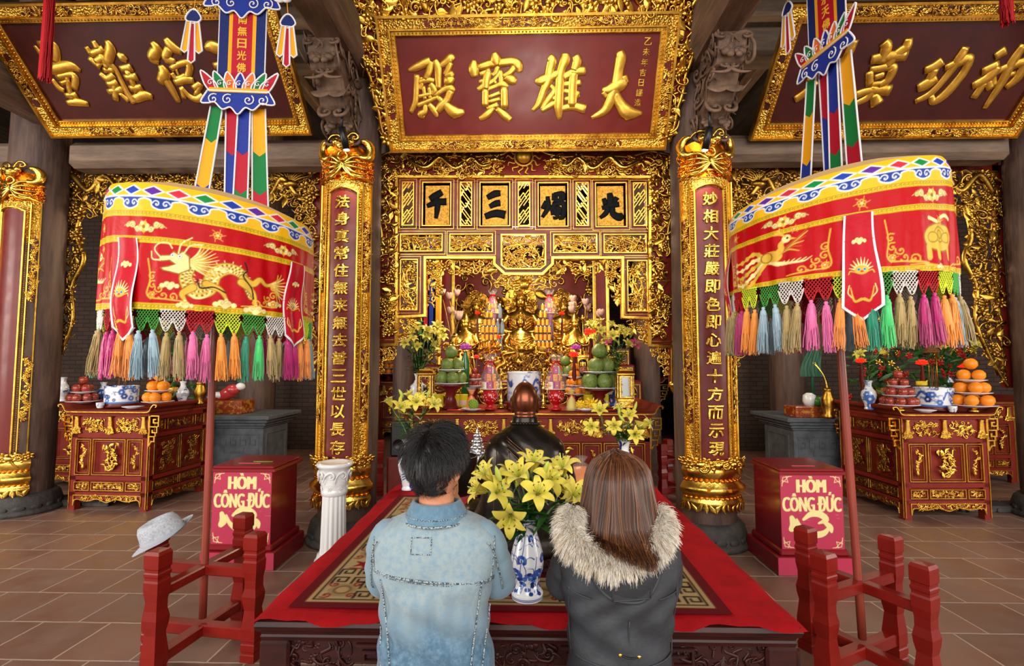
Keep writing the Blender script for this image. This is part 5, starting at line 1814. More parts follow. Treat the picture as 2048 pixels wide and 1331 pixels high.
# ---------------------------------------------------------------- cross stands
def stand(name, label, loc, rz, arm=.28, group=None):
 t = thing(name, label, 'parasol stand', loc, rz)
 prof = [(0, .045), (.035, .045), (.04, .041), (.05, .041), (.055, .045), (.085, .045), (.09, .041), (.1, .041), (.105, .045), (.16, .045), (.2, .04), (.25, .034), (.29, .042), (.32, .045), (.36, .036), (.4, .036), (.44, .043), (.49, .045),
   (.5, .041), (.512, .041), (.518, .045), (.53, .045), (.536, .041), (.548, .041), (.554, .046), (.615, .046), (.63, .038), (.632, 0)]
 for k in range(4):
  a = k * math.pi / 2
  c = (arm * math.cos(a), arm * math.sin(a))
  p = MB()
  n = len(prof)
  rings = np.array([[(c[0] + sx * w * (1 if z > .49 or z < .15 else 1), c[1] + sy * w, z) for sx, sy in ((-.86, -.86), (.86, -.86), (.86, .86), (-.86, .86))] for z, w in prof])
  p.grid(rings, 0, False, wrap=True)
  p.add(rings[0], np.array([[3, 2, 1, 0]]))
  p.build('post', REDP, t)
 for nm, z, h in (('top_rail', .46, .052), ('bottom_rail', .16, .06)):
  for k in range(2):
   e = .0 if k == 0 else .002
   m = MB().box(-arm + .03, arm - .03, -.03, .03, z - h + e, z - e, 0, .006, frame((0, 0, 0), rotm(0, 0, k * math.pi / 2)))
   m.build(nm, REDP, t)
 return t
stand('parasol_stand', 'red wooden cross stand with a grey hat hung on one post', (-1.68, 2.66, 0), math.radians(-8), .29)
stand('parasol_stand', 'red wooden cross stand in front of the donation box nearest the fur-hooded person', (1.63, 2.54, 0), math.radians(27), .27)
stand('parasol_stand', 'dark red cross stand standing far back beside the loudspeaker', (-1.93, 5.75, 0), math.radians(12), .28)
far = stand('parasol_stand', 'dark red cross stand far back beside the column, holding a bare pole', (1.78, 5.7, 0), math.radians(20), .28)
tag(MB().tube([(1.78, 5.7, .17), (1.72, 5.68, 1.3), (1.60, 5.66, 2.9)], .017, 10).build('parasol_pole', MATS['red_brown_pole'], None, True, (1.78, 5.7, .17)), 'bare red pole leaning in the far back cross stand', 'pole')

# ---------------------------------------------------------------- hat on the post
h = thing('bucket_hat', 'light grey cloth hat hung on a post of the red stand', 'hat', (-1.95, 2.73, .565))
h.scale = (.9, .9, .9)
Hm = frame((0, 0, 0), rotm(math.radians(8), math.radians(-24), .3))
HATM = mat('grey_woven_hat', '#b4b7be', .85, bump=('checker', 260, .4, .002), vary=('#94979f', 90, .4, .65))
crown = MB().lathe([(.112, .012), (.108, .04), (.1, .09), (.088, .115), (.06, .122), (.03, .108), (0, .1)], 32, Hm, sx=1.1, sy=.92)
crown.build('crown', HATM, h)
bm = MB()
th = np.linspace(0, 2 * math.pi, 41)
rows = []
for q in np.linspace(0, 1, 6):
 rows.append([((.112 + .05 * q) * 1.1 * math.cos(a), (.112 + .05 * q) * .92 * math.sin(a), .012 + q * (.006 - .03 * math.cos(a) ** 2 * (1 if math.cos(a) < 0 else -.9))) for a in th])
G = np.array(rows) @ Hm[:3, :3].T
bm.grid(G)
bm.build('brim', HATM, h)
MB().lathe([(.1135, .012), (.1115, .036), (.111, .036)], 32, Hm, sx=1.1, sy=.92).build('hat_band', mat('pale_hat_band', '#9a9da6', .8), h)

# ---------------------------------------------------------------- donation boxes
BOXR = mat('dark_red_box', '#80121c', .34, coat=.2)
def donation_box(label, cx, cy, sgn):
 t = thing('donation_box', label, 'donation box', (cx, cy, 0))
 w, d, hh = .222, .21, .745
 MB().box(-w, w, -d, d, .17, hh - .04, 0, .006).build('body', BOXR, t)
 MB().box(-w - .05, w + .05, -d - .04, d + .05, 0, .13, 0, .008).box(-w - .022, w + .022, -d - .018, d + .025, .13, .175, 0, .01).build('plinth', BOXR, t)
 top = MB().box(-w - .012, w + .03, -d - .012, d + .03, hh - .045, hh - .02, 0, .004).box(-w - .002, w + .012, -d - .004, d + .016, hh - .02, hh, 0, .004)
 top.build('lid', BOXR, t)
 MB().box(-.085, .085, -.12, -.1, hh - .001, hh + .003).build('coin_slot', mat('pink_slot_rim', '#c94a5c', .4), t)
 R = Raster(2 * w, hh - .045 - .17, .003, '#b23350')
 W, HH = R.w, R.h
 ink = '#e3d691'
 R.text('HÒM', (W * .5, HH * .87), .118, ink, W * .45, .008)
 R.text('CÔNG ĐỨC', (W * .5, HH * .635), .14, ink, W * .93, .0055)
 e = lambda pts: [(W * a, HH * b) for a, b in pts]
 for S, ws in (([(.17, .42), (.2, .33), (.16, .27)], (.05, .085, .06)), ([(.25, .4), (.32, .28), (.5, .2), (.68, .22), (.78, .32)], (.02, .05, .07, .06, .02)), ([(.36, .4), (.48, .47), (.62, .47), (.72, .4), (.6, .35)], (.03, .06, .07, .06, .02)), ([(.7, .36), (.78, .3), (.8, .24)], (.04, .06, .03))):
  P = smooth_path([(a, b, q) for (a, b), q in zip(S, ws)], 5)
  R.line(e([(p[0], p[1]) for p in P]), P[:, 2] * W * 1.5, ink)
 for ax, sx in ((0.02, 1), (.98, -1)):
  for ay, sy in ((.985, -1), (.015, 1)):
   for k in range(3):
    o = .012 + .018 * k
    R.line([(ax * W + sx * .004, ay * HH + sy * (.075 - .02 * k)), (ax * W + sx * o, ay * HH + sy * o), (ax * W + sx * (.075 - .02 * k), ay * HH + sy * .004)], .004, ink)
 rg = np.random.default_rng(int(cx * 10) + 50)
 for _ in range(26):
  u, v = rg.uniform(.1, .95) * W, rg.uniform(.2, .8) * HH
  R.line([(u, v), (u + rg.normal(0, .02), v + rg.normal(0, .004))], .0015, '#d98a96')
 X, Z = np.meshgrid(R.u - w, .172 + R.v)
 MB().grid(np.stack([X, np.full_like(X, -d - .0015), Z], -1), col=R.A).build('front_poster', PAINTA, t)
 MB().box(-w - .051, w + .051, -d - .0425, -d - .0405, .004, .126).build('plinth_face', mat('pink_poster', '#b23350', .35), t)
 if sgn < 0:
  tag(MB().tube([(-.02, 0, 0), (.05, -.005, 0), (.13, 0, 0)], .005, 8, flat=.5).build('ball_pen', mat('lime_plastic', '#8ab22a', .3), None, False, (cx + .02, cy - .06, hh + .004)), 'lime green pen lying on the lid of a donation box', 'pen')
 return t
donation_box('magenta and dark red donation box with a green pen on its lid', -2.10, 3.95, -1)
donation_box('magenta and dark red donation box standing in front of the grey stone altar without a santa figure' if 0 else 'magenta and dark red donation box with a bare lid, beside the three-tier fruit table', 2.08, 3.95, 1)

# ---------------------------------------------------------------- white ceramic pedestal
p = thing('ceramic_pedestal', 'white glazed fluted ceramic column pedestal by the red platform', 'pedestal', (-1.43, 3.8, 0))
n = 24
shaft = []
for z, r in ((.1, .1), (.14, .094), (.5, .086), (.53, .086)):
 shaft.append([(r * (1 - .09 * (.5 + .5 * math.cos(a * 16)) ** 2) * math.cos(a), r * (1 - .09 * (.5 + .5 * math.cos(a * 16)) ** 2) * math.sin(a), z) for a in np.linspace(0, 2 * math.pi, 129)[:-1]])
MB().grid(shaft, wrap=True).build('shaft', WHITEC, p)
MB().lathe([(0, 0), (.145, 0), (.148, .02), (.135, .03), (.13, .06), (.118, .07), (.112, .1), (.09, .105)], 40).build('base', WHITEC, p)
cp = MB().lathe([(.086, .525), (.096, .53), (.097, .56), (.094, .565), (.095, .6), (.1, .61), (.098, .62), (.104, .68), (.118, .73), (.13, .738), (.134, .752), (.128, .766), (.1, .766), (.09, .758), (0, .756)], 40)
for k in range(8):
 a = k * math.pi / 4
 cp.copies(TPL[0], [frame((.103 * math.cos(a), .103 * math.sin(a), .665), np.array(Euler((math.pi / 2, 0, a + math.pi / 2)).to_matrix()), .09)])
 cp.copies(TPL[2], [frame((.1 * math.cos(a + .39), .1 * math.sin(a + .39), .65), np.array(Euler((math.pi / 2, 0, a + .39 + math.pi / 2)).to_matrix()) @ rotm(0, 0, math.pi / 2), .07)])
 cp.copies(TPL[3], [frame((.096 * math.cos(a), .096 * math.sin(a), .582), np.array(Euler((math.pi / 2, 0, a + math.pi / 2)).to_matrix()), .032)])
cp.build('capital', WHITEC, p)

# ---------------------------------------------------------------- hanging ribbon banners
CL = {k: mat(k + '_banner_satin', v, .5, spec=.2, bump=('noise', 20, .3, .01)) for k, v in dict(red='#a8142a', blue='#1c2f86', green='#0f6f35', yellow='#e29a16', navy='#18235c', white='#d8d4d6', orange='#dd6a22').items()}
def cloth(t, name, poly, c, y=0.0, outline=True, th=.006):
 o = MB().prism(poly, (0, y, 0), (1, 0, 0), (0, 0, 1), th).build(name, CL[c], t)
 if outline:
  P = np.array(list(poly) + [poly[0]])
  MB().tube(np.c_[P[:, 0], np.full(len(P), y - .001), P[:, 1]], .006, 5).build('braid_edge', CL['white'], o)
 return o

def cloud_edge(t, x0, x1, z, h, y, name):
 w = x1 - x0
 pts = smooth_path([(x0, z), (x0 - w * .1, z - h * .5), (x0 + w * .02, z - h * .55), (x0 + w * .12, z - h * .5), (x0 + w * .25, z - h * .8), (x0 + w * .38, z - h * .7), (x0 + w * .5, z - h), (x0 + w * .62, z - h * .7), (x0 + w * .75, z - h * .8), (x0 + w * .88, z - h * .5), (x0 + w * .98, z - h * .55), (x1 + w * .1, z - h * .5), (x1, z)], 4)
 o = cloth(t, name, pts, 'blue', y)
 for q in (.1, .33, .67, .9):
  S = spiral2((x0 + w * q, z - h * .38), .038, 1.0, 1.4, 18, 1 if q < .5 else -1)
  MB().tube(np.c_[S[:, 0], np.full(len(S), y - .004), S[:, 1]], .0045, 5).build('braid_scroll', CL['white'], o)
 return o

def banner(label, loc, rz, txt):
 t = thing('ribbon_banner', label, 'banner', loc, rz)      # local z = 0 at the lowest ribbon tip
 # panel with text
 for x0, x1, c in ((-.155, -.09, 'navy'), (-.09, -.066, 'yellow'), (-.066, .066, 'red'), (.066, .09, 'yellow'), (.09, .155, 'navy')):
  MB().box(x0, x1, -.003, .003, .78, 1.32).build('panel_strip', CL[c], t)
 for x in (-.155, .155):
  MB().tube([(x, 0, .78), (x, 0, 1.32)], .005, 5).build('braid_edge', CL['white'], t)
 g = MB()
 for i, c in enumerate(txt):
  put_text(g, c, (0, -.004, 1.235 - i * .086), (1, 0, 0), (0, 0, 1), height=.068, width=.062, extrude=.03, bevel=.02)
 g.build('writing', mat('gold_thread', '#e0a524', .45), t)
 # upper canopy of clouds with a dragon head at each corner
 cloud_edge(t, -.21, .21, 1.40, .17, -.02, 'upper_cloud')
 MB().box(-.2, .2, -.03, -.012, 1.4, 1.62).build('upper_panel', CL['blue'], t)
 for s in (-1, 1):
  hd = MB()
  hd.ball((s * .25, -.03, 1.39), (.05, .018, .04), 12, 8); hd.ball((s * .295, -.03, 1.375), (.035, .015, .022), 10, 7)
  hd.build('dragon_head', CL['white'], t)
  for k, c in enumerate(('orange', 'red', 'green')):
   MB().tube(smooth_path([(s * .22, -.04, 1.38 + .02 * k), (s * .17, -.045, 1.41 + .025 * k), (s * .12, -.04, 1.38 + .03 * k)], 4), np.linspace(.02, .004, 9), 6).build('flame_mane', CL[c], t)
  # small bow of ribbons hanging from the dragon
  MB().tube([(s * .3, -.03, 1.36), (s * .31, -.03, 1.26)], .003, 5).build('cord', CL['yellow'], t)
  kn = smooth_path([(s * .31 - .05, 1.2), (s * .31 - .03, 1.25), (s * .31, 1.27), (s * .31 + .03, 1.25), (s * .31 + .05, 1.2), (s * .31, 1.17)], 4, True)
  cloth(t, 'bow', kn, 'navy', -.03)
  for x0, sx, L, c in ((-.025, -.02, .2, 'yellow'), (0, 0, .27, 'red'), (.025, .02, .2, 'yellow')):
   x = s * .31 + x0
   cloth(t, 'bow_ribbon', [(x - .014, 1.18), (x + sx - .022, 1.18 - L), (x + sx, 1.16 - L), (x + sx + .022, 1.18 - L), (x + .014, 1.18)], c, -.034 + x0 * .1)
 # lotus crown of flames and lower cloud
 cols = ['red', 'green', 'orange', 'blue', 'orange', 'green', 'red']
 for k, c in enumerate(cols):
  x = -.165 + k * .055
  lean = (k - 3) * .022
  P = smooth_path([(x - .035, .72), (x - .04 + lean * .4, .77), (x + lean * 1.3, .85), (x + .035 + lean * .5, .78), (x + .035, .72)], 4)
  o = cloth(t, 'flame_petal', P, c, -.012 - .004 * abs(k - 3))
  S = spiral2((x + lean * .3, .765), .02, 1, 1.2, 12)
  MB().tube(np.c_[S[:, 0], np.full(len(S), -.03), S[:, 1]], .003, 5).build('braid_scroll', CL['white'], o)
 MB().box(-.19, .19, -.034, -.02, .7, .73).build('gold_strip', CL['yellow'], t)
 cloud_edge(t, -.2, .2, .71, .16, -.03, 'lower_cloud')
 # ribbons
 rb = [(-.155, -.24, .05, ('green', 'yellow', 'blue'), (.4, .08)), (-.06, -.04, .05, ('red', 'blue', 'blue'), (.32, .0)), (.025, .02, .05, ('blue', 'red', 'green'), (.32, .05)), (.115, .145, .055, ('yellow', 'green', 'red'), (.32, .05))]
 for i, (xt, xb, w, cs, cut) in enumerate(rb):
  zs = [.62, cut[0], cut[1], -.06 - .03 * i]
  X = lambda z: xt + (xb - xt) * (.62 - z) / .66
  y = .01 + .012 * (i % 2)
  for j in range(3):
   za, zb_ = zs[j], zs[j + 1]
   if za - zb_ < .02: continue
   pa = [(X(za) - w * .8, za), (X(zb_) - w * .95, zb_), (X(zb_), zb_ - .035), (X(zb_) + w * .95, zb_), (X(za) + w * .8, za)]
   if j > 0: pa[-1:] = [(X(za) + w * .85, za), (X(za), za - .035)]
   MB().prism(pa, (0, y - .002 * j, 0), (1, 0, 0), (0, 0, 1), .003).build('ribbon', CL[cs[j]], t)
  for s in (-1, 1):
   MB().tube([(X(z) + s * w * (.8 + .15 * (.62 - z) / .66), y - .004, z) for z in np.linspace(.62, zs[-1], 6)], .006, 5).build('braid_edge', CL['white'], t)
 return t
bl = at(474, 392, 3.25)
banner('hanging ribbon banner printed with five gold characters above the dragon parasol', tuple(bl), .1, '南無日光佛')
br_ = at(1664, 318, 3.15)
banner('hanging ribbon banner turned edge-on above the phoenix parasol', tuple(br_), math.radians(-80), '南無水天佛')
for px, Yd, zt_, L, lab in ((96, 3.6, 4.5, .78, 'red silk tassel hanging over the first character of the dark plaque'), (2016, 3.6, 4.5, .45, 'dark red silk tassel hanging at the edge over the slanted-character plaque')):
 x, y, z = at(px, 60, Yd)
 t = thing('silk_tassel', lab, 'tassel', (x, y, zt_))
 a = rngT.uniform(0, 6.28, 90)
 P = np.stack([np.stack([.03 * np.sqrt(rngT.random(90)) * np.cos(a) * (1 + .3 * q), .03 * np.sin(a) * (1 + .3 * q), np.full(90, -.05 - L * q) + rngT.normal(0, .01, 90)], -1) for q in np.linspace(0, 1, 5)], 1)
 MB().strands(P, .004).build('threads', mat('red_silk', '#b0101a', .45), t)
 MB().tube([(0, 0, .9), (0, 0, .0), (0, 0, -.06)], [.008, .02, .03], 10).build('cord', mat('red_silk', '#b0101a', .45), t)
# ================================================================ ALTARS AND OFFERINGS
def X(px, Y, py=780):
 return at(px, py, Y)[0]

def painted_lathe(prof, painter, name, parent=None, loc=None, nu=150, nv=70, R=None, mat_=None):
 """turned porcelain with a pattern painted round it; v runs up the outside"""
 P = np.asarray(prof, float)
 L = np.concatenate([[0], np.cumsum(np.linalg.norm(np.diff(P, axis=0), axis=1))])
 s = np.linspace(0, L[-1], nv)
 r, z = np.interp(s, L, P[:, 0]), np.interp(s, L, P[:, 1])
 rm = P[:, 0].max()
 W = 2 * math.pi * rm
 Rr = Raster(W, L[-1], W / nu, '#e4e6ea')
 Rr.v = np.linspace(0, L[-1], Rr.ny)
 painter(Rr)
 a = Rr.u / W * 2 * math.pi
 r2, z2 = np.interp(Rr.v, L, P[:, 0]), np.interp(Rr.v, L, P[:, 1])
 G = np.stack([r2[:, None] * np.cos(a), r2[:, None] * np.sin(a), z2[:, None] + 0 * a], -1)
 return MB().grid(G, col=Rr.A).build(name, mat_ or PORC, parent, False, loc)

BLU = ['#1f3f8e', '#2f58a8', '#4a74bd', '#16306e']
def blue_floral(seed, v0=.12, v1=.9, n=16, bands=True):
 def f(R):
  rg = random.Random(seed)
  W, H = R.w, R.h
  u_ = H
  for k in range(n):
   u, v = rg.random() * W, H * (v0 + (v1 - v0) * rg.random())
   s = min(W, H) * rg.uniform(.06, .13)
   c = rg.choice(BLU)
   k2 = rg.random()
   if k2 < .4:
    for j in range(6):
     a = j * 1.05
     R.disc((u + s * .6 * math.cos(a), v + s * .6 * math.sin(a)), s * .5, c)
    R.disc((u, v), s * .3, '#dfe6f2')
   elif k2 < .75:
    p = [(u, v)]
    for j in range(4):
     p.append((p[-1][0] + rg.uniform(-1, 1) * s, p[-1][1] + rg.uniform(-.6, 1.0) * s))
    p = smooth_path(p, 4)
    R.line(p, np.linspace(s * .28, s * .08, len(p)), c)
    for q in p[::3]:
     R.disc(q + np.array([rg.uniform(-.4, .4), rg.uniform(-.4, .4)]) * s, s * .25, c, s * .14)
   else:
    for j in range(3):
     R.line(smooth_path([(u - s, v + j * s * .35), (u - s * .3, v + s * .25 + j * s * .3), (u + s * .3, v + j * s * .3), (u + s, v + s * .2 + j * s * .3)], 4), s * .14, c)
  if bands:
   for q in (.03, .06, .95, .98):
    R.line([(0, H * q), (W, H * q)], H * .012, BLU[0])
 return f

def vase(label, loc, s, seed, name='porcelain_vase', group=None, fat=1.0, n=22):
 prof = [(.0, 0), (.055, 0), (.057, .012), (.05, .03), (.056, .07), (.075 * fat, .14), (.082 * fat, .19), (.074 * fat, .235), (.05, .275), (.036, .31), (.037, .34), (.05, .375), (.055, .38), (.045, .372), (.03, .33), (.03, .2)]
 o = painted_lathe([(a * s, b * s) for a, b in prof], blue_floral(seed, .1, .72, n), name, None, loc)
 return tag(o, label, 'vase', group)

# ---------------------------------------------------------------- lilies
def petal_rows(L, w, curl, k=10):
 rows = []
 for t in np.linspace(0, 1, k):
  a = .22 + curl * t ** 1.9
  rows.append((t, a, w * math.sin(math.pi * min(1, t * .93 + .05)) ** .75))
 y, z, out = 0.0, 0.0, []
 for i, (t, a, ww) in enumerate(rows):
  if i:
   y += L / (k - 1) * math.sin(a); z += L / (k - 1) * math.cos(a)
  out.append([(x * ww, y + .08 * L * abs(x) ** 2 * (1 - t), z + .1 * ww * abs(x) * (1 - .4 * abs(x))) for x in (-1, -.5, 0, .5, 1)])
 return out

def bloom_mesh(L=.098, w=.0165, curl=2.2):
 mb = MB()
 for k in range(6):
  G = np.array(petal_rows(L * (1 if k % 2 else .96), w * (1.15 if k % 2 else .85), curl))
  mb.grid((G.reshape(-1, 3) @ rotm(0, 0, k * math.pi / 3).T).reshape(G.shape))
 for k in range(6):
  a = k * math.pi / 3 + .5
  P = smooth_path([(0, 0, .005), (.008 * math.cos(a), .008 * math.sin(a), L * .4), (.02 * math.cos(a), .02 * math.sin(a), L * .7)], 4)
  mb.tube(P, .0012, 4, 1)
  mb.ball(P[-1], (.005, .0022, .002), 6, 4, 2, rotm(0, 0, a + 1.57))
 mb.tube([(0, 0, 0), (.002, 0, L * .85)], [.0016, .002], 5, 1)
 mb.ball((0, 0, 0), (.006, .006, .012), 7, 5, 1)
 return mb

BLOOM = {}
def add_bloom(parent, p, d, s, m='y', curl=1.9):
 key = (m, curl)
 z = norm(d)
 q = Vector(z).to_track_quat('Z', 'Y')
 if key not in BLOOM:
  o = BLOOM[key] = bloom_mesh(curl=curl).build('bloom', [LILY if m == 'y' else LILYP, LILYB, ANTHER], parent)
 else:
  o = BLOOM[key].copy(); COL.objects.link(o); o.parent = parent
 o.location = Vector(p) - Vector(world_of(parent)[:3, 3])
 o.rotation_mode = 'QUATERNION'
 o.rotation_quaternion = q
 o.scale = (s, s, s)
 return o

def leaf_tpl():
 mb = MB()
 rows = []
 for t in np.linspace(0, 1, 6):
  w = .12 * math.sin(math.pi * (t * .9 + .07)) ** .8
  rows.append([(-w, t, -.35 * t * t + .03), (0, t, -.35 * t * t), (w, t, -.35 * t * t + .03)])
 return mb.grid(rows)
LEAF = leaf_tpl()

def lily_stem(label, base, tips, seed, group, s=1.0, m='y', cat='lily', leaves=11, buds=1, y0=.25, toward=(0, -1, .3)):
 """tips: positions of blooms; the stem forks below them"""
 rg = random.Random(seed)
 t = thing('lily_stem', label, cat, tuple(base), 0, group)
 st, lf = MB(), MB()
 tips = [np.array(q, float) for q in tips]
 b = np.array(base, float)
 fork = b + (np.mean(tips, 0) - b) * .72
 main = smooth_path([b, b + (fork - b) * .5 + np.array([rg.gauss(0, .01), rg.gauss(0, .01), .01]), fork], 6)
 st.tube(main, .004 * s, 6)
 for q in tips:
  P = smooth_path([fork, (fork + q) / 2 + np.array([0, 0, -.01]), q], 5)
  st.tube(P, .0028 * s, 5)
 Ms = []
 for k in range(leaves):
  f = y0 + (1 - y0) * k / leaves
  i = int(f * (len(main) - 1))
  R = rotm(rg.uniform(.1, .9), 0, k * 2.4 + rg.uniform(-.4, .4))
  Ms.append(frame(main[i], R, rg.uniform(.07, .12) * s))
 lf.copies(LEAF, Ms)
 st.build('stem', STEMM, t, True)
 lf.build('foliage', LEAFM, t, True)
 for q in tips:
  out = q - fork
  d = norm(norm(out) * .8 + np.array(toward) * .5 + np.array([rg.gauss(0, .4), rg.gauss(0, .2), rg.gauss(0, .3)]))
  add_bloom(t, q, d, s * rg.uniform(.88, 1.12), m, rg.choice((1.5, 2.3)))
 for k in range(buds):
  q = fork + np.array([rg.gauss(0, .04), rg.gauss(0, .02), rg.uniform(.06, .11)]) * s
  bd_ = MB().tube([fork, (fork + q) / 2, q], .002 * s, 5, 1)
  d = norm(q - fork)
  bd_.tube([q + d * h * s for h in (0, .015, .035, .055, .065)], np.array([.003, .009, .01, .006, .001]) * s, 7)
  bd_.build('bud', [LILYB, STEMM], t, True)
 return t

def bunch(label, mouth, region, n, seed, group, s=1.0, m='y', per=2, leaves=11, Yj=.09):
 """n stems from a vase mouth; region = (px0, px1, py0, py1, Y)"""
 rg = random.Random(seed)
 x0, x1, y0, y1, Y = region
 for i in range(n):
  tips = []
  for k in range(per):
   px = x0 + (x1 - x0) * (i + rg.uniform(.1, .9)) / n
   tips.append(at(px, rg.uniform(y0, y1), Y + rg.uniform(-Yj, Yj)))
  b = np.array(mouth) + np.array([rg.gauss(0, .008), rg.gauss(0, .008), -.06 * s])
  lily_stem(label, b, tips, seed * 50 + i, group, s, m, 'lily', leaves, 1)

# ---------------------------------------------------------------- altar tables
def altar_table(name, label, loc, rz, W, D, H, npan, sides=True, cat='altar table', nb=3):
 """front lower edge along local x at y = 0, depth to +y"""
 t = thing(name, label, cat, loc, rz)
 b = MB()
 b.box(-W / 2 + .04, W / 2 - .04, .03, D - .03, H * .14, H - .06)
 for sx in (-1, 1):
  for y in (0, D - .07):
   b.box(sx * W / 2, sx * (W / 2 - .07), y, y + .07, 0, H - .05)
 b.box(-W / 2, W / 2, 0, .05, H * .72, H * .76).box(-W / 2, W / 2, 0, .05, H * .3, H * .34).box(-W / 2, W / 2, 0, .05, H * .14, H * .18)
 b.box(-W / 2, W / 2, .008, .05, H * .75, H - .05)
 if sides:
  for sx in (-1, 1):
   for z0, z1 in ((.72, .76), (.3, .34), (.14, .18), (.9, .95)):
    b.box(sx * W / 2, sx * (W / 2 - .05), 0, D, H * z0, H * z1)
 b.build('body', LACQ, t)
 tp = MB()
 c = .08
 prof = smooth_path([(-W / 2 - c - .02, H + .045), (-W / 2 - c - .03, H + .065), (-W / 2 - c + .005, H + .07), (-W / 2 - c + .03, H + .04), (-W / 2 - .02, H), (-W / 2 + .08, H - .005)], 4)
 prof = list(map(tuple, prof)) + [(-x, z) for x, z in prof[::-1]]
 low = [(x, z - .028 if abs(x) < W / 2 + c - .01 else z - .012) for x, z in prof]
 row = lambda q, y: [(x, y, z) for x, z in q]
 tp.grid([row(prof, D + .03), row(prof, -.05), row(low, -.05), row(low, D + .03), row(prof, D + .03)], 0, False)
 tp.box(-W / 2 - .01, W / 2 + .01, -.02, D, H - .06, H - .03)
 tp.build('top', mat('worn_red_table_top', '#7d3020', .75, spec=.12), t)
 g = MB()
 f = plane((0, 0, 0), (1, 0, 0), (0, 0, 1))
 gg = MB()
 bar(gg, [(x, z - .014) for x, z in prof], .012, .01, 0, .05)
 bar(gg, [(-W / 2, H - .05), (W / 2, H - .05)], .02, .012, 0, .0)
 # frieze: bells and sprays
 for k in range(nb):
  u = -W / 2 + .06 + (W - .12) * k / (nb - 1)
  z0, z1 = H * .765, H - .065
  gg.prism([(u - .05, z0), (u - .03, z0 - .008), (u, z0 - .012), (u + .03, z0 - .008), (u + .05, z0), (u + .022, z0 + (z1 - z0) * .4), (u + .016, z1 - .02), (u + .03, z1), (u - .03, z1), (u - .016, z1 - .02), (u - .022, z0 + (z1 - z0) * .4)], (0, 0, .02), (1, 0, 0), (0, 1, 0), .02, 0, .006)
  carve(gg, rect_pts(u - .04, u + .04, z0, z0 + .05), .03, k, 1.5, .004, .018)
  if k < nb - 1:
   v = u + (W - .12) / (nb - 1) / 2
   q = (W - .12) / (nb - 1) / 2 - .07
   carve(gg, [(v - q, z0 + .03), (v, z0 + .015), (v + q, z0 + .03), (v + q, z1 - .03), (v - q, z1 - .03)], .055, 10 + k, 1.25, .004, -.004, (3, 1, 3, 2, 2, 2))
 def face(gg, w, panels, seed):
  n = sum(panels)
  u = -w / 2 + .05
  for k, p in enumerate(panels):
   pw = (w - .1) * p / n
   a, c_ = u + .014, u + pw - .014
   for z0, z1 in ((.355, .705), (.2, .28)):
    frame_bar(gg, a, c_, H * z0, H * z1, .009, .012)
    frame_bar(gg, a + .022, c_ - .022, H * z0 + .022, H * z1 - .022, .004, .008)
    m = (a + c_) / 2
    if z0 > .3:
     if p >= 2:
      carve(gg, [(m - pw * .26, H * .40), (m + pw * .24, H * .42), (m + pw * .16, H * .6), (m + pw * .3, H * .66), (m - pw * .2, H * .64), (m - pw * .1, H * .52)], .07, seed + k, 1.6, .006, 0, (2, 2, 4, 2, 2, 2))
     else:
      gg.lathe([(0, 0), (.012, .0), (.02, .03), (.01, .06), (.012, .075)], 10, frame((m, H * .40, .0)) @ np.diag([1, 1, 1, 1]) @ frame((0, 0, 0), rotm(-math.pi / 2, 0, 0)))
      vine(gg, [(m, H * .46), (m + .01, H * .56), (m, H * .65)], .05, seed + k, 0, 0, .003)
    else:
     carve(gg, rect_pts(a + .03, c_ - .03, H * .215, H * .265), .035, seed + 7 + k, 1.2, .003, 0)
   u += pw
  # apron scroll
  S = [(-w / 2 + .06, H * .05), (-w / 2 + .09, H * .11), (-w * .25, H * .095), (-w * .12, H * .115), (0, H * .085), (w * .12, H * .115), (w * .25, H * .095), (w / 2 - .09, H * .11), (w / 2 - .06, H * .05)]
  P = smooth_path(S, 6)
  bar(gg, P, .012, .012)
  bar(gg, [(-w / 2 + .06, H * .05), (-w / 2 + .06, H * .15), (w / 2 - .06, H * .15), (w / 2 - .06, H * .05)], .01, .01)
  carve(gg, [(-w / 2 + .1, H * .105), (w / 2 - .1, H * .105), (w / 2 - .1, H * .14), (-w / 2 + .1, H * .14)], .05, seed + 3, 1.6, .003, 0, (4, 2, 0, 0, 0, 3))
  bar(gg, [(-w / 2 + .008, 0.02), (-w / 2 + .008, H * .95)], .008, .008); bar(gg, [(w / 2 - .008, .02), (w / 2 - .008, H * .95)], .008, .008)
 face(gg, W, npan, 500)
 warp(gg, f).build('front_carving', GOLD, t)
 ap = MB()
 for fpl, w in [(f, W)] + ([(plane((s * W / 2, D / 2, 0), (0, s, 0), (0, 0, 1)), D) for s in (-1, 1)] if sides else []):
  P = smooth_path([(-w / 2 + .05, H * .04), (-w / 2 + .09, H * .105), (-w * .25, H * .09), (-w * .12, H * .11), (0, H * .08), (w * .12, H * .11), (w * .25, H * .09), (w / 2 - .09, H * .105), (w / 2 - .05, H * .04)], 5)
  a = MB().prism(list(map(tuple, P)) + [(w / 2 - .05, H * .15), (-w / 2 + .05, H * .15)], (0, 0, -.004), (1, 0, 0), (0, 1, 0), .03)
  ap.merge(warp(a, fpl))
 ap.build('apron', LACQ, t)
 if sides:
  for s in (-1, 1):
   sg = MB()
   face(sg, D, (2, 2), 540 + s)
   for u0, u1 in ((-D / 2 + .06, -D / 2 + .2), (-D / 2 + .24, D / 2 - .24), (D / 2 - .2, D / 2 - .06)):
    frame_bar(sg, u0, u1, H * .79, H * .89, .008, .01)
    carve(sg, rect_pts(u0 + .03, u1 - .03, H * .81, H * .87), .04, 77, 1.0, .003, 0)
   warp(sg, plane((s * W / 2, D / 2, 0), (0, s, 0), (0, 0, 1))).build('side_carving', GOLDD, t)
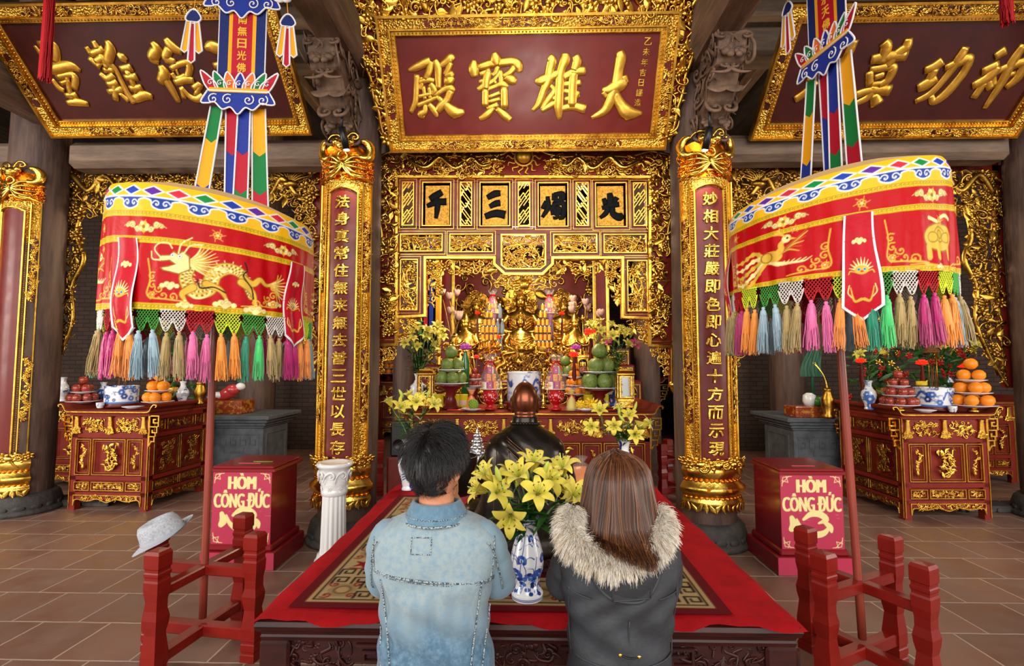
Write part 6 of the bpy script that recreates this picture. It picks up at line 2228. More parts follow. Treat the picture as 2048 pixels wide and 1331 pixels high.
 # key-fret corner brackets
 def key(fp):
  k = MB()
  x, z = .0, H - .06
  for pts in ([(0, z), (.1, z), (.1, z - .07), (.045, z - .07), (.045, z - .035), (.075, z - .035)], [(0, z - .11), (.085, z - .11), (.085, z - .17), (.035, z - .17), (.035, z - .14)], [(.0, z - .21), (.06, z - .21), (.06, z - .26), (.02, z - .26)], [(.1, z - .07), (.1, z - .11)], [(.07, z - .17), (.07, z - .21)], [(.03, z - .26), (.0, z - .31)], [(0, z), (0, z - .31)]):
   bar(k, pts, .016, .02)
  return warp(k, fp)
 for s in (-1, 1):
  key(plane((s * W / 2, .01, 0), (s, 0, 0), (0, 0, 1))).build('key_fret_bracket', GOLD, t)
  if sides:
   key(plane((s * (W / 2 + .004), D, 0), (0, 1, 0), (0, 0, 1))).build('key_fret_bracket', GOLD, t)
 return t

FT = altar_table('altar_table', 'long red and gold altar table in front of the golden statues', (.03, 4.98, 0), 0, 2.42, .95, 1.035, (2, 1, 2, 1, 2, 1, 2), False, nb=6)
pl0, pl1 = on_floor(135, 1016), on_floor(290, 1023)
LT = altar_table('altar_table', 'red and gold altar table with two-tier plates of apples and oranges', ((pl0[0] + pl1[0]) / 2 + .03, 5.14, 0), math.radians(-3), .86, .86, 1.03, (1, 2, 1))
pr0, pr1 = on_floor(1815, 1040), on_floor(1980, 1039)
RT = altar_table('altar_table', 'red and gold altar table with three-tier plates of apples and oranges', ((pr0[0] + pr1[0]) / 2, (pr0[1] + pr1[1]) / 2 - .0, 0), math.radians(2), .85, .9, 1.03, (1, 2, 1))
for lab, x, y, s in (('red and gold altar table far behind the lantern with a blue and white cup', -2.28, 10.3, (1.65, .9, 1.12)), ('red and gold altar table far behind the lantern with a bright pane', 2.05, 10.3, (1.65, .9, 1.12)),
      ('dark altar table half hidden behind the two-tier fruit table', -5.5, 6.02, (1.2, .8, 1)), ('dark altar table half hidden behind the three-tier fruit table', 5.75, 6.6, (1.2, .8, 1))):
 again(LT, (x, y, 0), 0, lab, None, s)

# grey stone altars in the bays
def stone_altar(label, x0, x1, y0, y1, h):
 t = thing('stone_altar', label, 'stone altar', ((x0 + x1) / 2, y0, 0))
 b = MB()
 for e, z0, z1 in ((.0, 0, .06), (-.03, .06, h - .16), (-.01, h - .16, h - .13), (.02, h - .13, h - .09), (.06, h - .09, h - .05), (.1, h - .05, h)):
  b.box(x0 - e, x1 + e, y0 - e, y1 + e, z0, z1, 0, .008)
 b.build('body', STONE, t, True)
 k = MB()
 w = x1 - x0 - .16
 z = h - .24
 bar(k, [(-w / 2, .2), (-w / 2, z), (w / 2, z), (w / 2, .2)], .014, .01)
 for i in range(5):
  u = -w / 2 + w * (i + .5) / 5
  q = w / 5 * .4
  bar(k, [(u - q, z - .03), (u - q, z - .13), (u + q * .4, z - .13), (u + q * .4, z - .07), (u - q * .3, z - .07)], .012, .01)
 bar(k, [(-w * .2, z - .16), (-w * .2, z - .22), (w * .2, z - .22), (w * .2, z - .16)], .012, .01)
 warp(k, plane(((x0 + x1) / 2, y0 + .03, 0), (1, 0, 0), (0, 0, 1))).build('key_relief', STONE, t, True)
 k2 = MB()
 bar(k2, [(-.25, .2), (-.25, z), (.25, z), (.25, .2)], .014, .01)
 s = 1 if x0 < 0 else -1
 warp(k2, plane((x1 - .03 if s > 0 else x0 + .03, (y0 + y1) / 2, 0), (0, s, 0), (0, 0, 1))).build('side_relief', STONE, t, True)
 return t
stone_altar('grey carved stone altar behind the table with two-tier fruit', -4.0, -3.22, 6.18, 6.9, .87)
stone_altar('grey carved stone altar behind the table with three-tier fruit', 3.2, 3.95, 6.1, 6.9, .87)

# ---------------------------------------------------------------- fruit and plates
APPLE = mat('apple_skin', '#8c1a22', .3, coat=.3, vary=('#d08a3a', 9, .5, .72))
ORANGE = mat('orange_peel', '#f08a12', .4, bump=('noise', 160, .2, .002))
POMELO = mat('pomelo_peel', '#566a2c', .42, vary=('#7c8c3c', 5, .4, .7), bump=('noise', 180, .2, .002))
protos = {}
def fruit(kind, label, loc, r, group, seed=0):
 if kind not in protos:
  mb = MB()
  if kind == 'apple':
   mb.lathe([(0, .72), (.18, .82), (.5, .92), (.8, .7), (.98, .2), (.95, -.2), (.7, -.75), (.35, -.95), (.12, -.9), (0, -.82)][::-1], 20)
   m = APPLE
  elif kind == 'orange':
   mb.lathe([(0, .86), (.12, .9), (.45, .84), (.8, .56), (1, 0), (.82, -.56), (.5, -.84), (0, -.93)][::-1], 20)
   m = ORANGE
  else:
   mb.lathe([(0, 1.02), (.1, 1.03), (.4, .92), (.78, .6), (1, -.02), (.9, -.5), (.55, -.85), (0, -.95)][::-1], 24)
   m = POMELO
  o = thing(kind, label, kind, loc, 0, group)
  mb.build('skin', m, o)
  MB().tube([(0, 0, .7 if kind == 'apple' else .84), (.02, 0, 1.0 if kind == 'apple' else .93)], .05, 6).build('stalk', ANTHER, o)
  protos[kind] = o
 else:
  o = copy_tree(protos[kind])
  tag(o, label, kind, group)
 rg = random.Random(seed)
 o.location = loc
 o.scale = (r, r, r)
 o.rotation_euler = (rg.uniform(-.5, .5), rg.uniform(-.5, .5), rg.uniform(0, 6))
 return o

def plate(label, loc, r, group=None):
 o = MB().lathe([(0, 0), (r * .55, 0), (r * .6, .006), (r * .95, .018), (r, .022), (r * .97, .025), (r * .6, .012), (0, .01)], 32).build('plate', PLATE, None, False, loc)
 return tag(o, label, 'plate', group)

def tower(kind, desc, where, c, z, r, tiers, base=None, seed=0):
 """tiers: [(ring radius, count)] with a plate under each ring; last may be a single fruit on top"""
 grp = '%ss piled %s' % (kind, where)
 q = 0
 if base:
  o = thing('fruit_stand', '%s fruit stand under the %ss %s' % (base[0], kind, where), 'fruit stand', (c[0], c[1], z))
  br_, bh = base[1], base[2]
  pr = [(0, 0), (br_ * .5, 0), (br_ * .5, .012), (br_ * .36, .03), (br_ * .3, bh * .35), (br_ * .2, bh * .5), (br_ * .3, bh * .62), (br_ * .28, bh * .75), (br_ * .7, bh * .95), (br_ * .8, bh), (0, bh)]
  MB().lathe(pr, 28).build('turned_stem', LACQD if base[0].startswith('red') else GOLDS, o)
  z += bh
 for i, (rr, n) in enumerate(tiers):
  if n > 1:
   pr_ = rr + r * 1.15
   plate('white plate under the %s tier of %ss %s' % (('lowest', 'second', 'third')[i], kind, where), (c[0], c[1], z), pr_)
   z += .012
  for k in range(n):
   a = 2 * math.pi * (k + .25 + .5 * i) / n - math.pi / 2
   lab = '%s in the %s tier piled %s' % (desc, ('lowest', 'second', 'third', 'top')[min(i, 3)], where) if n > 1 else '%s crowning the pile %s' % (desc, where)
   fruit(kind, lab, (c[0] + rr * math.cos(a), c[1] + rr * math.sin(a), z + r * .92 + .004), r * (1 + .04 * math.sin(k * 5)), grp, seed * 9 + k + i * 3)
  z += r * 1.9
 return z

# front altar: pomelos, apples, oranges
TZ = 1.038
tower('pomelo', 'green pomelo', 'by the blue-cup lantern', (X(902, 5.3), 5.3), TZ, .068, [(.105, 5), (.07, 3), (0, 1)], ('red turned', .19, .245), 1)
tower('pomelo', 'dark green pomelo', 'by the bright lantern', (X(1199, 5.3), 5.3), TZ, .08, [(.125, 5), (.08, 3), (0, 1)], ('red turned', .2, .2), 2)
tower('apple', 'small red apple', 'behind the first red goblet', (X(949, 5.72), 5.72), TZ, .034, [(.055, 5), (.042, 4), (0, 1)], ('red turned', .09, .2), 3)
tower('orange', 'orange', 'behind the second red goblet', (X(1150, 5.58), 5.58), TZ, .042, [(.08, 5), (.06, 4), (.03, 3), (0, 1)], ('red turned', .12, .12), 4)
tower('pomelo', 'distant green pomelo', 'behind the red lotus lamp', (X(1131, 5.86), 5.86), TZ + .2, .06, [(.062, 3), (0, 1)], ('red turned', .12, .12), 5)
# side tables
yl = 5.36
tower('apple', 'red apple', 'on the two-tier plate stand', (X(166, yl), yl), TZ, .046, [(.1, 7), (.058, 4), (0, 1)], ('gold', .1, .045), 6)
tower('orange', 'orange', 'on the two-tier plate stand', (X(317, yl - .03), yl - .03), TZ, .056, [(.088, 5), (.062, 4), (0, 1)], ('gold', .1, .045), 7)
yr = 5.1
tower('apple', 'red apple', 'on the three-tier plate stand', (X(1797, yr), yr), TZ, .042, [(.125, 9), (.088, 6), (.05, 3), (0, 1)], ('gold', .1, .045), 8)
tower('orange', 'orange', 'on the three-tier plate stand', (X(1944, yr - .06), yr - .06), TZ, .058, [(.125, 6), (.09, 4), (.055, 2), (0, 1)], ('gold', .1, .045), 9)
tower('orange', 'tiny orange', 'far behind the blue-cup lantern', (X(777, 10.5), 10.5), 1.17, .055, [(.14, 7), (.09, 5), (.05, 3), (0, 1)], ('red turned', .16, .12), 10)
tower('orange', 'tiny orange', 'far behind the bright lantern', (X(1300, 10.5), 10.5), 1.17, .055, [(.14, 7), (.09, 5), (.05, 3), (0, 1)], ('red turned', .16, .12), 11)

# ---------------------------------------------------------------- incense bowls, vases
def incense_bowl(label, loc, r, h, seed, dragon_=True):
 t = thing('incense_bowl', label, 'incense bowl', loc)
 def paint(R):
  W, H = R.w, R.h
  if dragon_:
   for k in range(3):
    u = W * (k + .5) / 3
    P = smooth_path([(u - W * .12, H * .3), (u - W * .08, H * .62), (u - W * .02, H * .4), (u + W * .04, H * .62), (u + W * .1, H * .48)], 6)
    R.line(P, np.linspace(.014, .035, len(P)) * (r / .18), BLU[1])
    R.disc((u + W * .11, H * .5), .035 * r / .18, BLU[0])
    for q in P[::3]:
     R.line([q, q + np.array([.0, .03 * r / .18])], .008 * r / .18, BLU[2])
  blue_floral(seed, .12, .9, 45 if dragon_ else 120)(R)
  R.rect(0, W, H * .02, H * .1, BLU[2])
 painted_lathe([(r * .96, 0), (r, .02 * h), (r, .94 * h), (r * 1.03, .97 * h), (r * 1.02, h), (r * .95, h), (r * .94, h * .8)], paint, 'porcelain_wall', t)
 MB().lathe([(0, h * .86), (r * .95, h * .86)], 24).build('ash', mat('pale_ash', '#8f8272', .9, bump=('noise', 60, .5, .01)), t)
 MB().lathe([(0, -.04), (r * 1.05, -.04), (r * 1.1, -.03), (r * 1.02, -.01), (r * 1.05, 0), (0, 0)], 28).build('wooden_base', LACQD, t)
 rg = random.Random(seed)
 for k in range(5):
  a, q = rg.uniform(0, 6.28), r * rg.uniform(.1, .6)
  p = np.array([q * math.cos(a), q * math.sin(a), h * .8])
  MB().tube([p, p + np.array([rg.gauss(0, .01), rg.gauss(0, .01), rg.uniform(.1, .3)])], .0025, 5).build('incense_stick', ANTHER, t)
 return t
incense_bowl('large blue dragon porcelain incense bowl behind the bronze head', (X(1048, 5.42), 5.42, TZ + .04), .182, .345, 3)
incense_bowl('blue and white incense bowl between the two-tier apples and oranges', (X(244, 5.42), 5.42, TZ + .04), .155, .19, 4, False)
incense_bowl('blue dragon incense bowl between the three-tier apples and oranges', (X(1867, 5.22), 5.22, TZ + .04), .165, .19, 5)
vase('blue and white vase behind the two-tier orange plates', (X(366, 5.62), 5.62, TZ), .72, 11, fat=1.1)
vase('blue and white vase between the two-tier apples and the incense bowl', (X(207, 5.7), 5.7, TZ), .68, 12, fat=1.1)
vase('blue and white vase behind the two-tier apples by the outer column', (X(126, 6.2), 6.2, TZ), .8, 13, fat=1.2)
vase('blue and white vase of green leaves beside the three-tier apples', (X(1737, 5.3), 5.3, TZ), .78, 14, fat=1.1)
vase('blue and white lily vase behind the lantern with a blue and white cup', (X(836, 5.66), 5.66, TZ), .95, 15, fat=1.2)
vase('blue and white lily vase behind the lantern with a bright pane', (X(1228, 5.66), 5.66, TZ), .95, 16, fat=1.2)
bunch('yellow lily stem in the altar vase behind the lantern with a blue and white cup', (X(836, 5.66), 5.66, TZ + .36), (812, 888, 656, 702, 5.62), 9, 21, 'lilies in the altar vase behind the blue cup lantern', 1.15)
bunch('yellow lily stem in the altar vase behind the lantern with a bright pane', (X(1228, 5.66), 5.66, TZ + .36), (1175, 1262, 646, 700, 5.62), 9, 22, 'lilies in the altar vase behind the bright lantern', 1.15)
lily_stem('deep pink lily stem among the yellow lilies behind the bright lantern', (X(1228, 5.66), 5.66, TZ + .3), [at(1266, 690, 5.55), at(1222, 690, 5.5)], 31, None, 1.15, 'p')
lily_stem('leafy green stem in the vase beside the three-tier apples', (X(1737, 5.3), 5.3, TZ + .28), [at(1722, 712, 5.3), at(1760, 706, 5.32)], 33, None, 1.1, 'y', 'lily', 30, 2)
vase('blue and white vase half hidden behind the three-tier oranges', (X(1898, 6.8), 6.8, TZ), .9, 17)
bunch('yellow lily stem in the vase behind the three-tier fruit', (X(1898, 6.8), 6.8, TZ + .34), (1885, 1960, 676, 712, 6.75), 4, 23, 'lilies behind the three-tier fruit', 1.45)

# ---------------------------------------------------------------- lanterns, goblets, gifts, lamps
GLASSM = mat('clear_glass', '#ffffff', .03, trans=1.0, ior=1.2)
PANEB = mat('bright_mirror_pane', '#f2f4f7', .06, 1.0)
def lantern(label, x, y, bright):
 t = thing('altar_lantern', label, 'lantern', (x, y, TZ))
 w = .075
 b = MB().box(-w * 1.1, w * 1.1, -w * 1.1, w * 1.1, .09, .12, 0, .004).box(-w * .9, w * .9, -w * .9, w * .9, .045, .09).box(-w * 1.05, w * 1.05, -w * 1.05, w * 1.05, .03, .045, 0, .003)
 for sx in (-1, 1):
  for sy in (-1, 1):
   b.tube([(sx * w * .85, sy * w * .85, .03), (sx * w * 1.05, sy * w * 1.05, .015), (sx * w, sy * w, 0)], [.016, .014, .01], 8)
 c = MB()
 carve(c, rect_pts(-w * .8, w * .8, .05, .085), .03, 5, 1.6, .003, w * .9)
 b.merge(warp(c, plane((0, 0, 0), (1, 0, 0), (0, 0, 1))))
 b.build('foot', GOLDS, t)
 r = MB().box(-w * 1.2, w * 1.2, -w * 1.2, w * 1.2, .355, .375, 0, .004)
 r.grid(np.array([[(sx * w * q, sy * w * q, z) for sx, sy in ((-1, -1), (1, -1), (1, 1), (-1, 1))] for q, z in ((1.2, .375), (.95, .395), (.85, .4), (.8, .412), (0, .412))]), 0, False, wrap=True)
 r.build('roof', GOLD, t)
 f = MB()
 for sx in (-1, 1):
  for sy in (-1, 1):
   f.box(sx * w, sx * w * .86, sy * w, sy * w * .86, .12, .355)
 f.build('corner_posts', LACQD, t)
 g = MB()
 for pl_ in (plane((0, -w, 0), (1, 0, 0), (0, 0, 1)), plane((w, 0, 0), (0, 1, 0), (0, 0, 1)), plane((-w, 0, 0), (0, -1, 0), (0, 0, 1))):
  q = MB()
  frame_bar(q, -w * .78, w * .78, .135, .34, .016, .01)
  for s in (-1, 1):
   carve(q, rect_pts(s * w * .6 - .008, s * w * .6 + .008, .15, .33), .022, 3, 1.2, .002, .0)
  g.merge(warp(q, pl_))
 g.build('gilt_frame', GOLDS, t)
 MB().box(-w * .8, w * .8, -w * .93, -w * .91, .13, .345).build('pane', PANEB if bright else GLASSM, t)
 painted_lathe([(.0, .13), (.03, .13), (.033, .16), (.03, .2), (.034, .22), (.03, .22)], blue_floral(9, .1, .9, 20, False), 'inner_cup', t, None, 60, 20)
 MB().tube([(0, 0, .2), (0, 0, .27)], [.008, .006], 8).build('inner_finial', GOLDS, t)
 return t
lantern('gilt glass lantern holding a blue and white cup on the altar', X(852, 5.28), 5.28, False)
lantern('gilt lantern with a bright reflecting pane on the altar', X(1249, 5.14), 5.14, True)

REDG = mat('red_glazed_goblet', '#b40f1a', .15, coat=.6)
CELLO = mat('clear_cellophane', '#ffffff', .12, alpha=.09, bump=('noise', 24, .9, .02))
RIBB = mat('red_gift_ribbon', '#c8101c', .3, coat=.2)
PKT = [mat('magenta_packet', '#b8147a', .35), mat('orange_packet', '#ee8a16', .35), mat('cream_packet', '#e6dfcf', .4), mat('crimson_packet', '#b81024', .35), mat('gold_sticker', '#e0b65a', .35, .6)]
def bow(t, z, s):
 b = MB()
 for k in range(8):
  a = k * .785
  P = smooth_path([(0, 0, z), (s * .7 * math.cos(a), s * .7 * math.sin(a), z + s * .5), (s * 1.1 * math.cos(a), s * 1.1 * math.sin(a), z + s * .1), (s * .3 * math.cos(a), s * .3 * math.sin(a), z)], 4)
  b.tube(P, s * .28, 5, flat=.15, up=(0, 0, 1))
 for s2 in (-1, 1):
  P = smooth_path([(0, -.01, z), (s2 * s, -.02, z - s * .9), (s2 * s * 1.5, -.02, z - s * 2.2)], 5)
  b.tube(P, s * .25, 5, flat=.15, up=(0, -1, 0))
 b.build('bow', RIBB, t)
def gift(label, loc, s, lab2=None):
 if lab2:
  g = thing('red_goblet', lab2, 'goblet', loc)
  MB().lathe([(0, 0), (.055, 0), (.056, .015), (.035, .03), (.028, .05), (.05, .07), (.078, .1), (.088, .14), (.08, .18), (.06, .2), (.056, .21), (0, .2)], 32).build('bowl', REDG, g)
  sp = MB()
  rg = random.Random(7)
  fl = tpl_flower(5)
  for k in range(26):
   a, z = rg.uniform(-2.6, -.4), rg.uniform(.09, .19)
   r = np.interp(z, [.07, .1, .14, .18, .2], [.05, .078, .088, .08, .06]) + .001
   q = Vector((math.cos(a), math.sin(a), 0)).to_track_quat('Z', 'Y').to_matrix()
   sp.copies(fl, [frame((r * math.cos(a), r * math.sin(a), z), np.array(q), rg.uniform(.006, .014))])
  sp.build('blossom_pattern', mat('pale_blossom_enamel', '#eed8c8', .4), g)
  loc = (loc[0], loc[1], loc[2] + .21)
 t = thing('cellophane_gift', label, 'wrapped gift', loc)
 rg = random.Random(int(s * 100))
 MB().lathe([(0, 0), (.11 * s, 0), (.11 * s, .004), (0, .006)], 24).build('tray', PKT[2], t)
 for tier, (n, r, z) in enumerate(((7, .072, .004), (5, .05, .085), (3, .022, .16))):
  for k in range(n):
   a = 2 * math.pi * k / n - 1.5 + tier
   m = MB().box(-.024 * s, .024 * s, -.012 * s, .012 * s, 0, .072 * s, 0, .006 * s, frame((r * s * math.cos(a), r * s * math.sin(a), z * s), rotm(0, 0, a + math.pi / 2)))
   m.ball((r * s * math.cos(a) * 1.2 + .001, r * s * math.sin(a) * 1.2, (z + .036) * s), (.012 * s, .012 * s, .014 * s), 8, 6, 1)
   m.build('gift_packet', [PKT[(k + tier) % 4], PKT[4]], t)
 c = MB()
 rows = []
 for z, r in ((0, .13), (.01, .125), (.1, .11), (.2, .065), (.27, .02), (.285, .016), (.31, .04), (.36, .07)):
  rows.append([(r * s * (1 + .08 * math.sin(a * 7 + z * 20)) * math.cos(a), r * s * (1 + .08 * math.cos(a * 6)) * math.sin(a), z * s + (.02 * s * math.sin(a * 5) if z > .3 else 0)) for a in np.linspace(0, 2 * math.pi, 41)[:-1]])
 c.grid(rows, wrap=True)
 c.build('wrapper', CELLO, t)
 bow(t, .28 * s, .04 * s)
 return t
gift('cellophane cone of magenta and orange packets beside the two-tier apples' if 0 else 'cellophane cone of bright packets on the goblet beside the small red apples', (X(980, 5.15), 5.15, TZ), .98, 'red goblet with white blossom pattern near the red envelopes')
gift('cellophane cone of bright packets on the goblet beside the small oranges', (X(1112, 5.15), 5.15, TZ), .98, "red goblet with white blossom pattern near the finger citrons")
for px, py, Y, lab in ((977, 645, 6.9, 'wrapped packet cone on the pink vase near the can tower with more rows in view'), (1091, 645, 6.9, 'wrapped packet cone on the pink vase beside the second can tower')):
 p = at(px + 8, py - 18, Y)
 gift(lab, tuple(p), .9)
 v = MB().lathe([(0, -.42), (.06, -.42), (.05, -.3), (.04, -.1), (.06, 0), (0, 0)], 20).build('pink_vase', mat('pink_vase_glaze', '#b07aa0', .3), None, False, tuple(p))
 tag(v, lab.replace('wrapped packet cone on the pink vase', 'tall pink vase under a packet cone'), 'vase')
def small_gift(label, px, py, Y, m):
 x = X(px, Y)
 t = thing('wrapped_parcel', label, 'wrapped gift', (x, Y, TZ))
 MB().lathe([(0, 0), (.05, 0), (.052, .03), (.035, .11), (.012, .15), (.02, .17), (.04, .2)], 18).build('contents', m, t)
 MB().lathe([(.06, 0), (.06, .03), (.04, .11), (.014, .152), (.026, .17), (.055, .23)], 18).build('wrapper', CELLO, t)
 bow(t, .152, .022)
small_gift('small orange parcel in cellophane behind the green custard apple', 943, 0, 5.12, PKT[1])
small_gift('small yellow parcel in cellophane beside the finger citrons', 1143, 0, 5.1, mat('yellow_wrapping', '#c9b83a', .4))

def lotus_lamp(label, px, py, Y, s, m, stem=.0, cat='lotus lamp'):
 p = at(px, py, Y)
 t = thing('lotus_lamp', label, cat, tuple(p))
 pet = MB()
 for ring, (n, el, L) in enumerate(((6, .5, 1.0), (8, .95, 1.1), (8, 1.35, 1.0))):
  for k in range(n):
   a = 2 * math.pi * (k + .5 * ring) / n
   R = rotm(0, 0, a) @ rotm(0, el, 0)
   pet.ball(R @ np.array([0, 0, .55 * L]) * s, (.2 * s, .3 * s, .55 * L * s), 8, 6, 0, R)
 pet.build('petals', m, t)
 if stem:
  MB().lathe([(0, -stem), (.3 * s + .02, -stem), (.02, -stem + .02), (.012, -stem * .5), (.025, -stem * .4), (.012, -.02), (.3 * s, 0), (0, 0)], 14).build('stem', LACQD, t)
 return t
LOT = mat('glowing_red_lotus', '#ff2a10', .4, emit=('#ff1c08', 1.1))
for lab, px, py, Y, s, st in (('glowing red lotus lamp above the small oranges', 1148, 712, 5.5, .055, .33), ('glowing red lotus lamp at the foot of the tall can tower', 994, 676, 6.7, .05, .3), ('glowing red lotus lamp at the foot of the second can tower', 1088, 677, 6.7, .05, .3),
       ('small glowing red lotus lamp above the small red apples', 953, 715, 5.9, .035, .25), ('dim red lotus lamp high before the rear statue nearer the pedestal', 955, 627, 7.6, .04, .3), ('dim red lotus lamp high before the rear statue nearer the bright lantern', 1124, 628, 7.6, .04, .3),
       ('large red flower beside the yellow altar lilies near the bright lantern', 1181, 668, 5.8, .075, .4), ('glowing red lotus lamp above the three-tier incense bowl', 1844, 728, 5.6, .055, .3), ('glowing red lotus lamp behind the green leafy vase', 1722, 724, 5.5, .05, .3), ('small glowing red lotus lamp behind the three-tier oranges', 1925, 734, 6.75, .05, .3)):
 sf = TZ if Y < 5.95 or px > 1500 else (1.3 if Y < 6.95 else (1.5 if Y < 7.7 else 1.75))
 lotus_lamp(lab, px, py, Y, s, LOT, max(.05, at(px, py, Y)[2] - sf))
PURP = mat('purple_lotus', '#b04aa8', .4)
lotus_lamp('purple lotus ornament on a green bottle beside the first pomelos', 931, 698, 5.65, .07, PURP, 0, 'lotus ornament')
lotus_lamp('purple lotus ornament beside the niche with a bearded figure', 1152, 698, 5.7, .06, PURP, .63, 'lotus ornament')
b0 = at(931, 702, 5.65)
tag(MB().lathe([(0, TZ - b0[2]), (.045, TZ - b0[2]), (.045, -.12), (.02, -.02), (.02, 0), (0, 0)], 18).build('green_bottle', mat('green_bottle_glass', '#0d5a2a', .12, coat=.5), None, False, tuple(b0)), 'green bottle under the purple lotus beside the first pomelos', 'bottle')

def candlestick(label, px, Y, z, h):
 t = thing('candlestick', label, 'candlestick', (X(px, Y), Y, z))
 MB().lathe([(0, 0), (.05, 0), (.052, .012), (.03, .03), (.018, .06), (.028, .08), (.014, .1), (.011, h * .45), (.03, h * .5), (.012, h * .55), (.014, h * .75), (.034, h * .82), (.036, h * .86), (.012, h * .87), (0, h * .87)], 20).build('stem', GOLDS, t)
 MB().tube([(0, 0, h * .86), (0, 0, h)], .008, 8).build('candle', mat('yellow_candle', '#e0b84a', .5), t)
for lab, px in (('tall brass candlestick beside the goblet near the small red apples', 1002), ('tall brass candlestick beside the goblet near the small oranges', 1087)):
 candlestick(lab, px, 5.35, TZ, .42)

TIN = mat('yellow_tin', '#d8c81e', .3, coat=.2)
def tin(label, px, Y, group):
 t = thing('food_tin', label, 'tin', (X(px, Y), Y, TZ), 0, group)
 MB().lathe([(0, 0), (.05, 0), (.051, .004), (.05, .13), (.051, .135), (.047, .136), (0, .134)], 24).build('can', TIN, t)
 MB().lathe([(.0505, .02), (.0508, .022), (.0508, .07), (.0505, .072)], 12, None, 0, a0=-2.3, a1=-.8).build('paper_label', mat('pink_white_label', '#d9b8b0', .4), t)
for i, (px, w) in enumerate(((878, 'under the first pomelo stand, nearest the lantern'), (912, 'right behind the first pomelo stand stem'), (927, 'under the first pomelo stand, nearest the goblet'), (1176, 'under the second pomelo stand, nearest the finger citrons'), (1208, 'under the second pomelo stand, nearest the lantern'))):
 tin('yellow tin ' + w, px, 5.5, 'yellow tins under the pomelo stands')
# plates with a custard apple, finger citrons and red envelopes
plate('white plate with a green custard apple and red envelopes', (X(944, 5.06), 5.06, TZ), .11)
ca = thing('custard_apple', 'knobbly green custard apple on a plate with red envelopes', 'custard apple', (X(947, 5.06), 5.06, TZ + .015))
m = MB().ball((0, 0, .048), .045, 14, 10)
for k in range(70):
 zz = 1 - 2 * (k + .5) / 70
 a = k * 2.4
 q = math.sqrt(1 - zz * zz)
 m.ball((.045 * q * math.cos(a), .045 * q * math.sin(a), .048 + .045 * zz), .0095, 6, 4)
m.build('skin', mat('custard_apple_skin', '#7fa02c', .5), ca)
for k, (px, Y, a, lab) in enumerate(((913, 5.07, .1, 'red envelope lying beside the pomelo stand with a white seal'), (966, 5.04, -.35, 'red envelope leaning under the goblet foot by the custard apple'), (1212, 5.1, .2, 'red envelope lying in front of the bright lantern'))):
 e = thing('red_envelope', lab, 'envelope', (X(px, Y), Y, TZ + .004 + (.0 if k != 1 else .02)), a)
 MB().box(-.09, .09, -.035, .035, 0, .004).build('paper', mat('red_paper', '#d0281c', .45), e)
 if k == 0: MB().box(.02, .05, -.02, .02, .004, .0048).build('seal', PKT[2], e)
plate('white plate holding two yellow finger citrons', (X(1172, 5.05), 5.05, TZ), .105)
for k, (px, lab) in enumerate(((1161, 'yellow finger citron with closed fingers on the plate'), (1184, 'yellow finger citron with spread fingers on the plate'))):
 t = thing('finger_citron', lab, 'finger citron', (X(px, 5.04), 5.04, TZ + .02))
 m = MB().ball((0, 0, .04), (.04, .04, .04), 12, 8)
 for j in range(26):
  a, el = j * 2.4, -.5 + 1.6 * (j / 26)
  d = np.array([math.cos(a) * math.cos(el), math.sin(a) * math.cos(el), math.sin(el)])
  L = .025 if k == 0 else .055
  m.tube([np.array([0, 0, .04]) + d * q for q in (.025, .03 + L * .6, .03 + L)], [.011, .009, .003], 6)
 m.build('fruit', mat('citron_yellow', '#e3b816', .45), t)
MB().lathe([(0, 0), (.03, 0), (.035, .02), (.02, .05), (.06, .07), (.066, .085), (0, .08)], 20).build('tea_bowl', LACQD, None, False, (X(1022, 5.1), 5.1, TZ))
tag(bpy.data.objects['tea_bowl'], 'dark red tea bowl on the altar hidden partly by the bronze head', 'bowl')
for i, (px, Y, lab) in enumerate(((1176, 5.75, 'small niche'),)):
 p = at(1166, 728, 5.82)
 t = thing('deity_niche', 'gilt niche with a bearded figure in a black cap behind the oranges', 'statue', (p[0], p[1], TZ))
 h = .54
 n = MB()
 for s in (-1, 1):
  n.box(s * .085, s * .07, -.02, .02, 0, h)
 n.box(-.095, .095, -.03, .06, h, h + .035, 0, .005).box(-.09, .09, -.03, .06, 0, .25)
 n.box(-.08, .08, .05, .06, .2, h)
 n.build('frame', GOLDS, t)
 MB().ball((0, .0, h - .14), (.045, .04, .06), 16, 12).ball((0, -.04, h - .145), (.01, .012, .016), 8, 6).ball((-.046, 0, h - .14), (.008, .014, .02), 8, 6).ball((.046, 0, h - .14), (.008, .014, .02), 8, 6).build('face', mat('painted_face', '#b5705c', .4), t)
 MB().ball((0, -.012, h - .19), (.034, .03, .03), 12, 8).ball((-.018, -.036, h - .125), (.01, .004, .004), 8, 5).ball((.018, -.036, h - .125), (.01, .004, .004), 8, 5).build('beard_and_eyes', BLACK, t)
 MB().lathe([(.047, h - .1), (.05, h - .07), (.048, h - .05)], 18, sy=.9).build('crown_band', GOLDS, t)
 MB().ball((0, 0, h - .05), (.042, .038, .035), 14, 8).build('cap', BLACK, t)
 MB().ball((0, .01, h - .27), (.08, .045, .1), 14, 9).build('robe', mat('dark_green_robe', '#1f3b2a', .5), t)

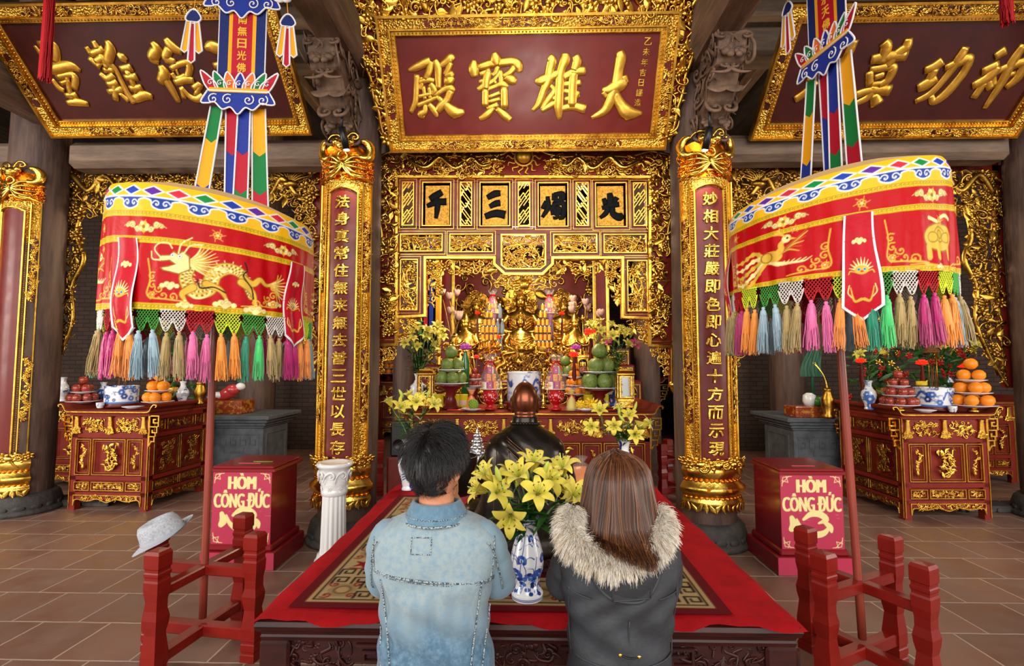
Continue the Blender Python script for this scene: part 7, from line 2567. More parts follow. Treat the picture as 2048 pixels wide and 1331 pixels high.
# ---------------------------------------------------------------- tiers, statues
for i, (w, y0, y1, z) in enumerate(((1.45, 6.3, 6.95, 1.3), (1.5, 6.95, 7.7, 1.5), (1.6, 7.7, 8.8, 1.75))):
 t = thing('altar_tier', ('lowest', 'middle', 'top')[i] + ' step of the tiered statue altar', 'altar tier', (.03, y0, 0))
 MB().box(.03 - w, .03 + w, y0, y1, 0, z, 0, .02).build('step', LACQD, t, True)
 c = MB()
 frame_bar(c, .03 - w + .04, .03 + w - .04, z - .3, z - .05, .02, .015)
 carve(c, rect_pts(.03 - w + .1, .03 + w - .1, z - .27, z - .08), .16, 400 + i, 1.6, .02)
 warp(c, wall_y(y0)).build('carving', GOLDD, t, True)

def seated(label, px, py_head, Y, zb, h, halo=False, arms=1):
 x = X(px, Y, 640)
 t = thing('gilded_buddha_statue', label, 'statue', (x, Y, zb))
 s = h
 L = MB().lathe([(0, 0), (.36 * s, 0), (.38 * s, .04 * s), (.3 * s, .09 * s), (.36 * s, .14 * s), (.34 * s, .16 * s), (0, .16 * s)], 28)
 for k in range(16):
  a = k * math.pi / 8
  L.ball((.35 * s * math.cos(a), .35 * s * math.sin(a), .11 * s), (.05 * s, .06 * s, .06 * s), 7, 5, 0, rotm(0, 0, a))
 L.build('lotus_base', GOLD, t)
 b = MB()
 P = [(0, .16, .40, .26), (.04, .17, .42, .28), (.1, .2, .36, .25), (.17, .28, .2, .16), (.3, .4, .19, .14), (.42, .52, .22, .13), (.5, .58, .2, .11), (.56, .62, .09, .075), (.6, .66, .065, .065)]
 rows = []
 for _, z, rx, ry in P:
  rows.append([(rx * s * math.cos(a) * (1 + .02 * math.sin(9 * a)), ry * s * math.sin(a), (z) * s) for a in np.linspace(0, 2 * math.pi, 37)[:-1]])
 b.grid(rows, wrap=True)
 for q in (-1, 1):
  b.tube(smooth_path([(q * .19 * s, 0, .55 * s), (q * .27 * s, -.02 * s, .42 * s), (q * .24 * s, -.12 * s, .3 * s), (q * .06 * s, -.2 * s, .26 * s)], 5), np.array([.065] * 6 + [.06] * 5 + [.045] * 5) * s, 9)
  b.ball((q * .28 * s, -.1 * s, .21 * s), (.16 * s, .16 * s, .07 * s), 14, 8)
  b.ball((q * .04 * s, -.22 * s, .26 * s), (.05 * s, .03 * s, .025 * s), 8, 6)
 for k in range(7):
  a = -.1 + .12 * k
  b.tube(smooth_path([(-.18 * s, -.1 * s, (.5 - .05 * k) * s), (0, -.17 * s, (.44 - .06 * k) * s), (.2 * s, -.1 * s, (.52 - .04 * k) * s)], 5), .011 * s, 5)
 b.build('robed_body', GOLDS, t)
 hd = MB().ball((0, 0, .76 * s), (.088 * s, .095 * s, .115 * s), 18, 14)
 hd.ball((0, -.098 * s, .745 * s), (.018 * s, .02 * s, .028 * s), 8, 6)
 for q in (-1, 1):
  hd.ball((q * .09 * s, .005 * s, .73 * s), (.016 * s, .024 * s, .055 * s), 8, 6)
  hd.ball((q * .034 * s, -.083 * s, .765 * s), (.02 * s, .009 * s, .007 * s), 8, 5)
  hd.tube([(q * .012 * s, -.092 * s, .785 * s), (q * .035 * s, -.088 * s, .795 * s), (q * .06 * s, -.07 * s, .785 * s)], .004 * s, 5)
 hd.ball((0, -.088 * s, .695 * s), (.026 * s, .012 * s, .008 * s), 8, 5)
 hd.build('head', GOLDS, t)
 hr = MB().ball((0, .012 * s, .81 * s), (.093 * s, .095 * s, .09 * s), 16, 10).ball((0, .01 * s, .91 * s), (.045 * s, .045 * s, .045 * s), 12, 8)
 for k in range(60):
  zz = (k + .5) / 60
  a = k * 2.4
  q = math.sqrt(max(0, 1 - zz * zz))
  hr.ball((.094 * s * q * math.cos(a), .012 * s + .096 * s * q * math.sin(a), .81 * s + .091 * s * zz), .014 * s, 5, 4)
 hr.build('curled_hair', GOLDD, t)
 if halo:
  hl = MB()
  hl.prism([(.26 * s * math.cos(a), .78 * s + .3 * s * math.sin(a)) for a in np.linspace(0, 2 * math.pi, 40)[:-1]], (0, .13 * s, 0), (1, 0, 0), (0, 0, 1), .02)
  c = MB()
  carve(c, [(.25 * s * math.cos(a), .78 * s + .29 * s * math.sin(a)) for a in np.linspace(0, 2 * math.pi, 24)[:-1]], .14 * s, 5, 1.5, .02)
  hl.merge(warp(c, plane((0, .12 * s, 0), (1, 0, 0), (0, 0, 1))))
  hl.build('halo', GOLDD, t)
 return t
t = thing('gilded_backdrop', 'carved gilded board behind the seated statues', 'carved screen', (.03, 8.75, 1.75))
bk = MB()
carve(bk, rect_pts(-1.35, 1.41, 1.8, 3.3), .24, 610, .55, .05)
warp(bk, wall_y(8.74)).build('scrollwork', GOLDD, t, True)
MB().box(-1.4, 1.46, 8.75, 8.8, 1.75, 3.4).build('board', LACQD, t, True)
seated('gilded buddha statue seated foremost in the middle of the altar', 1041, 633, 7.2, 1.5, .80)
seated('larger gilded buddha statue seated behind the foremost one', 1041, 603, 8.2, 1.75, 1.02, True)
seated('gilded statue seated at the rear beside the can tower nearer the pedestal', 952, 567, 8.1, 1.75, .88, True)
seated('gilded statue seated at the rear beside the can tower nearer the bright lantern', 1128, 567, 8.1, 1.75, .88, True)
def attendant(label, px, Y, zb, h):
 t = thing('gilded_attendant_statue', label, 'statue', (X(px, Y, 660), Y, zb))
 s = h
 b = MB()
 rows = [[(rx * s * math.cos(a) * (1 + .04 * math.sin(8 * a)), ry * s * math.sin(a), z * s) for a in np.linspace(0, 2 * math.pi, 31)[:-1]] for z, rx, ry in ((0, .2, .16), (.05, .19, .15), (.3, .14, .11), (.5, .13, .1), (.62, .17, .1), (.74, .15, .085), (.8, .05, .05), (.84, .045, .045))]
 b.grid(rows, wrap=True)
 for q in (-1, 1):
  b.tube(smooth_path([(q * .15 * s, 0, .74 * s), (q * .2 * s, -.03 * s, .58 * s), (q * .1 * s, -.13 * s, .55 * s), (0, -.15 * s, .62 * s)], 5), np.linspace(.055, .025, 16) * s, 8)
  b.tube(smooth_path([(q * .12 * s, -.08 * s, .5 * s), (q * .16 * s, -.09 * s, .25 * s), (q * .2 * s, -.06 * s, .02 * s)], 5), .02 * s, 6)
 b.build('robe', GOLDS, t)
 hd = MB().ball((0, 0, .9 * s), (.065 * s, .068 * s, .08 * s), 14, 10).ball((0, -.07 * s, .89 * s), (.012 * s, .014 * s, .02 * s), 6, 5)
 hd.lathe([(.07 * s, .93 * s), (.078 * s, .97 * s), (.05 * s, 1.02 * s), (.02 * s, 1.08 * s), (0, 1.09 * s)], 16)
 hd.build('crowned_head', GOLD, t)
attendant('standing gilded attendant in front of the pale lotus flowers near the first altar lilies', 931, 6.7, 1.3, .82)
attendant('standing gilded attendant beside the tall golden flower stalk', 1150, 6.7, 1.3, .82)
# gilded dragon arch before the statues
t = thing('gilded_dragon_arch', 'low gilded arch of dragons before the foremost buddha', 'altar ornament', (.03, 6.5, 1.3))
g = MB()
arc = [(-.38, 1.3), (-.4, 1.5), (-.33, 1.65), (-.2, 1.72), (0, 1.76), (.2, 1.72), (.33, 1.65), (.4, 1.5), (.38, 1.3)]
carve(g, [(x + .03, z) for x, z in arc], .13, 600, 2.4, .09, 0, (3, 3, 2, 1, 2, 3))
for s in (-1, 1):
 dragon(g, [(.03 + s * .36, 1.32), (.03 + s * .38, 1.45), (.03 + s * .28, 1.52), (.03 + s * .3, 1.62), (.03 + s * .12, 1.66)], .03, (.03 + s * .06, 1.7), -s, .08)
warp(g, wall_y(6.5)).build('dragons', GOLDD, t, True)
MB().box(-.36, .42, 6.46, 6.6, 1.3, 1.36).build('base', GOLD, t, True)

# ---------------------------------------------------------------- cans in pyramids
CANB = mat('orange_drink_can', '#cf8a1e', .3, .5)
CANT = mat('silver_can_end', '#b9bcc0', .25, 1.0)
can0 = None
for (px, Y, z0, lab) in ((978, 6.6, 1.3, 'orange and silver can in the tower nearer the small red apples'), (1086, 6.6, 1.3, 'orange and silver can in the tower nearer the small oranges')):
 cx_ = X(px, Y, 660)
 hts = [(5, 0), (4, 1), (4, 2), (3, 3), (2, 4), (1, 5)]
 for n, lv in hts:
  for k in range(n):
   loc = (cx_ + (k - (n - 1) / 2) * .056, Y + .02 * (lv % 2), z0 + .41 + lv * .1)
   if can0 is None:
    can0 = thing('drink_can', lab, 'can', loc, 0, 'cans in the ' + lab.split(' in the ')[1])
    MB().lathe([(.0265, .012), (.0265, .086)], 16).build('body', CANB, can0)
    MB().lathe([(0, 0), (.022, 0), (.0265, .012)], 16).build('can_base', CANT, can0)
    MB().lathe([(.0265, .086), (.022, .1), (0, .098)], 16).build('can_top', CANT, can0)
   else:
    again(can0, loc, 0, lab, 'cans in the ' + lab.split(' in the ')[1])
for px, lab in ((978, 'lacquer box lifting the can tower nearer the small red apples'), (1086, 'lacquer box lifting the can tower nearer the small oranges')):
 x = X(px, 6.6, 660)
 tag(MB().box(-.16, .16, -.05, .12, 0, .408, 0, .01).build('lacquer_box', LACQD, None, False, (x, 6.6, 1.3)), lab, 'box')
# tall clear bottle towers behind
CLR = mat('pale_blue_bottle', '#9fb4cc', .1, trans=.5, ior=1.3)
bt = None
for px, lab in ((1000, 'pale blue water bottle stacked behind the first packet cone'), (1098, 'pale blue water bottle stacked behind the second packet cone')):
 for lv, n in enumerate((3, 2, 2, 1)):
  for k in range(n):
   loc = (X(px, 7.5, 600) + (k - (n - 1) / 2) * .07, 7.5, 1.5 + .23 * lv)
   if bt is None:
    bt = thing('water_bottle', lab, 'bottle', loc, 0, lab.replace('bottle', 'bottles'))
    MB().lathe([(0, 0), (.03, 0), (.032, .02), (.032, .14), (.012, .19), (.012, .2), (0, .2)], 14).build('body', CLR, bt)
    MB().lathe([(.014, .2), (.014, .225), (0, .226)], 12).build('cap', mat('white_cap', '#d8dde4', .4), bt)
   else:
    again(bt, loc, 0, lab, lab.replace('bottle', 'bottles'))
# pale lotus sprays and golden leaf trees by the attendants
PALE = mat('pale_pink_silk_flower', '#c9a090', .5)
for px0, lab in ((912, 'spray of pale pink lotus flowers behind the standing attendant near the first altar lilies'), (1172, 'spray of pale pink lotus flowers behind the tall golden flower stalk')):
 b = np.array([X(px0, 7.0, 700), 7.0, 1.52])
 t = thing('lotus_spray', lab, 'flowers', tuple(b))
 rg = random.Random(px0)
 for k in range(7):
  tip = at(px0 + rg.uniform(-30, 30), rg.uniform(590, 640), 7.0 + rg.uniform(-.1, .1))
  MB().tube(smooth_path([b, (b + tip) / 2 + np.array([rg.gauss(0, .03), 0, .03]), tip], 5), .006, 5).build('stalk', GOLDD, t, True)
  f = MB()
  for q in range(6):
   R = rotm(0, 0, q * 1.047) @ rotm(0, .45, 0)
   f.ball(tip + R @ np.array([0, 0, .05]), (.022, .03, .055), 7, 5, 0, R)
  f.build('flower', PALE, t, True)
t = thing('golden_flower_stalk', 'tall golden lotus bud on a stalk beside the second attendant', 'ornament', tuple(at(1166, 700, 6.6)))
p0_, p1_ = at(1166, 700, 6.6), at(1166, 640, 6.6)
MB().tube([p0_ * 1 - np.array([0, 0, .3]), p1_], .007, 6).build('stalk', GOLDS, t, True)
MB().ball(p1_ + np.array([0, 0, .03]), (.03, .03, .045), 10, 8).build('bud', GOLDS, t, True)
for i, (px, py, lab) in enumerate(((975, 690, 'crinkled gold foil tree at the foot of the first can tower'), (1128, 690, 'crinkled gold foil tree at the foot of the second can tower'), (905, 660, 'crinkled gold foil tree by the first altar lilies'))):
 p = at(px, py + 25, 6.35)
 t = thing('gold_foil_tree', lab, 'ornament', (p[0], 6.35, 1.3))
 g = MB()
 rg = np.random.default_rng(i)
 for k in range(70):
  q = rg.normal(0, 1, 3) * np.array([.09, .05, .09]) + np.array([0, 0, .34])
  g.ball(q, (.025, .004, .035), 6, 4, 0, rotm(*rg.uniform(0, 6, 3)))
 g.build('foil_leaves', GOLDS, t)
 MB().tube([(0, 0, 0), (0, 0, .3)], .012, 6).build('stem', GOLDD, t)
# ribbons and gilded posts beyond the opening
for px, c, lab in ((840, 'green', 'green'), (851, 'red', 'red'), (862, 'blue', 'blue'), (875, 'yellow', 'yellow')):
 x = X(px, 7.4, 660)
 tag(MB().box(x - .03, x + .03, 7.4, 7.404, 1.95, 3.3).build('hanging_ribbon', CL[c], None, True, (x, 7.4, 1.95)), lab + ' ribbon strip hanging in the dim behind the screen', 'ribbon')
for px, s in ((893, -1), (1202, 1)):
 x = X(px, 7.6, 600)
 t = thing('gilded_post_board', 'narrow gilded board on the dim post behind the ' + ('first' if s < 0 else 'second') + ' altar lilies', 'couplet board', (x, 7.6, 1.0))
 MB().box(x - .1, x + .1, 7.6, 7.64, .9, 3.5).build('board', LACQD, t, True)
 m = MB()
 frame_bar(m, x - .1, x + .1, .9, 3.5, .05, .02)
 warp(m, wall_y(7.6)).build('frame', GOLD, t, True)

# ---------------------------------------------------------------- things on and behind the side tables
plate('white plate with incense papers in front of the two-tier incense bowl', (X(268, 5.2), 5.2, TZ), .1)
plate('white plate with small offerings in front of the three-tier apples', (X(1848, 4.99), 4.99, TZ), .09)
def cup(label, px, Y):
 tag(painted_lathe([(0, 0), (.025, 0), (.036, .03), (.038, .06), (.034, .06)], blue_floral(px, .1, .9, 14), 'porcelain_cup', None, (X(px, Y), Y, TZ), 60, 20), label, 'cup')
cup('blue and white cup beside the two-tier incense bowl', 202, 5.24); cup('small blue cup between the three-tier bowl and oranges', 1903, 5.0)
tag(MB().lathe([(0, 0), (.04, 0), (.045, .02), (.03, .04), (.06, .1), (.07, .16), (.05, .21), (.045, .24), (.058, .26), (.04, .255), (0, .2)], 28).build('brass_vase', GOLDD, None, False, (X(401, 5.7), 5.7, TZ)), 'embossed brass vase beside the blue vase on the two-tier fruit table', 'vase')
bv = thing('brass_vase', 'brass vase holding gilded rods by the green drapery', 'vase', (X(1655, 5.9), 5.9, .88))
MB().lathe([(0, 0), (.06, 0), (.065, .03), (.045, .06), (.07, .14), (.072, .22), (.045, .28), (.04, .32), (.055, .35), (.04, .34), (0, .2)], 28).build('body', GOLDD, bv)
for k in range(4):
 tag(MB().tube(smooth_path([(0, 0, 0), (-.03 - .01 * k, 0, .25), (-.13 - .015 * k, .01, .42)], 4), .006, 6).build('gilded_rod', GOLDS, None, False, (X(1655, 5.9) + .01 * k, 5.9, 1.1)), 'slender gilded rod leaning in the brass vase', 'rod', 'gilded rods in the brass vase')
for px, Y, lab in ((1787, 5.55, 'glass jar with a yellow lid behind the three-tier apples'), (1844, 5.55, 'glass jar with a yellow lid behind the three-tier incense bowl')):
 t = thing('glass_jar', lab, 'jar', (X(px, Y), Y, TZ))
 MB().lathe([(0, 0), (.055, 0), (.058, .02), (.058, .2), (.045, .24), (0, .24)], 24).build('jar_body', mat('amber_jar_glass', '#8a6a30', .08, coat=.5), t)
 MB().lathe([(.05, .24), (.05, .28), (0, .282)], 24).build('lid', mat('yellow_plastic_lid', '#e3c41c', .4), t)
t = thing('coil_incense', 'brown coil incense cone on thin posts above the three-tier incense bowl', 'incense coil', (X(1866, 5.24), 5.24, 1.62))
sp = [(.075 * (1 - q) * math.cos(q * 44) + .004, .075 * (1 - q) * math.sin(q * 44), .12 * q) for q in np.linspace(0, .95, 140)]
MB().tube(sp, .005, 5).build('coil', ANTHER, t)
for a in (-.03, .05):
 MB().tube([(a, 0, -.4), (a, 0, .02)], .005, 6).build('post', GOLDD, t)
for i, (cx_, cy_, lab) in enumerate(((-4.55, 6.4, 'dark potted plant with red flowers behind the two-tier apples'), (4.45, 6.35, 'dark flowering plant behind the three-tier incense bowl'), (5.12, 6.3, 'dark flowering plant with red and gold blooms behind the three-tier oranges'))):
 t = thing('flowering_plant', lab, 'plant', (cx_, cy_, 1.0))
 rg = np.random.default_rng(i + 40)
 l, f, g = MB(), MB(), MB()
 N = 170
 P = rg.normal(0, 1, (N, 3)) * np.array([.17, .1, .2]) + np.array([0, 0, .5])
 l.copies(LEAF, [frame(q, rotm(*rg.uniform(-1.5, 1.5, 3)), rg.uniform(.1, .18)) for q in P])
 l.build('foliage', LEAFM, t)
 f.copies(tpl_flower(5), [frame(rg.normal(0, 1, 3) * np.array([.15, .08, .18]) + np.array([0, -.12, .5]), rotm(1.3, 0, rg.uniform(0, 6)), .09) for _ in range(16)])
 f.build('red_blossoms', mat('red_silk_flower', '#b01a12', .5), t)
 g.copies(tpl_flower(5), [frame(rg.normal(0, 1, 3) * np.array([.16, .08, .2]) + np.array([0, -.12, .6]), rotm(1.3, 0, rg.uniform(0, 6)), .08) for _ in range(12)])
 g.build('gold_blossoms', GOLDS, t)
 MB().lathe([(0, 0), (.09, 0), (.12, .2), (.11, .22), (0, .2)], 20).build('pot', GOLDD, t)
 MB().box(-.3, .3, -.2, .2, -1.0, 0).build('stand', LACQD, t)
GRD = mat('green_drapery', '#0f4a30', .5)
t = thing('green_drapery', 'dark green draped cloth beside the brass vase of gilded rods', 'cloth', (X(1628, 6.3), 6.3, .9))
g = MB()
g.grid([[(x * (.05 + .09 * q) + .03 * math.sin(q * 6), .02 * math.sin(x * 9 + q * 4), 1.0 - .55 * q) for x in np.linspace(-1, 1, 14)] for q in np.linspace(0, 1, 14)])
g.tube([(0, .03, 0), (0, .03, 1.0)], .02, 8)
g.build('cloth', GRD, t)
tag(MB().box(-.3, .16, -.14, .14, 0, .13, 0, .01).build('red_chest', mat('orange_red_chest', '#8a3316', .35, coat=.3, vary=('#b9822a', 22, .5, .6)), None, False, (X(1628, 6.2), 6.2, .87)), 'low red and gold chest on the stone altar behind the three-tier fruit table', 'chest')
tag(MB().box(-.42, .3, -.16, .16, 0, .17, 0, .01).build('red_chest', mat('orange_red_chest', '#8a3316'), None, False, (X(452, 6.45), 6.45, .87)), 'low red and gold chest on the stone altar behind the two-tier fruit table', 'chest')
t = thing('porcelain_figure', 'red and white reclining porcelain figure on the low chest', 'figurine', (X(455, 6.42), 6.42, 1.045))
MB().ball((.02, 0, .09), (.16, .09, .08), 16, 10, 0, rotm(0, -.5, 0)).ball((.08, -.02, .13), (.09, .08, .07), 12, 8).build('red_coat', mat('coral_red_glaze', '#b5383a', .25, coat=.4), t)
MB().ball((-.1, -.03, .06), (.11, .06, .045), 14, 8).ball((-.19, -.04, .035), (.05, .04, .03), 10, 7).ball((.17, 0, .17), (.06, .06, .05), 12, 8).build('white_parts', WHITEC, t)
tag(MB().lathe([(0, 0), (.05, 0), (.075, .06), (.07, .13), (.03, .16), (0, .16)], 20).build('white_jar', WHITEC, None, False, (X(1618, 6.15), 6.15, 1.0)), 'small white jar on the low chest by the green drapery', 'jar')
tag(MB().ball((0, 0, .06), (.07, .06, .06), 14, 9).build('green_melon', mat('green_melon_rind', '#2f6b22', .35), None, False, (X(1637, 6.1), 6.1, 1.0)), 'small green melon on the low chest beside the white jar', 'melon')
# ================================================================ PLATFORM, STATUE, PEOPLE
PZ = .505
pf = thing('low_platform', 'dark carved wooden platform covered with red carpet before the altar', 'platform', (0, 2.0, 0))
x0, x1, y0, y1 = -1.045, 1.05, 2.0, 4.16
m = MB()
ring = lambda e, z: [(x0 - e, y0 - e, z), (x1 + e, y0 - e, z), (x1 + e, y1 + e, z), (x0 - e, y1 + e, z)]
m.grid([ring(-.3, PZ - .002), ring(-.012, PZ - .002), ring(.004, PZ - .008), ring(.01, PZ - .024), ring(.004, PZ - .042), ring(-.008, PZ - .05), ring(-.012, PZ - .062), ring(-.008, PZ - .07), ring(-.012, PZ - .085), ring(-.3, PZ - .085)], wrap=True, smooth=False)
m.add(np.array(ring(-.3, PZ - .002)), np.array([[0, 1, 2, 3]]), 0, False)
m.build('top', MAHOG, pf, True)
b = MB()
b.box(x0 + .05, x1 - .05, y0 + .03, y0 + .06, .33, PZ - .085).box(x0 + .05, x1 - .05, y1 - .06, y1 - .03, .33, PZ - .085)
for x in (x0 + .03, x1 - .06):
 b.box(x, x + .03, y0 + .05, y1 - .05, .33, PZ - .085)
b.build('apron', MAHOG, pf, True)
for x in (x0 + .005, x1 - .125):
 for y in (y0 + .005, y1 - .125):
  MB().box(x, x + .12, y, y + .12, .0, PZ - .085, 0, .01).box(x - .01, x + .13, y - .01, y + .13, 0, .06, 0, .012).build('leg', MAHOG, pf, True)
cv = MB()
for k in range(5):
 u = -.8 + .4 * k
 carve(cv, [(u - .17, .31), (u + .1, .31), (u + .12, PZ - .095), (u - .17, PZ - .095)], .075, 700 + k, 1.9, .008, -.01, (4, 2, 1, 0, 2, 4))
 q = u + .2
 bar(cv, [(q - .06, .40), (q + .05, .40), (q + .05, .34), (q - .03, .34), (q - .03, .375), (q + .02, .375)], .014, .014)
warp(cv, wall_y(y0 + .028)).build('dragon_carving', MAHOG, pf, True)
# carpet with a wavy torn front edge
CARP = mat('red_felt_carpet', '#a80d16', .9, spec=.15, vary=('#8f0a12', 9, .4, .7), bump=('noise', 300, .25, .003))
nu, nv = 60, 50
G = np.zeros((nv, nu, 3))
for j, v in enumerate(np.linspace(0, 1, nv)):
 for i, u in enumerate(np.linspace(0, 1, nu)):
  x = x0 - .02 + (x1 - x0 + .04) * u
  y = y0 - .022 + .012 * math.sin(u * 31) + .006 * math.sin(u * 77) + (y1 - y0 + .03) * v
  e = max(0, (y0 + .0 - y) / .03, (x0 + .0 - x) / .02, (x - x1) / .02)
  G[j, i] = (x + .004 * math.sin(v * 40), y, PZ + .006 + .0025 * math.sin(u * 23 + v * 9) - .014 * min(1, e) ** 2)
tag(MB().grid(G).build('red_carpet', CARP, None, True, (0, 2, PZ)), 'red felt carpet spread over the platform', 'carpet')
# patterned rug
rw, rd = 1.78, 1.74
R = Raster(rw, rd, .006, '#5c0f18')
tan, wine, drk = '#a3855a', '#4d0b14', '#1f0508'
R.rect(.05, rw - .05, .05, rd - .05, tan); R.rect(.068, rw - .068, .068, rd - .068, drk); R.rect(.078, rw - .078, .078, rd - .078, '#a08960')
B = .27
def rug_cell(u, v, k):
 if k % 3 == 0:
  for q in range(10):
   a = q * .628
   R.disc((u + .045 * math.cos(a), v + .045 * math.sin(a)), .02, '#8c7550')
  R.disc((u, v), .042, '#6e5638'); R.disc((u, v), .028, tan)
  for q in range(4):
   a = q * 1.57 + .78
   R.line(spiral2((u + .075 * math.cos(a), v + .075 * math.sin(a)), .026, a, 1.3, 10), .01, '#7d0c18')
 elif k % 3 == 1:
  for s in (-1, 1):
   for t_ in (-1, 1):
    c = (u + s * .045, v + t_ * .045)
    R.line([(c[0] - .03, c[1] - .03), (c[0] - .03, c[1] + .03), (c[0] + .03, c[1] + .03), (c[0] + .03, c[1] - .015), (c[0] - .008, c[1] - .015), (c[0] - .008, c[1] + .01)], .012, drk)
 else:
  for q in range(5):
   a = q * 1.256
   R.line([(u, v), (u + .05 * math.cos(a), v + .05 * math.sin(a))], np.array([.034, .01]), '#7d0c18')
  R.line([(u - .05, v - .05), (u + .05, v - .06)], .012, '#7d0c18')
n = 11
for k in range(n):
 s = .056 + (B - .056) / 2
 p = s + (rw - 2 * s) * k / (n - 1)
 rug_cell(p, s, k); rug_cell(p, rd - s, k)
 if 0 < k < n - 1:
  p = s + (rd - 2 * s) * k / (n - 1)
  rug_cell(s, p, k); rug_cell(rw - s, p, k)
for e, c in ((B, drk), (B + .012, tan), (B + .045, wine), (B + .13, tan), (B + .142, wine)):
 R.rect(e, rw - e, e, rd - e, c)
for ax, sx in ((B + .16, 1), (rw - B - .16, -1)):
 for ay, sy in ((B + .16, 1), (rd - B - .16, -1)):
  for q in range(6):
   a = q * .314
   R.line(smooth_path([(ax, ay), (ax + sx * .09 * math.cos(a), ay + sy * .09 * math.sin(a)), (ax + sx * .16 * math.cos(a + .1), ay + sy * .16 * math.sin(a + .1))], 4), np.linspace(.012, .03, 9), tan)
for q in range(12):
 a = q * .5236
 R.line([(rw / 2, rd / 2), (rw / 2 + .3 * math.cos(a), rd / 2 + .3 * math.sin(a))], np.array([.02, .05]), tan if q % 2 else '#8a6a48')
U, V = np.meshgrid(R.u, R.v)
o = MB().grid(np.stack([U - rw / 2, V - rd / 2, .004 + 0 * U], -1), col=R.A).build('patterned_rug', mat('woven_rug', '#ffffff', .9, attr=True, spec=.1, bump=('noise', 220, .4, .003)), None, False, (-.06, 2.93, PZ + .0105))
o.rotation_euler = (0, 0, math.radians(-.6))
tag(o, 'tan and wine patterned rug lying on the red carpet', 'rug')
RZ = PZ + .016

# front vase and lilies
def paint_lotus(R):
 W, H = R.w, R.h
 for v in (.045, .055, .14, .15):
  R.line([(0, H * v), (W, H * v)], .0035, BLU[0])
 rg = random.Random(4)
 for k in range(4):
  u = W * (k + .5) / 4
  for (du, v, s) in ((0, .34, .03), (.03, .46, .022), (-.03, .62, .018), (.02, .72, .013)):
   c = (u + du, H * v)
   for q in range(7):
    a = -.4 + q * .66
    R.disc((c[0] + s * .62 * math.cos(a), c[1] + s * .5 * math.sin(a)), s * .5, BLU[q % 3])
   R.disc(c, s * .35, '#dfe6f4'); R.disc(c, s * .2, BLU[0])
   R.line(smooth_path([c, (c[0] + .02, c[1] - .05), (c[0] - .01, H * .2)], 4), .004, BLU[1])
  for q in range(26):
   a = rg.uniform(0, 3.1)
   p = (u + rg.uniform(-.05, .05), H * rg.uniform(.25, .82))
   R.line(smooth_path([p, (p[0] + .02 * math.cos(a), p[1] + .02 * math.sin(a)), (p[0] + .04 * math.cos(a + .5), p[1] + .03 * math.sin(a + .5))], 4), np.linspace(.0055, .001, 9), BLU[q % 4])
  for q in range(24):
   R.disc((u + rg.uniform(-.055, .055), H * rg.uniform(.18, .36)), .012, BLU[q % 4], .008)
vprof = [(0, 0), (.064, 0), (.067, .006), (.067, .026), (.06, .034), (.056, .045), (.049, .06), (.055, .085), (.066, .12), (.0705, .15), (.067, .185), (.056, .225), (.045, .26), (.041, .285), (.044, .31), (.05, .33), (.0505, .335), (.046, .333), (.038, .30), (.03, .22)]
vx, vy = .012, 2.175
tag(painted_lathe(vprof, paint_lotus, 'porcelain_vase', None, (vx, vy, RZ), 260, 170), 'blue and white lotus vase between the two kneeling people', 'vase')
fl = {0: [(1021, 999, 2.06), (980, 937, 2.12)], 1: [(1075, 968, 2.07), (1042, 939, 2.15)], 2: [(984, 966, 2.1), (1013, 941, 2.2)], 3: [(1064, 917, 2.2), (1095, 941, 2.16)], 4: [(1133, 925, 2.2), (1141, 975, 2.1)], 5: [(1118, 950, 2.25), (968, 958, 2.2)]}
for k, tips in fl.items():
 lily_stem('yellow lily stem in the vase between the two kneeling people', (vx + .018 * math.cos(k), vy + .018 * math.sin(k), RZ + .2), [at(1050 + (a - 1050) * .94, b + 24, Y) for a, b, Y in tips], 900 + k, 'lilies in the vase between the people', 1.2, 'y', 'lily', 13, 1, .35, (0, -1, .45 if k else .1))

# vases, bell, cone and parcels at the back of the platform
vase('blue and white lily vase at the back corner of the platform by the loudspeaker', (-.92, 4.02, PZ + .008), 1.02, 51, fat=1.0)
vase('blue and white lily vase at the back of the platform behind the brown-haired person', (.79, 4.02, PZ + .008), 1.02, 52, fat=1.0)
for k, tips in enumerate(([(799, 822, 3.95), (783, 812, 4.05)], [(834, 806, 4.0), (822, 798, 4.1)], [(865, 812, 3.98), (846, 806, 4.05)])):
 lily_stem('yellow lily stem in the back corner vase by the loudspeaker', (-.92, 4.02, PZ + .36), [at(*q) for q in tips], 950 + k, 'lilies by the loudspeaker', 1.2, 'y', 'lily', 13, 2)
for k, tips in enumerate(([(1200, 826, 4.0), (1184, 852, 3.95)], [(1229, 850, 3.92), (1243, 826, 4.05)], [(1257, 836, 4.0), (1272, 842, 4.05)], [(1286, 850, 3.95), (1268, 868, 3.9)])):
 lily_stem('yellow lily stem in the vase behind the brown-haired person', (.79, 4.02, PZ + .36), [at(*q) for q in tips], 960 + k, 'lilies behind the brown-haired person', 1.2, 'y', 'lily', 13, 1)
DBR = mat('dark_bronze_bell', '#2b2622', .36, .8)
t = thing('singing_bowl', 'dark bronze singing bowl on a red cushion beside the kneeling statue', 'bowl', (-.5, 3.62, PZ + .008))
MB().lathe([(0, .07), (.12, .07), (.15, .1), (.16, .2), (.163, .31), (.168, .335), (.155, .335), (.15, .3), (.14, .12), (0, .1)], 40).build('bell_body', DBR, t)
MB().lathe([(0, 0), (.17, 0), (.19, .03), (.16, .07), (0, .07)], 32).build('cushion', mat('red_cushion', '#9c1018', .6, sheen=.3), t)
t = thing('silver_foil_cone', 'silver foil cone standing between the bell and the statue', 'offering cone', (-.37, 3.98, PZ + .008))
m = MB().lathe([(0, 0), (.13, 0), (.13, .04), (.11, .06), (.0, .5)], 24)
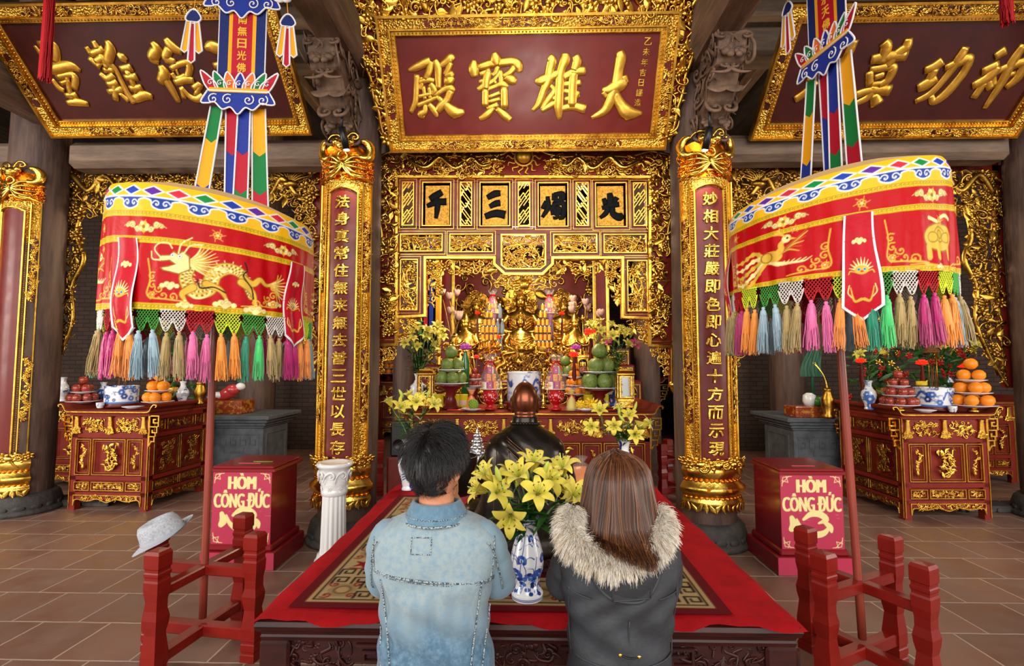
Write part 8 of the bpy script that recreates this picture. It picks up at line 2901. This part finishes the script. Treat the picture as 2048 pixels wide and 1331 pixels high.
for lv in range(9):
 for k in range(14 - lv):
  a = 2 * math.pi * k / (14 - lv) + lv
  r = .113 * (1 - lv / 9.6)
  m.ball((r * math.cos(a), r * math.sin(a), .07 + .045 * lv), (.02, .02, .022), 6, 4, 0, rotm(0, 0, a))
m.build('foil', mat('crinkled_silver_foil', '#c9c9cc', .25, 1.0, bump=('noise', 60, .6, .01)), t)
t = thing('wrapped_fruit', 'orange round bundle in clear wrap at the back of the platform by the statue', 'wrapped gift', (.42, 3.75, PZ + .008))
MB().lathe([(0, 0), (.09, 0), (.13, .08), (.12, .17), (.06, .23), (0, .24)], 24).build('contents', mat('orange_cloth_bundle', '#d9731a', .4), t)
MB().lathe([(.1, 0), (.15, .02), (.145, .1), (.13, .18), (.06, .25), (.02, .27), (.05, .31)], 24).build('wrapper', CELLO, t)
t = thing('loudspeaker', 'small black loudspeaker on a dark red stand behind the platform corner', 'loudspeaker', (-1.09, 4.45, .7))
MB().box(-.075, .075, -.08, .08, 0, .3, 0, .015).build('cabinet', BLACK, t)
MB().lathe([(0, 0), (.05, 0), (.055, .01), (.06, 0)], 20, frame((0, -.081, .1), rotm(math.pi / 2, 0, 0))).build('speaker_cone', BLACK, t)
tag(MB().box(-.1, .1, -.1, .1, .02, .7, 0, .02).box(-.13, .13, -.12, .12, 0, .05, 0, .01).build('speaker_stand', LACQD, None, False, (-1.09, 4.45, 0)), 'dark red wooden stand under the black loudspeaker', 'stand')
for k, (px, py) in enumerate(((604, 1078), (630, 1074))):
 p = on_floor(px, py)
 tag(MB().box(-.06, .06, -.04, .04, 0, .03, 0, .004).build('wood_block', BEAML, None, False, tuple(p)), ('pale wood block on the floor nearest the donation box' if k == 0 else 'pale wood block on the floor nearest the ceramic pedestal'), 'block')

# ---------------------------------------------------------------- lofted figures
class Loft:
 """rings (z, x centre, y centre, half width, half depth); superellipse sections"""
 def __init__(s, rings, p=2.3):
  s.r = np.array(rings, float)
  s.p = p
  zz = np.arange(len(s.r))
  s.f = smooth_path(s.r, 8)
 def at(s, a, q):
  F = s.f
  k = np.linspace(0, 1, len(F))
  z, xc, yc, rx, ry = (np.interp(q, k, F[:, i]) for i in range(5))
  c, n = np.cos(a), np.sin(a)
  return np.stack([xc + rx * np.sign(c) * np.abs(c) ** (2 / s.p), yc + ry * np.sign(n) * np.abs(n) ** (2 / s.p), z], -1)
 def grid(s, nu=96, nv=90, fold=None):
  a = np.linspace(0, 2 * math.pi, nu + 1)[:-1]
  A, Q = np.meshgrid(a, np.linspace(0, 1, nv))
  P = s.at(A, Q)
  if fold is not None:
   ctr = np.stack([np.interp(Q, np.linspace(0, 1, len(s.f)), s.f[:, 1]), np.interp(Q, np.linspace(0, 1, len(s.f)), s.f[:, 2]), P[..., 2]], -1)
   d = P - ctr
   d /= np.linalg.norm(d, axis=-1, keepdims=True) + 1e-9
   P = P + d * fold(P)[..., None]
  return P
 def back(s, x, z, off=.003):
  F = s.f
  o = np.argsort(F[:, 0])
  xc, yc, rx, ry = (np.interp(z, F[o, 0], F[o, i]) for i in (1, 2, 3, 4))
  q = np.clip(np.abs((x - xc) / rx), 0, .995)
  return np.array([x, yc - ry * (1 - q ** s.p) ** (1 / s.p) - off, z])

def remesh(mb, name, m, parent, vox=.006, smooth=3):
 o = mb.build(name, m, None)
 r = o.modifiers.new('join', 'REMESH')
 r.mode, r.voxel_size, r.use_smooth_shade = 'VOXEL', vox, True
 q = o.modifiers.new('soften', 'SMOOTH')
 q.iterations = smooth
 dg = bpy.context.evaluated_depsgraph_get()
 dg.update()
 me = bpy.data.meshes.new_from_object(o.evaluated_get(dg))
 old = o.data
 o.modifiers.clear()
 o.data = me
 if not me.materials: me.materials.append(m)
 bpy.data.meshes.remove(old)
 if parent is not None:
  W = world_of(parent)
  me.transform(Matrix(np.linalg.inv(W).tolist()))
  o.parent = parent
 return o

# bronze statue of a seated monk, seen from behind
BRZ = mat('black_bronze_robe', '#2a2420', .34, .7, bump=('noise', 16, .1, .01), rvary=8, rvar=(.16, .32))
COP = mat('polished_copper_head', '#7d4630', .3, .9, vary=('#3d231a', 5, .5, .8))
mk = thing('seated_monk_statue', 'black bronze statue of a bald seated monk facing the altar', 'statue', (0.005, 2.72, PZ))
ML = Loft([(.575, .005, 2.68, .295, .25), (.6, .005, 2.68, .305, .26), (.66, .005, 2.69, .3, .25), (.74, .005, 2.71, .262, .21), (.84, .005, 2.72, .228, .165), (.94, .005, 2.72, .218, .15), (1.03, .005, 2.725, .217, .14), (1.085, .005, 2.73, .2, .125), (1.125, .005, 2.735, .155, .105), (1.16, .005, 2.74, .1, .085), (1.185, .005, 2.745, .068, .07), (1.215, .005, 2.75, .062, .064)], 2.25)
def mfold(P):
 x, z = P[..., 0], P[..., 2]
 back = np.clip((2.74 - P[..., 1]) * 12, 0, 1)
 diag = x * .8 + z
 return .006 * np.sin(diag * 75) * np.exp(-((x * .95 + z - 1.02) / .1) ** 2) * back + .004 * np.sin(x * 40 + z * 11) * np.clip((.95 - z) * 4, 0, 1)
MB().grid(ML.grid(fold=mfold), wrap=True).build('robe', BRZ, mk, True)
ar = MB()
for s in (-1, 1):
 ar.tube(smooth_path([(s * .13 + .005, 2.76, 1.06), (s * .2, 2.77, .93), (s * .22, 2.86, .8), (s * .08, 3.0, .8)], 5), np.interp(np.linspace(0, 1, 16), [0, .3, 1], [.04, .07, .05]), 14)
 ar.ball((s * .2, 2.9, .66), (.16, .17, .09), 16, 10)
ar.build('sleeves_and_knees', BRZ, mk, True)
sm = MB()
for u in (-.15, -.085, -.03):
 sm.tube([ML.back(.005 + u * (1.0 + .25 * (1.0 - z)), z, .002) for z in np.linspace(.66, 1.06 + .2 * (u + .15), 14)], .0022, 5)
for z in (.72, .82, .93):
 sm.tube([ML.back(x, z + .01 * math.sin(x * 20), .002) for x in np.linspace(-.2, -.02 + (z - .7) * .1, 10)], .0018, 5)
for d in (0, .022, .05, .085):
 sm.tube(smooth_path([ML.back(x, 1.115 - d * .6 - (x + .08) * (.75 + d * 2), .004) for x in np.linspace(-.09, .2, 9)], 3), .004, 6)
sm.build('robe_seams', mat('worn_bronze_seam', '#5a4434', .3, .9), mk, True)
bd = MB()
for k in range(30):
 a = 2 * math.pi * k / 30
 bd.ball((.005 + .074 * math.cos(a), 2.745 + .076 * math.sin(a), 1.178 - .01 * math.sin(a)), .0085, 7, 5)
bd.build('prayer_beads', DBR, mk, True)
MB().lathe([(.07, 1.17), (.07, 1.215), (.066, 1.222), (.06, 1.215)], 28, frame((.005, 2.748, 0))).build('collar', BRZ, mk, True)
hd = MB()
hc = np.array([.005, 2.755, 1.305])
hd.ball(hc, (.071, .09, .103), 28, 20)
hd.tube([(.005, 2.75, 1.17), (.005, 2.75, 1.25)], [.055, .056], 20)
for s in (-1, 1):
 hd.ball(hc + [s * .074, .01, -.015], (.011, .02, .036), 10, 8)
 hd.ball(hc + [s * .068, .012, -.05], (.01, .014, .022), 8, 6)
 hd.ball(hc + [s * .028, .083, .012], (.014, .008, .006), 8, 5)
hd.ball(hc + [0, .095, -.012], (.013, .016, .022), 8, 6).ball(hc + [0, .082, -.06], (.024, .012, .008), 8, 5)
for k in range(3):
 hd.tube([(.005 + .06 * math.sin(a), 2.752 - .066 * math.cos(a), 1.222 + .017 * k) for a in np.linspace(-1.1, 1.1, 12)], .0085, 6)
remesh(hd, 'head', COP, mk, .005, 4)
bs = MB().box(-.33, .34, 2.42, 3.02, PZ + .012, PZ + .035, 0, .008).box(-.31, .32, 2.44, 3.0, PZ + .03, PZ + .072, 0, .01)
c = MB()
carve(c, rect_pts(-.3, .31, PZ + .035, PZ + .068), .05, 808, 1.8, .006)
bs.merge(warp(c, wall_y(2.44)))
bs.build('carved_base', MAHOG, mk, True)

# ---------------------------------------------------------------- people
SKIN = mat('warm_skin', '#c98a68', .48, vary=('#b87556', 14, .45, .75))
def body_mesh(t, c, hc, zs, sh, el, hand, knee_y, tw):
 """kneeling figure as one closed surface: trunk, neck, head with face and ears, arms, hands with fingers, legs"""
 x, y = c
 m = MB()
 m.tube([(x, y, .46), (x, y, .6), (x, y + .01, .8), (x, y, zs)], [.10, .085, .085, .06], 16)
 m.tube([(x, y, zs - .04), (x + (hc[0] - x) * .6, (y + hc[1]) / 2, zs + .05), (hc[0], hc[1], hc[2] - .05)], [.07, .054, .054], 16)
 Rh = rotm(0, 0, -tw)
 L = lambda v: hc + Rh @ np.array(v)
 m.ball(hc, (.074, .092, .112), 24, 18, 0, Rh)
 m.ball(L((0, .035, -.06)), (.056, .06, .06), 16, 12)
 m.ball(L((0, .098, -.022)), (.014, .018, .026), 10, 8)
 for s in (-1, 1):
  m.ball(L((s * .077, -.004, -.018)), (.009, .019, .031), 10, 8, 0, Rh @ rotm(0, 0, s * -.35))
  m.ball(L((s * .03, .088, .0)), (.014, .007, .007), 8, 6)
  m.ball(L((s * .018, .088, -.07)), (.016, .009, .006), 8, 6)
 for s, S, E in ((-1, sh[0], el[0]), (1, sh[1], el[1])):
  S, E, Hd = np.array(S), np.array(E), np.array(hand) + np.array([s * .014, 0, 0])
  Wr = Hd + (E - Hd) * .22
  m.tube(smooth_path([S + (np.array([x, S[1], S[2]]) - S) * .22 - np.array([0, 0, .01]), (S + E) / 2, E], 4), np.linspace(.038, .036, 9), 12)
  m.tube([E, E + (Wr - E) * .4, Wr], [.036, .034, .025], 12)
  up = norm(np.array([0, -.18, 1.0]))
  fw = np.array([0, 1.0, .18])
  m.tube([Wr, Wr + up * .03, Hd + up * .03], [.024, .03, .032], 12, flat=.5, up=(1, 0, 0))
  for k in range(4):
   b0 = Hd + up * .055 + fw * (-.026 + .0175 * k)
   ln = (.062, .072, .076, .064)[k]
   m.tube([b0 - up * .02, b0 + up * ln * .45, b0 + up * ln * .8 - np.array([s * .003, 0, 0]), b0 + up * ln - np.array([s * .006, 0, 0])], [.0098, .0092, .0084, .0062], 9)
  th = Hd + up * .005 - fw * .03
  m.tube([th, th - fw * .018 + up * .025, th - fw * .016 + up * .058], [.0115, .011, .008], 9)
 for s in (-1, 1):
  hx = x + s * .085
  m.tube(smooth_path([(hx, y + .025, .48), (hx + s * .02, y + .05, .3), (hx + s * .03, knee_y, .075)], 5), np.linspace(.07, .058, 11), 12)
  m.tube(smooth_path([(hx + s * .03, knee_y, .07), (hx + s * .02, y - .15, .07), (hx, y - .38, .055)], 5), np.linspace(.058, .036, 11), 12)
  m.tube([(hx, y - .36, .055), (hx - s * .01, y - .48, .045), (hx - s * .01, y - .58, .03)], [.036, .04, .028], 10)
 return remesh(m, 'body', SKIN, t, .0055, 3)

def trousers(t, c, knee_y, col):
 x, y = c
 m = MB()
 m.ball((x, y + .02, .44), (.16, .1, .1), 24, 14)
 for s in (-1, 1):
  hx = x + s * .085
  m.tube(smooth_path([(hx, y + .025, .48), (hx + s * .02, y + .05, .3), (hx + s * .03, knee_y, .078)], 5), np.linspace(.085, .075, 11), 14)
  m.tube(smooth_path([(hx + s * .03, knee_y, .078), (hx + s * .02, y - .15, .075), (hx, y - .38, .06)], 5), np.linspace(.075, .058, 11), 14)
 return remesh(m, 'trousers', col, t, .01, 3)

def sleeve(t, S, E, Hd, r, m, seed):
 S, E, Hd = map(np.array, (S, E, Hd))
 ctr = np.array([-.28 if S[0] < 0 else .302, S[1], S[2]])
 P = smooth_path([S + (ctr - S) * .45 + np.array([0, 0, .012]), S + (ctr - S) * .1, (S + E) / 2 + np.array([0, -.01, 0]), E, (E + Hd) / 2, Hd], 7)
 k = np.linspace(0, 1, len(P))
 rad = np.interp(k, [0, .2, .5, .62, 1], [r * .55, r * .86, r * .95, r * 1.0, r * .62])
 rad = rad * (1 + .03 * np.sin(k * 46 + seed) + .02 * np.sin(k * 85))
 return MB().tube(P, rad, 24), P

def stitch(mb, P, r, gap=True, m=0):
 P = np.array(P)
 mb.tube(P, r, 5, m)

# --- person in the denim jacket
mc = np.array([-.278, 1.63])
mt = thing('person', 'dark short-haired person in a light blue denim jacket kneeling with hands joined', 'person', (mc[0], mc[1], 0))
mh = np.array([-.285, 1.62, 1.18])
msh, mel, mhand = ((-.452, 1.62, .955), (-.108, 1.62, .955)), ((-.458, 1.70, .79), (-.092, 1.71, .785)), (-.258, 1.80, 1.0)
body_mesh(mt, mc, mh, 1.03, msh, mel, mhand, 1.74, .3)
trousers(mt, mc, 1.76, mat('dark_trousers', '#23252b', .8))
DEN = mat('washed_denim', '#ffffff', .85, attr=True, vary=('#6b8ba0', 60, .42, .8), bump=('noise', 260, .5, .002), sheen=.2)
SEAM = mat('pale_denim_stitching', '#a9b4b6', .8, bump=('checker', 300, .8, .003), vary=('#2c3d4d', 230, .47, .53))
JL = Loft([(.40, -.272, 1.64, .19, .135), (.5, -.274, 1.64, .188, .132), (.6, -.276, 1.635, .18, .122), (.7, -.28, 1.63, .168, .115), (.78, -.281, 1.63, .176, .118), (.86, -.281, 1.63, .192, .122), (.92, -.28, 1.63, .2, .12), (.965, -.279, 1.63, .196, .11), (.995, -.279, 1.63, .165, .1), (1.02, -.28, 1.63, .11, .085), (1.036, -.28, 1.628, .074, .075), (1.05, -.28, 1.626, .068, .07)], 2.5)
def jfold(P):
 x, y, z = P[..., 0], P[..., 1], P[..., 2]
 return 1.7 * (.0035 * np.sin(z * 60 + x * 25) * np.exp(-((z - .7) / .12) ** 2) + .004 * np.sin((x + .28) * 30) * np.clip((.82 - z) * 3, 0, 1) + .003 * np.sin((x + .28) * 22 - z * 38) * np.exp(-((z - .84) / .06) ** 2)) * np.clip((1.0 - z) * 6, 0, 1)
def denim(P):
 z, x = P[..., 2], P[..., 0]
 f = np.clip((z - .66) / .16 + .12 * np.sin(x * 31) + .08 * np.sin(x * 57 + z * 20), 0, 1)
 e = np.clip(.5 * np.sin(x * 120) * np.exp(-((z - .8) / .07) ** 2), -.2, .35)
 a, b_ = np.array(C('#43627a')), np.array(C('#8d9da2'))
 g = np.clip(f + e * .4, 0, 1)[..., None]
 return a * (1 - g) + b_ * g
Gm = JL.grid(120, 110, jfold)
MB().grid(Gm, wrap=True, col=denim(Gm)).build('jacket', DEN, mt, True)
for s in (0, 1):
 sl, P = sleeve(mt, msh[s], mel[s], mhand + np.array([(-1, 1)[s] * .05, -.03, -.05]), .061, DEN, s)
 V = sl.verts()
 c4 = denim(V + np.array([0, 0, -.02])) * .5 + np.array(C('#64859a')) * .5
 sl.Cc = [c4]
 o = sl.build('sleeve', DEN, mt, True)
 Q = P.copy()
 q = MB()
 stitch(q, Q[6:32] + np.array([(-1, 1)[s] * .02, -.066, 0]), .0022)
 q.tube(P[3:5] * .5 + P[4:6] * .5 if 0 else [P[-1], P[-3]], [.046, .05], 16)
 q.build('cuff_and_seam', SEAM, o, True)
cl = MB()
rows = []
for z, e in ((1.018, .024), (1.03, .014), (1.062, -.004), (1.07, -.002), (1.066, .006), (1.03, .024), (1.012, .034)):
 rows.append([(-.28 + (.072 + e) * math.cos(a), 1.627 + (.074 + e) * math.sin(a), z - .012 * max(0, math.sin(a)) + .008 * max(0, -math.sin(a)) * 0) for a in np.linspace(math.pi * .75, math.pi * 2.25, 48)])
Gc = np.array(rows)
cl.grid(Gc, col=np.tile(C('#55768c'), (Gc.shape[0] * Gc.shape[1], 1)))
cl.build('collar', DEN, mt, True)
sm = MB()
sm.tube(Gc[-1] + np.array([0, 0, .001]), .0035, 6)
sm.tube(Gc[-2], .002, 5)
L1 = [JL.back(x, .876 - .03 * (x + .46) / .37, .002) for x in np.linspace(-.462, -.095, 40)]
stitch(sm, L1, .0034); stitch(sm, [p + np.array([0, 0, -.007]) for p in L1], .0016)
for s in (-1, 1):
 X0 = lambda z: -.279 + s * (.155 - .05 * np.clip((.86 - z) / .4, 0, 1) ** .8)
 stitch(sm, [JL.back(X0(z), z, .006) for z in np.linspace(.42, .855, 40)], .0026)
 stitch(sm, [JL.back(-.279 + s * (.187 - .13 * (z - .95) ** 2 * 8), z, .004) for z in np.linspace(.84, .985, 14)], .0026)
 stitch(sm, [JL.back(-.279 + s * (.165 + .015 * np.sin(z * 9)), z, .006) for z in np.linspace(.42, .76, 24)], .0022)
for a, b_ in (((-.337, .983), (-.277, .983)), ((-.277, .983), (-.277, .938)), ((-.277, .938), (-.337, .938)), ((-.337, .938), (-.337, .983))):
 stitch(sm, [JL.back(a[0] + (b_[0] - a[0]) * q, a[1] + (b_[1] - a[1]) * q, .001) for q in np.linspace(0, 1, 6)], .0016)
sm.build('stitching', SEAM, mt, True)

def hair(t, name, hc, R, N, fn, r, mats, seed, under=None):
 rg = np.random.default_rng(seed)
 P = []
 for k in range(N):
  p = fn(rg)
  if p is not None: P.append(smooth_path(p, 3))
 n = min(len(p) for p in P)
 A = np.array([p[:n] for p in P])
 rr = np.linspace(1, .35, n) * r
 cols = None if not isinstance(mats, tuple) else np.array([mats[1](rg, A[i, 0]) for i in range(len(A))])
 mb = MB().strands(A, rr, 0, cols)
 if under is not None: mb.merge(under)
 return mb.build(name, mats[0] if isinstance(mats, tuple) else mats, t, True)
HAIRB = mat('strand_hair', '#ffffff', .34, attr=True, spec=.6)
rot = rotm(0, 0, -.3)
crown = norm(np.array([-.1, -.45, .9]))
def man_strand(rg):
 d = norm(rg.normal(0, 1, 3))
 if d[2] < -.72 or (d[1] > .35 and d[2] < .35) or (abs(d[0]) > .7 and d[2] < .12 and d[1] > -.3): return None
 s = np.array([.073, .093, .113])
 p0 = d * s
 nn = norm(d / s)
 tg = d - crown * np.dot(d, crown)
 tg = norm(tg + np.array([.25 * math.sin(d[0] * 9), 0, -.1]) + rg.normal(0, .12, 3))
 tg = norm(tg - nn * np.dot(tg, nn))
 top = np.clip(d[2] + .25, 0, 1)
 L = .014 + .05 * top + .008 * rg.random()
 lift = .1 + .16 * top
 a = p0 + nn * (.003 + .01 * top)
 b_ = a + (tg * .55 + nn * lift * .6) * L
 c_ = b_ + (tg * .9 + nn * (.05 - .1 * top) + np.array([0, 0, -.2])) * L * .7
 return [mh + rot @ q for q in (p0 * .97, a, b_, c_)]
und = MB()
u_ = np.linspace(0, 2 * math.pi, 41)[:-1]
rows = []
for v in np.linspace(0, 2.25, 20):
 rr = []
 for a in u_:
  d = np.array([math.sin(v) * math.cos(a), math.sin(v) * math.sin(a), math.cos(v)])
  f = 1.0
  if d[1] > .3: v2 = min(v, 1.2); d = np.array([math.sin(v2) * math.cos(a), math.sin(v2) * math.sin(a), math.cos(v2)])
  k = 1.03 + .1 * max(0, d[2]) if v < 1.9 else 1.01
  if abs(math.cos(a)) > .7 and v > 1.45: k = .9
  rr.append(mh + rot @ (d * np.array([.073, .093, .111]) * k))
 rows.append(rr)
und.grid(rows, wrap=True, col=np.tile(C('#0d0b0b'), (20 * 40, 1)))
def mcol(rg, p):
 k = rg.random()
 return np.array(C('#0c0b0d' if k < .6 else ('#17151a' if k < .88 else '#2e211c')))
hair(mt, 'hair', mh, rot, 8000, man_strand, .00085, (HAIRB, mcol), 3, und)

# --- person in the fur-hooded parka
wc = np.array([.302, 1.67])
wt = thing('person', 'brown long-haired person in a charcoal parka with a pale fur hood, kneeling', 'person', (wc[0], wc[1], 0))
wh = np.array([.305, 1.66, 1.105])
wsh, wel, whand = ((.145, 1.66, .90), (.459, 1.66, .90)), ((.135, 1.745, .765), (.458, 1.745, .765)), (.30, 1.85, .95)
body_mesh(wt, wc, wh, .965, wsh, wel, whand, 1.8, -.12)
trousers(wt, wc, 1.82, MATS['dark_trousers'])
PARK = mat('charcoal_parka', '#35373c', .62, vary=('#2a2c30', 10, .4, .7), bump=('noise', 22, .35, .012))
WL = Loft([(.40, .305, 1.69, .168, .13), (.5, .304, 1.69, .165, .128), (.6, .303, 1.68, .163, .122), (.68, .302, 1.675, .165, .122), (.76, .302, 1.67, .178, .128), (.84, .302, 1.665, .19, .13), (.9, .302, 1.665, .192, .122), (.94, .302, 1.665, .168, .108), (.97, .302, 1.665, .12, .09), (.99, .303, 1.665, .085, .08), (1.0, .303, 1.665, .08, .076)], 2.5)
def wfold(P):
 x, z = P[..., 0], P[..., 2]
 return 1.6 * (.004 * np.sin(z * 46 + x * 30) * np.exp(-((z - .66) / .1) ** 2) + .0045 * np.sin((x - .3) * 26 + z * 14) * np.clip((.8 - z) * 3, 0, 1) + .003 * np.sin(z * 70 - (x - .3) * 50) * np.exp(-((z - .78) / .06) ** 2))
MB().grid(WL.grid(120, 110, wfold), wrap=True).build('parka', PARK, wt, True)
for s in (0, 1):
 sl, P = sleeve(wt, wsh[s], wel[s], np.array(whand) + np.array([(-1, 1)[s] * .05, -.03, -.05]), .061, PARK, s + 3)
 sl.build('sleeve', PARK, wt, True)
# hood hanging flat on the back, with a tab
hp = [(px, py) for px, py in ((1150, 1085), (1168, 1125), (1190, 1160), (1215, 1186), (1250, 1196), (1285, 1192), (1310, 1160), (1328, 1110), (1335, 1075))]
W3 = lambda px, py, off: WL.back(*at(px, py, 1.55)[[0, 2]], off)
edge = smooth_path([W3(a, b_, .012) for a, b_ in hp], 5)
top_ = smooth_path([W3(1150 + 185 * q, 1062 + 20 * math.sin(q * 3.1), .05) for q in np.linspace(0, 1, 9)], 5)
hood = MB()
hood.grid([edge * (1 - k) + top_ * k + np.array([0, -.035 * math.sin(k * 3.1) , 0]) for k in np.linspace(0, 1, 12)])
hood.tube(edge, .006, 6)
hood.build('hood', PARK, wt, True)
tb = MB()
TP = [[W3(1222 + 74 * u, 1152 + 40 * v - 6 * u, .032 - .012 * v) for u in np.linspace(0, 1, 8)] for v in np.linspace(0, 1, 5)]
tb.grid(TP)
for row in (TP[0], TP[1], TP[-1], [r[0] for r in TP], [r[-1] for r in TP]):
 tb.tube(row, .0024, 5)
tb.build('hood_tab', PARK, wt, True)
sm = MB()
sm.tube([WL.back(x, .615 - .02 * math.cos((x - .3) * 9), .002) for x in np.linspace(.15, .455, 30)], .0032, 6)
sm.tube([WL.back(.312, z, .002) for z in np.linspace(.42, .74, 16)], .002, 5)
for s in (-1, 1):
 sm.tube([WL.back(.302 + s * (.165 - .25 * (z - .8) ** 2), z, .002) for z in np.linspace(.6, .82, 14)], .0022, 5)
 sm.tube([WL.back(.302 + s * (.1 + .07 * q), .80 + .012 * q, .003) for q in np.linspace(0, 1, 6)], .0022, 5)
sm.build('seams', PARK, wt, True)
cd = MB()
c0, c1 = W3(1241, 1311, .004), W3(1279, 1315, .004)
cd.tube(smooth_path([c0, (c0 + c1) / 2 + np.array([0, -.004, -.004]), c1], 5), .0025, 6)
cd.build('drawcord', BLACK, wt, True)
for q in (c0, c1):
 MB().ball(q, (.006, .003, .006), 10, 6).build('gold_eyelet', GOLDS, wt, True)
# fur roll
fp = [(1132, 1022, 1.62), (1122, 1052, 1.58), (1140, 1082, 1.54), (1180, 1104, 1.52), (1230, 1116, 1.51), (1280, 1102, 1.52), (1322, 1078, 1.54), (1338, 1050, 1.58), (1326, 1022, 1.62)]
FP = smooth_path([at(1231 + (a - 1231) * .86, b, Y) for a, b, Y in fp], 8)
FP += np.array([0, -.0, 0])
roll = MB().tube(FP, .028 * np.interp(np.linspace(0, 1, len(FP)), [0, .1, .5, .9, 1], [.7, 1, 1.05, 1, .7]), 14, col=np.array(C('#b09a80')))
rg = np.random.default_rng(9)
N = 26000
i = rg.integers(0, len(FP), N)
T = np.gradient(FP, axis=0)[i]
T /= np.linalg.norm(T, axis=1, keepdims=True)
d = rg.normal(0, 1, (N, 3))
d -= T * np.sum(d * T, 1, keepdims=True)
d /= np.linalg.norm(d, axis=1, keepdims=True)
p0 = FP[i] + T * rg.normal(0, .004, (N, 1)) + d * .022
L = rg.uniform(.018, .036, (N, 1))
dn = np.array([0, -.1, -.6])
cl_ = np.sin(i * 1.7)[:, None] * .22 * T + np.sin(i * .9 + d[:, 2:3].T * 4).T * .12
dr = d + dn * .5 + rg.normal(0, .13, (N, 3)) + cl_
P = np.stack([p0, p0 + dr * L * .4, p0 + dr * L * .75 + dn * L * .2, p0 + dr * L + dn * L * .5], 1)
k = rg.random(N)
cols = np.where(k[:, None] < .55, np.array(C('#f6efe4')), np.where(k[:, None] < .85, np.array(C('#d8c7a8')), np.array(C('#94795c'))))
roll.strands(P, np.array([.0007, .00065, .0005, .0002]), 0, cols)
roll.build('fur_trim', mat('pale_fur', '#ffffff', .6, attr=True, sheen=.3), wt, True)
# long hair over a dark cap
def wcol(rg, p):
 q = math.sin((p[0] - .3) * 70) * .5 + .5
 k = rg.random() * .6 + q * .4
 return np.array(C('#2e1a12' if k < .34 else ('#643a22' if k < .6 else ('#985f34' if k < .85 else '#c9945e'))))
whorl = np.array([-.015, -.03, .12])
def woman_strand(rg):
 a = rg.uniform(-math.pi, math.pi)
 d = np.array([math.sin(a), -math.cos(a)])         # a = 0 is the back
 if abs(a) > 2.25: return None
 lay = rg.uniform(1.0, 1.1)
 w = .085 * lay
 end = .15 + .03 * math.sin(a * 2 + .6) + rg.uniform(-.025, .012)
 pts = [whorl * np.array([1, 1, .97]) + rg.normal(0, .004, 3)]
 for z, r in ((.098, .6), (.055, 1.02), (-.02, 1.2), (-.085, 1.34)):
  pts.append(np.array([d[0] * w * r * 1.02 + .004 * math.sin(a * 9 + z * 20), d[1] * .108 * lay * r + .0, z]))
 cl = .02 * math.sin(a * 3 + 1)
 pts.append(np.array([d[0] * w * 1.28 + cl + rg.normal(0, .006), d[1] * .112 * lay * 1.45 - .045 * max(0, math.cos(a)), -end]))
 pts.insert(-1, np.array([d[0] * w * 1.38 + .5 * cl, d[1] * .108 * lay * 1.42 - .01 * max(0, math.cos(a)), -.118]))
 return [wh + q for q in pts]
und = MB()
rows = []
for z, r in ((.113, .05), (.1, .52), (.06, .9), (0, 1.0), (-.08, 1.0), (-.15, .95), (-.19, .8)):
 rows.append([wh + np.array([.086 * r * math.cos(a), .106 * r * math.sin(a), z]) for a in np.linspace(math.pi * .86, math.pi * 2.14, 40)])
und.grid(rows, col=np.tile(C('#1c120e'), (7 * 40, 1)))
hair(wt, 'hair', wh, None, 7500, woman_strand, .00095, (HAIRB, wcol), 5, und)
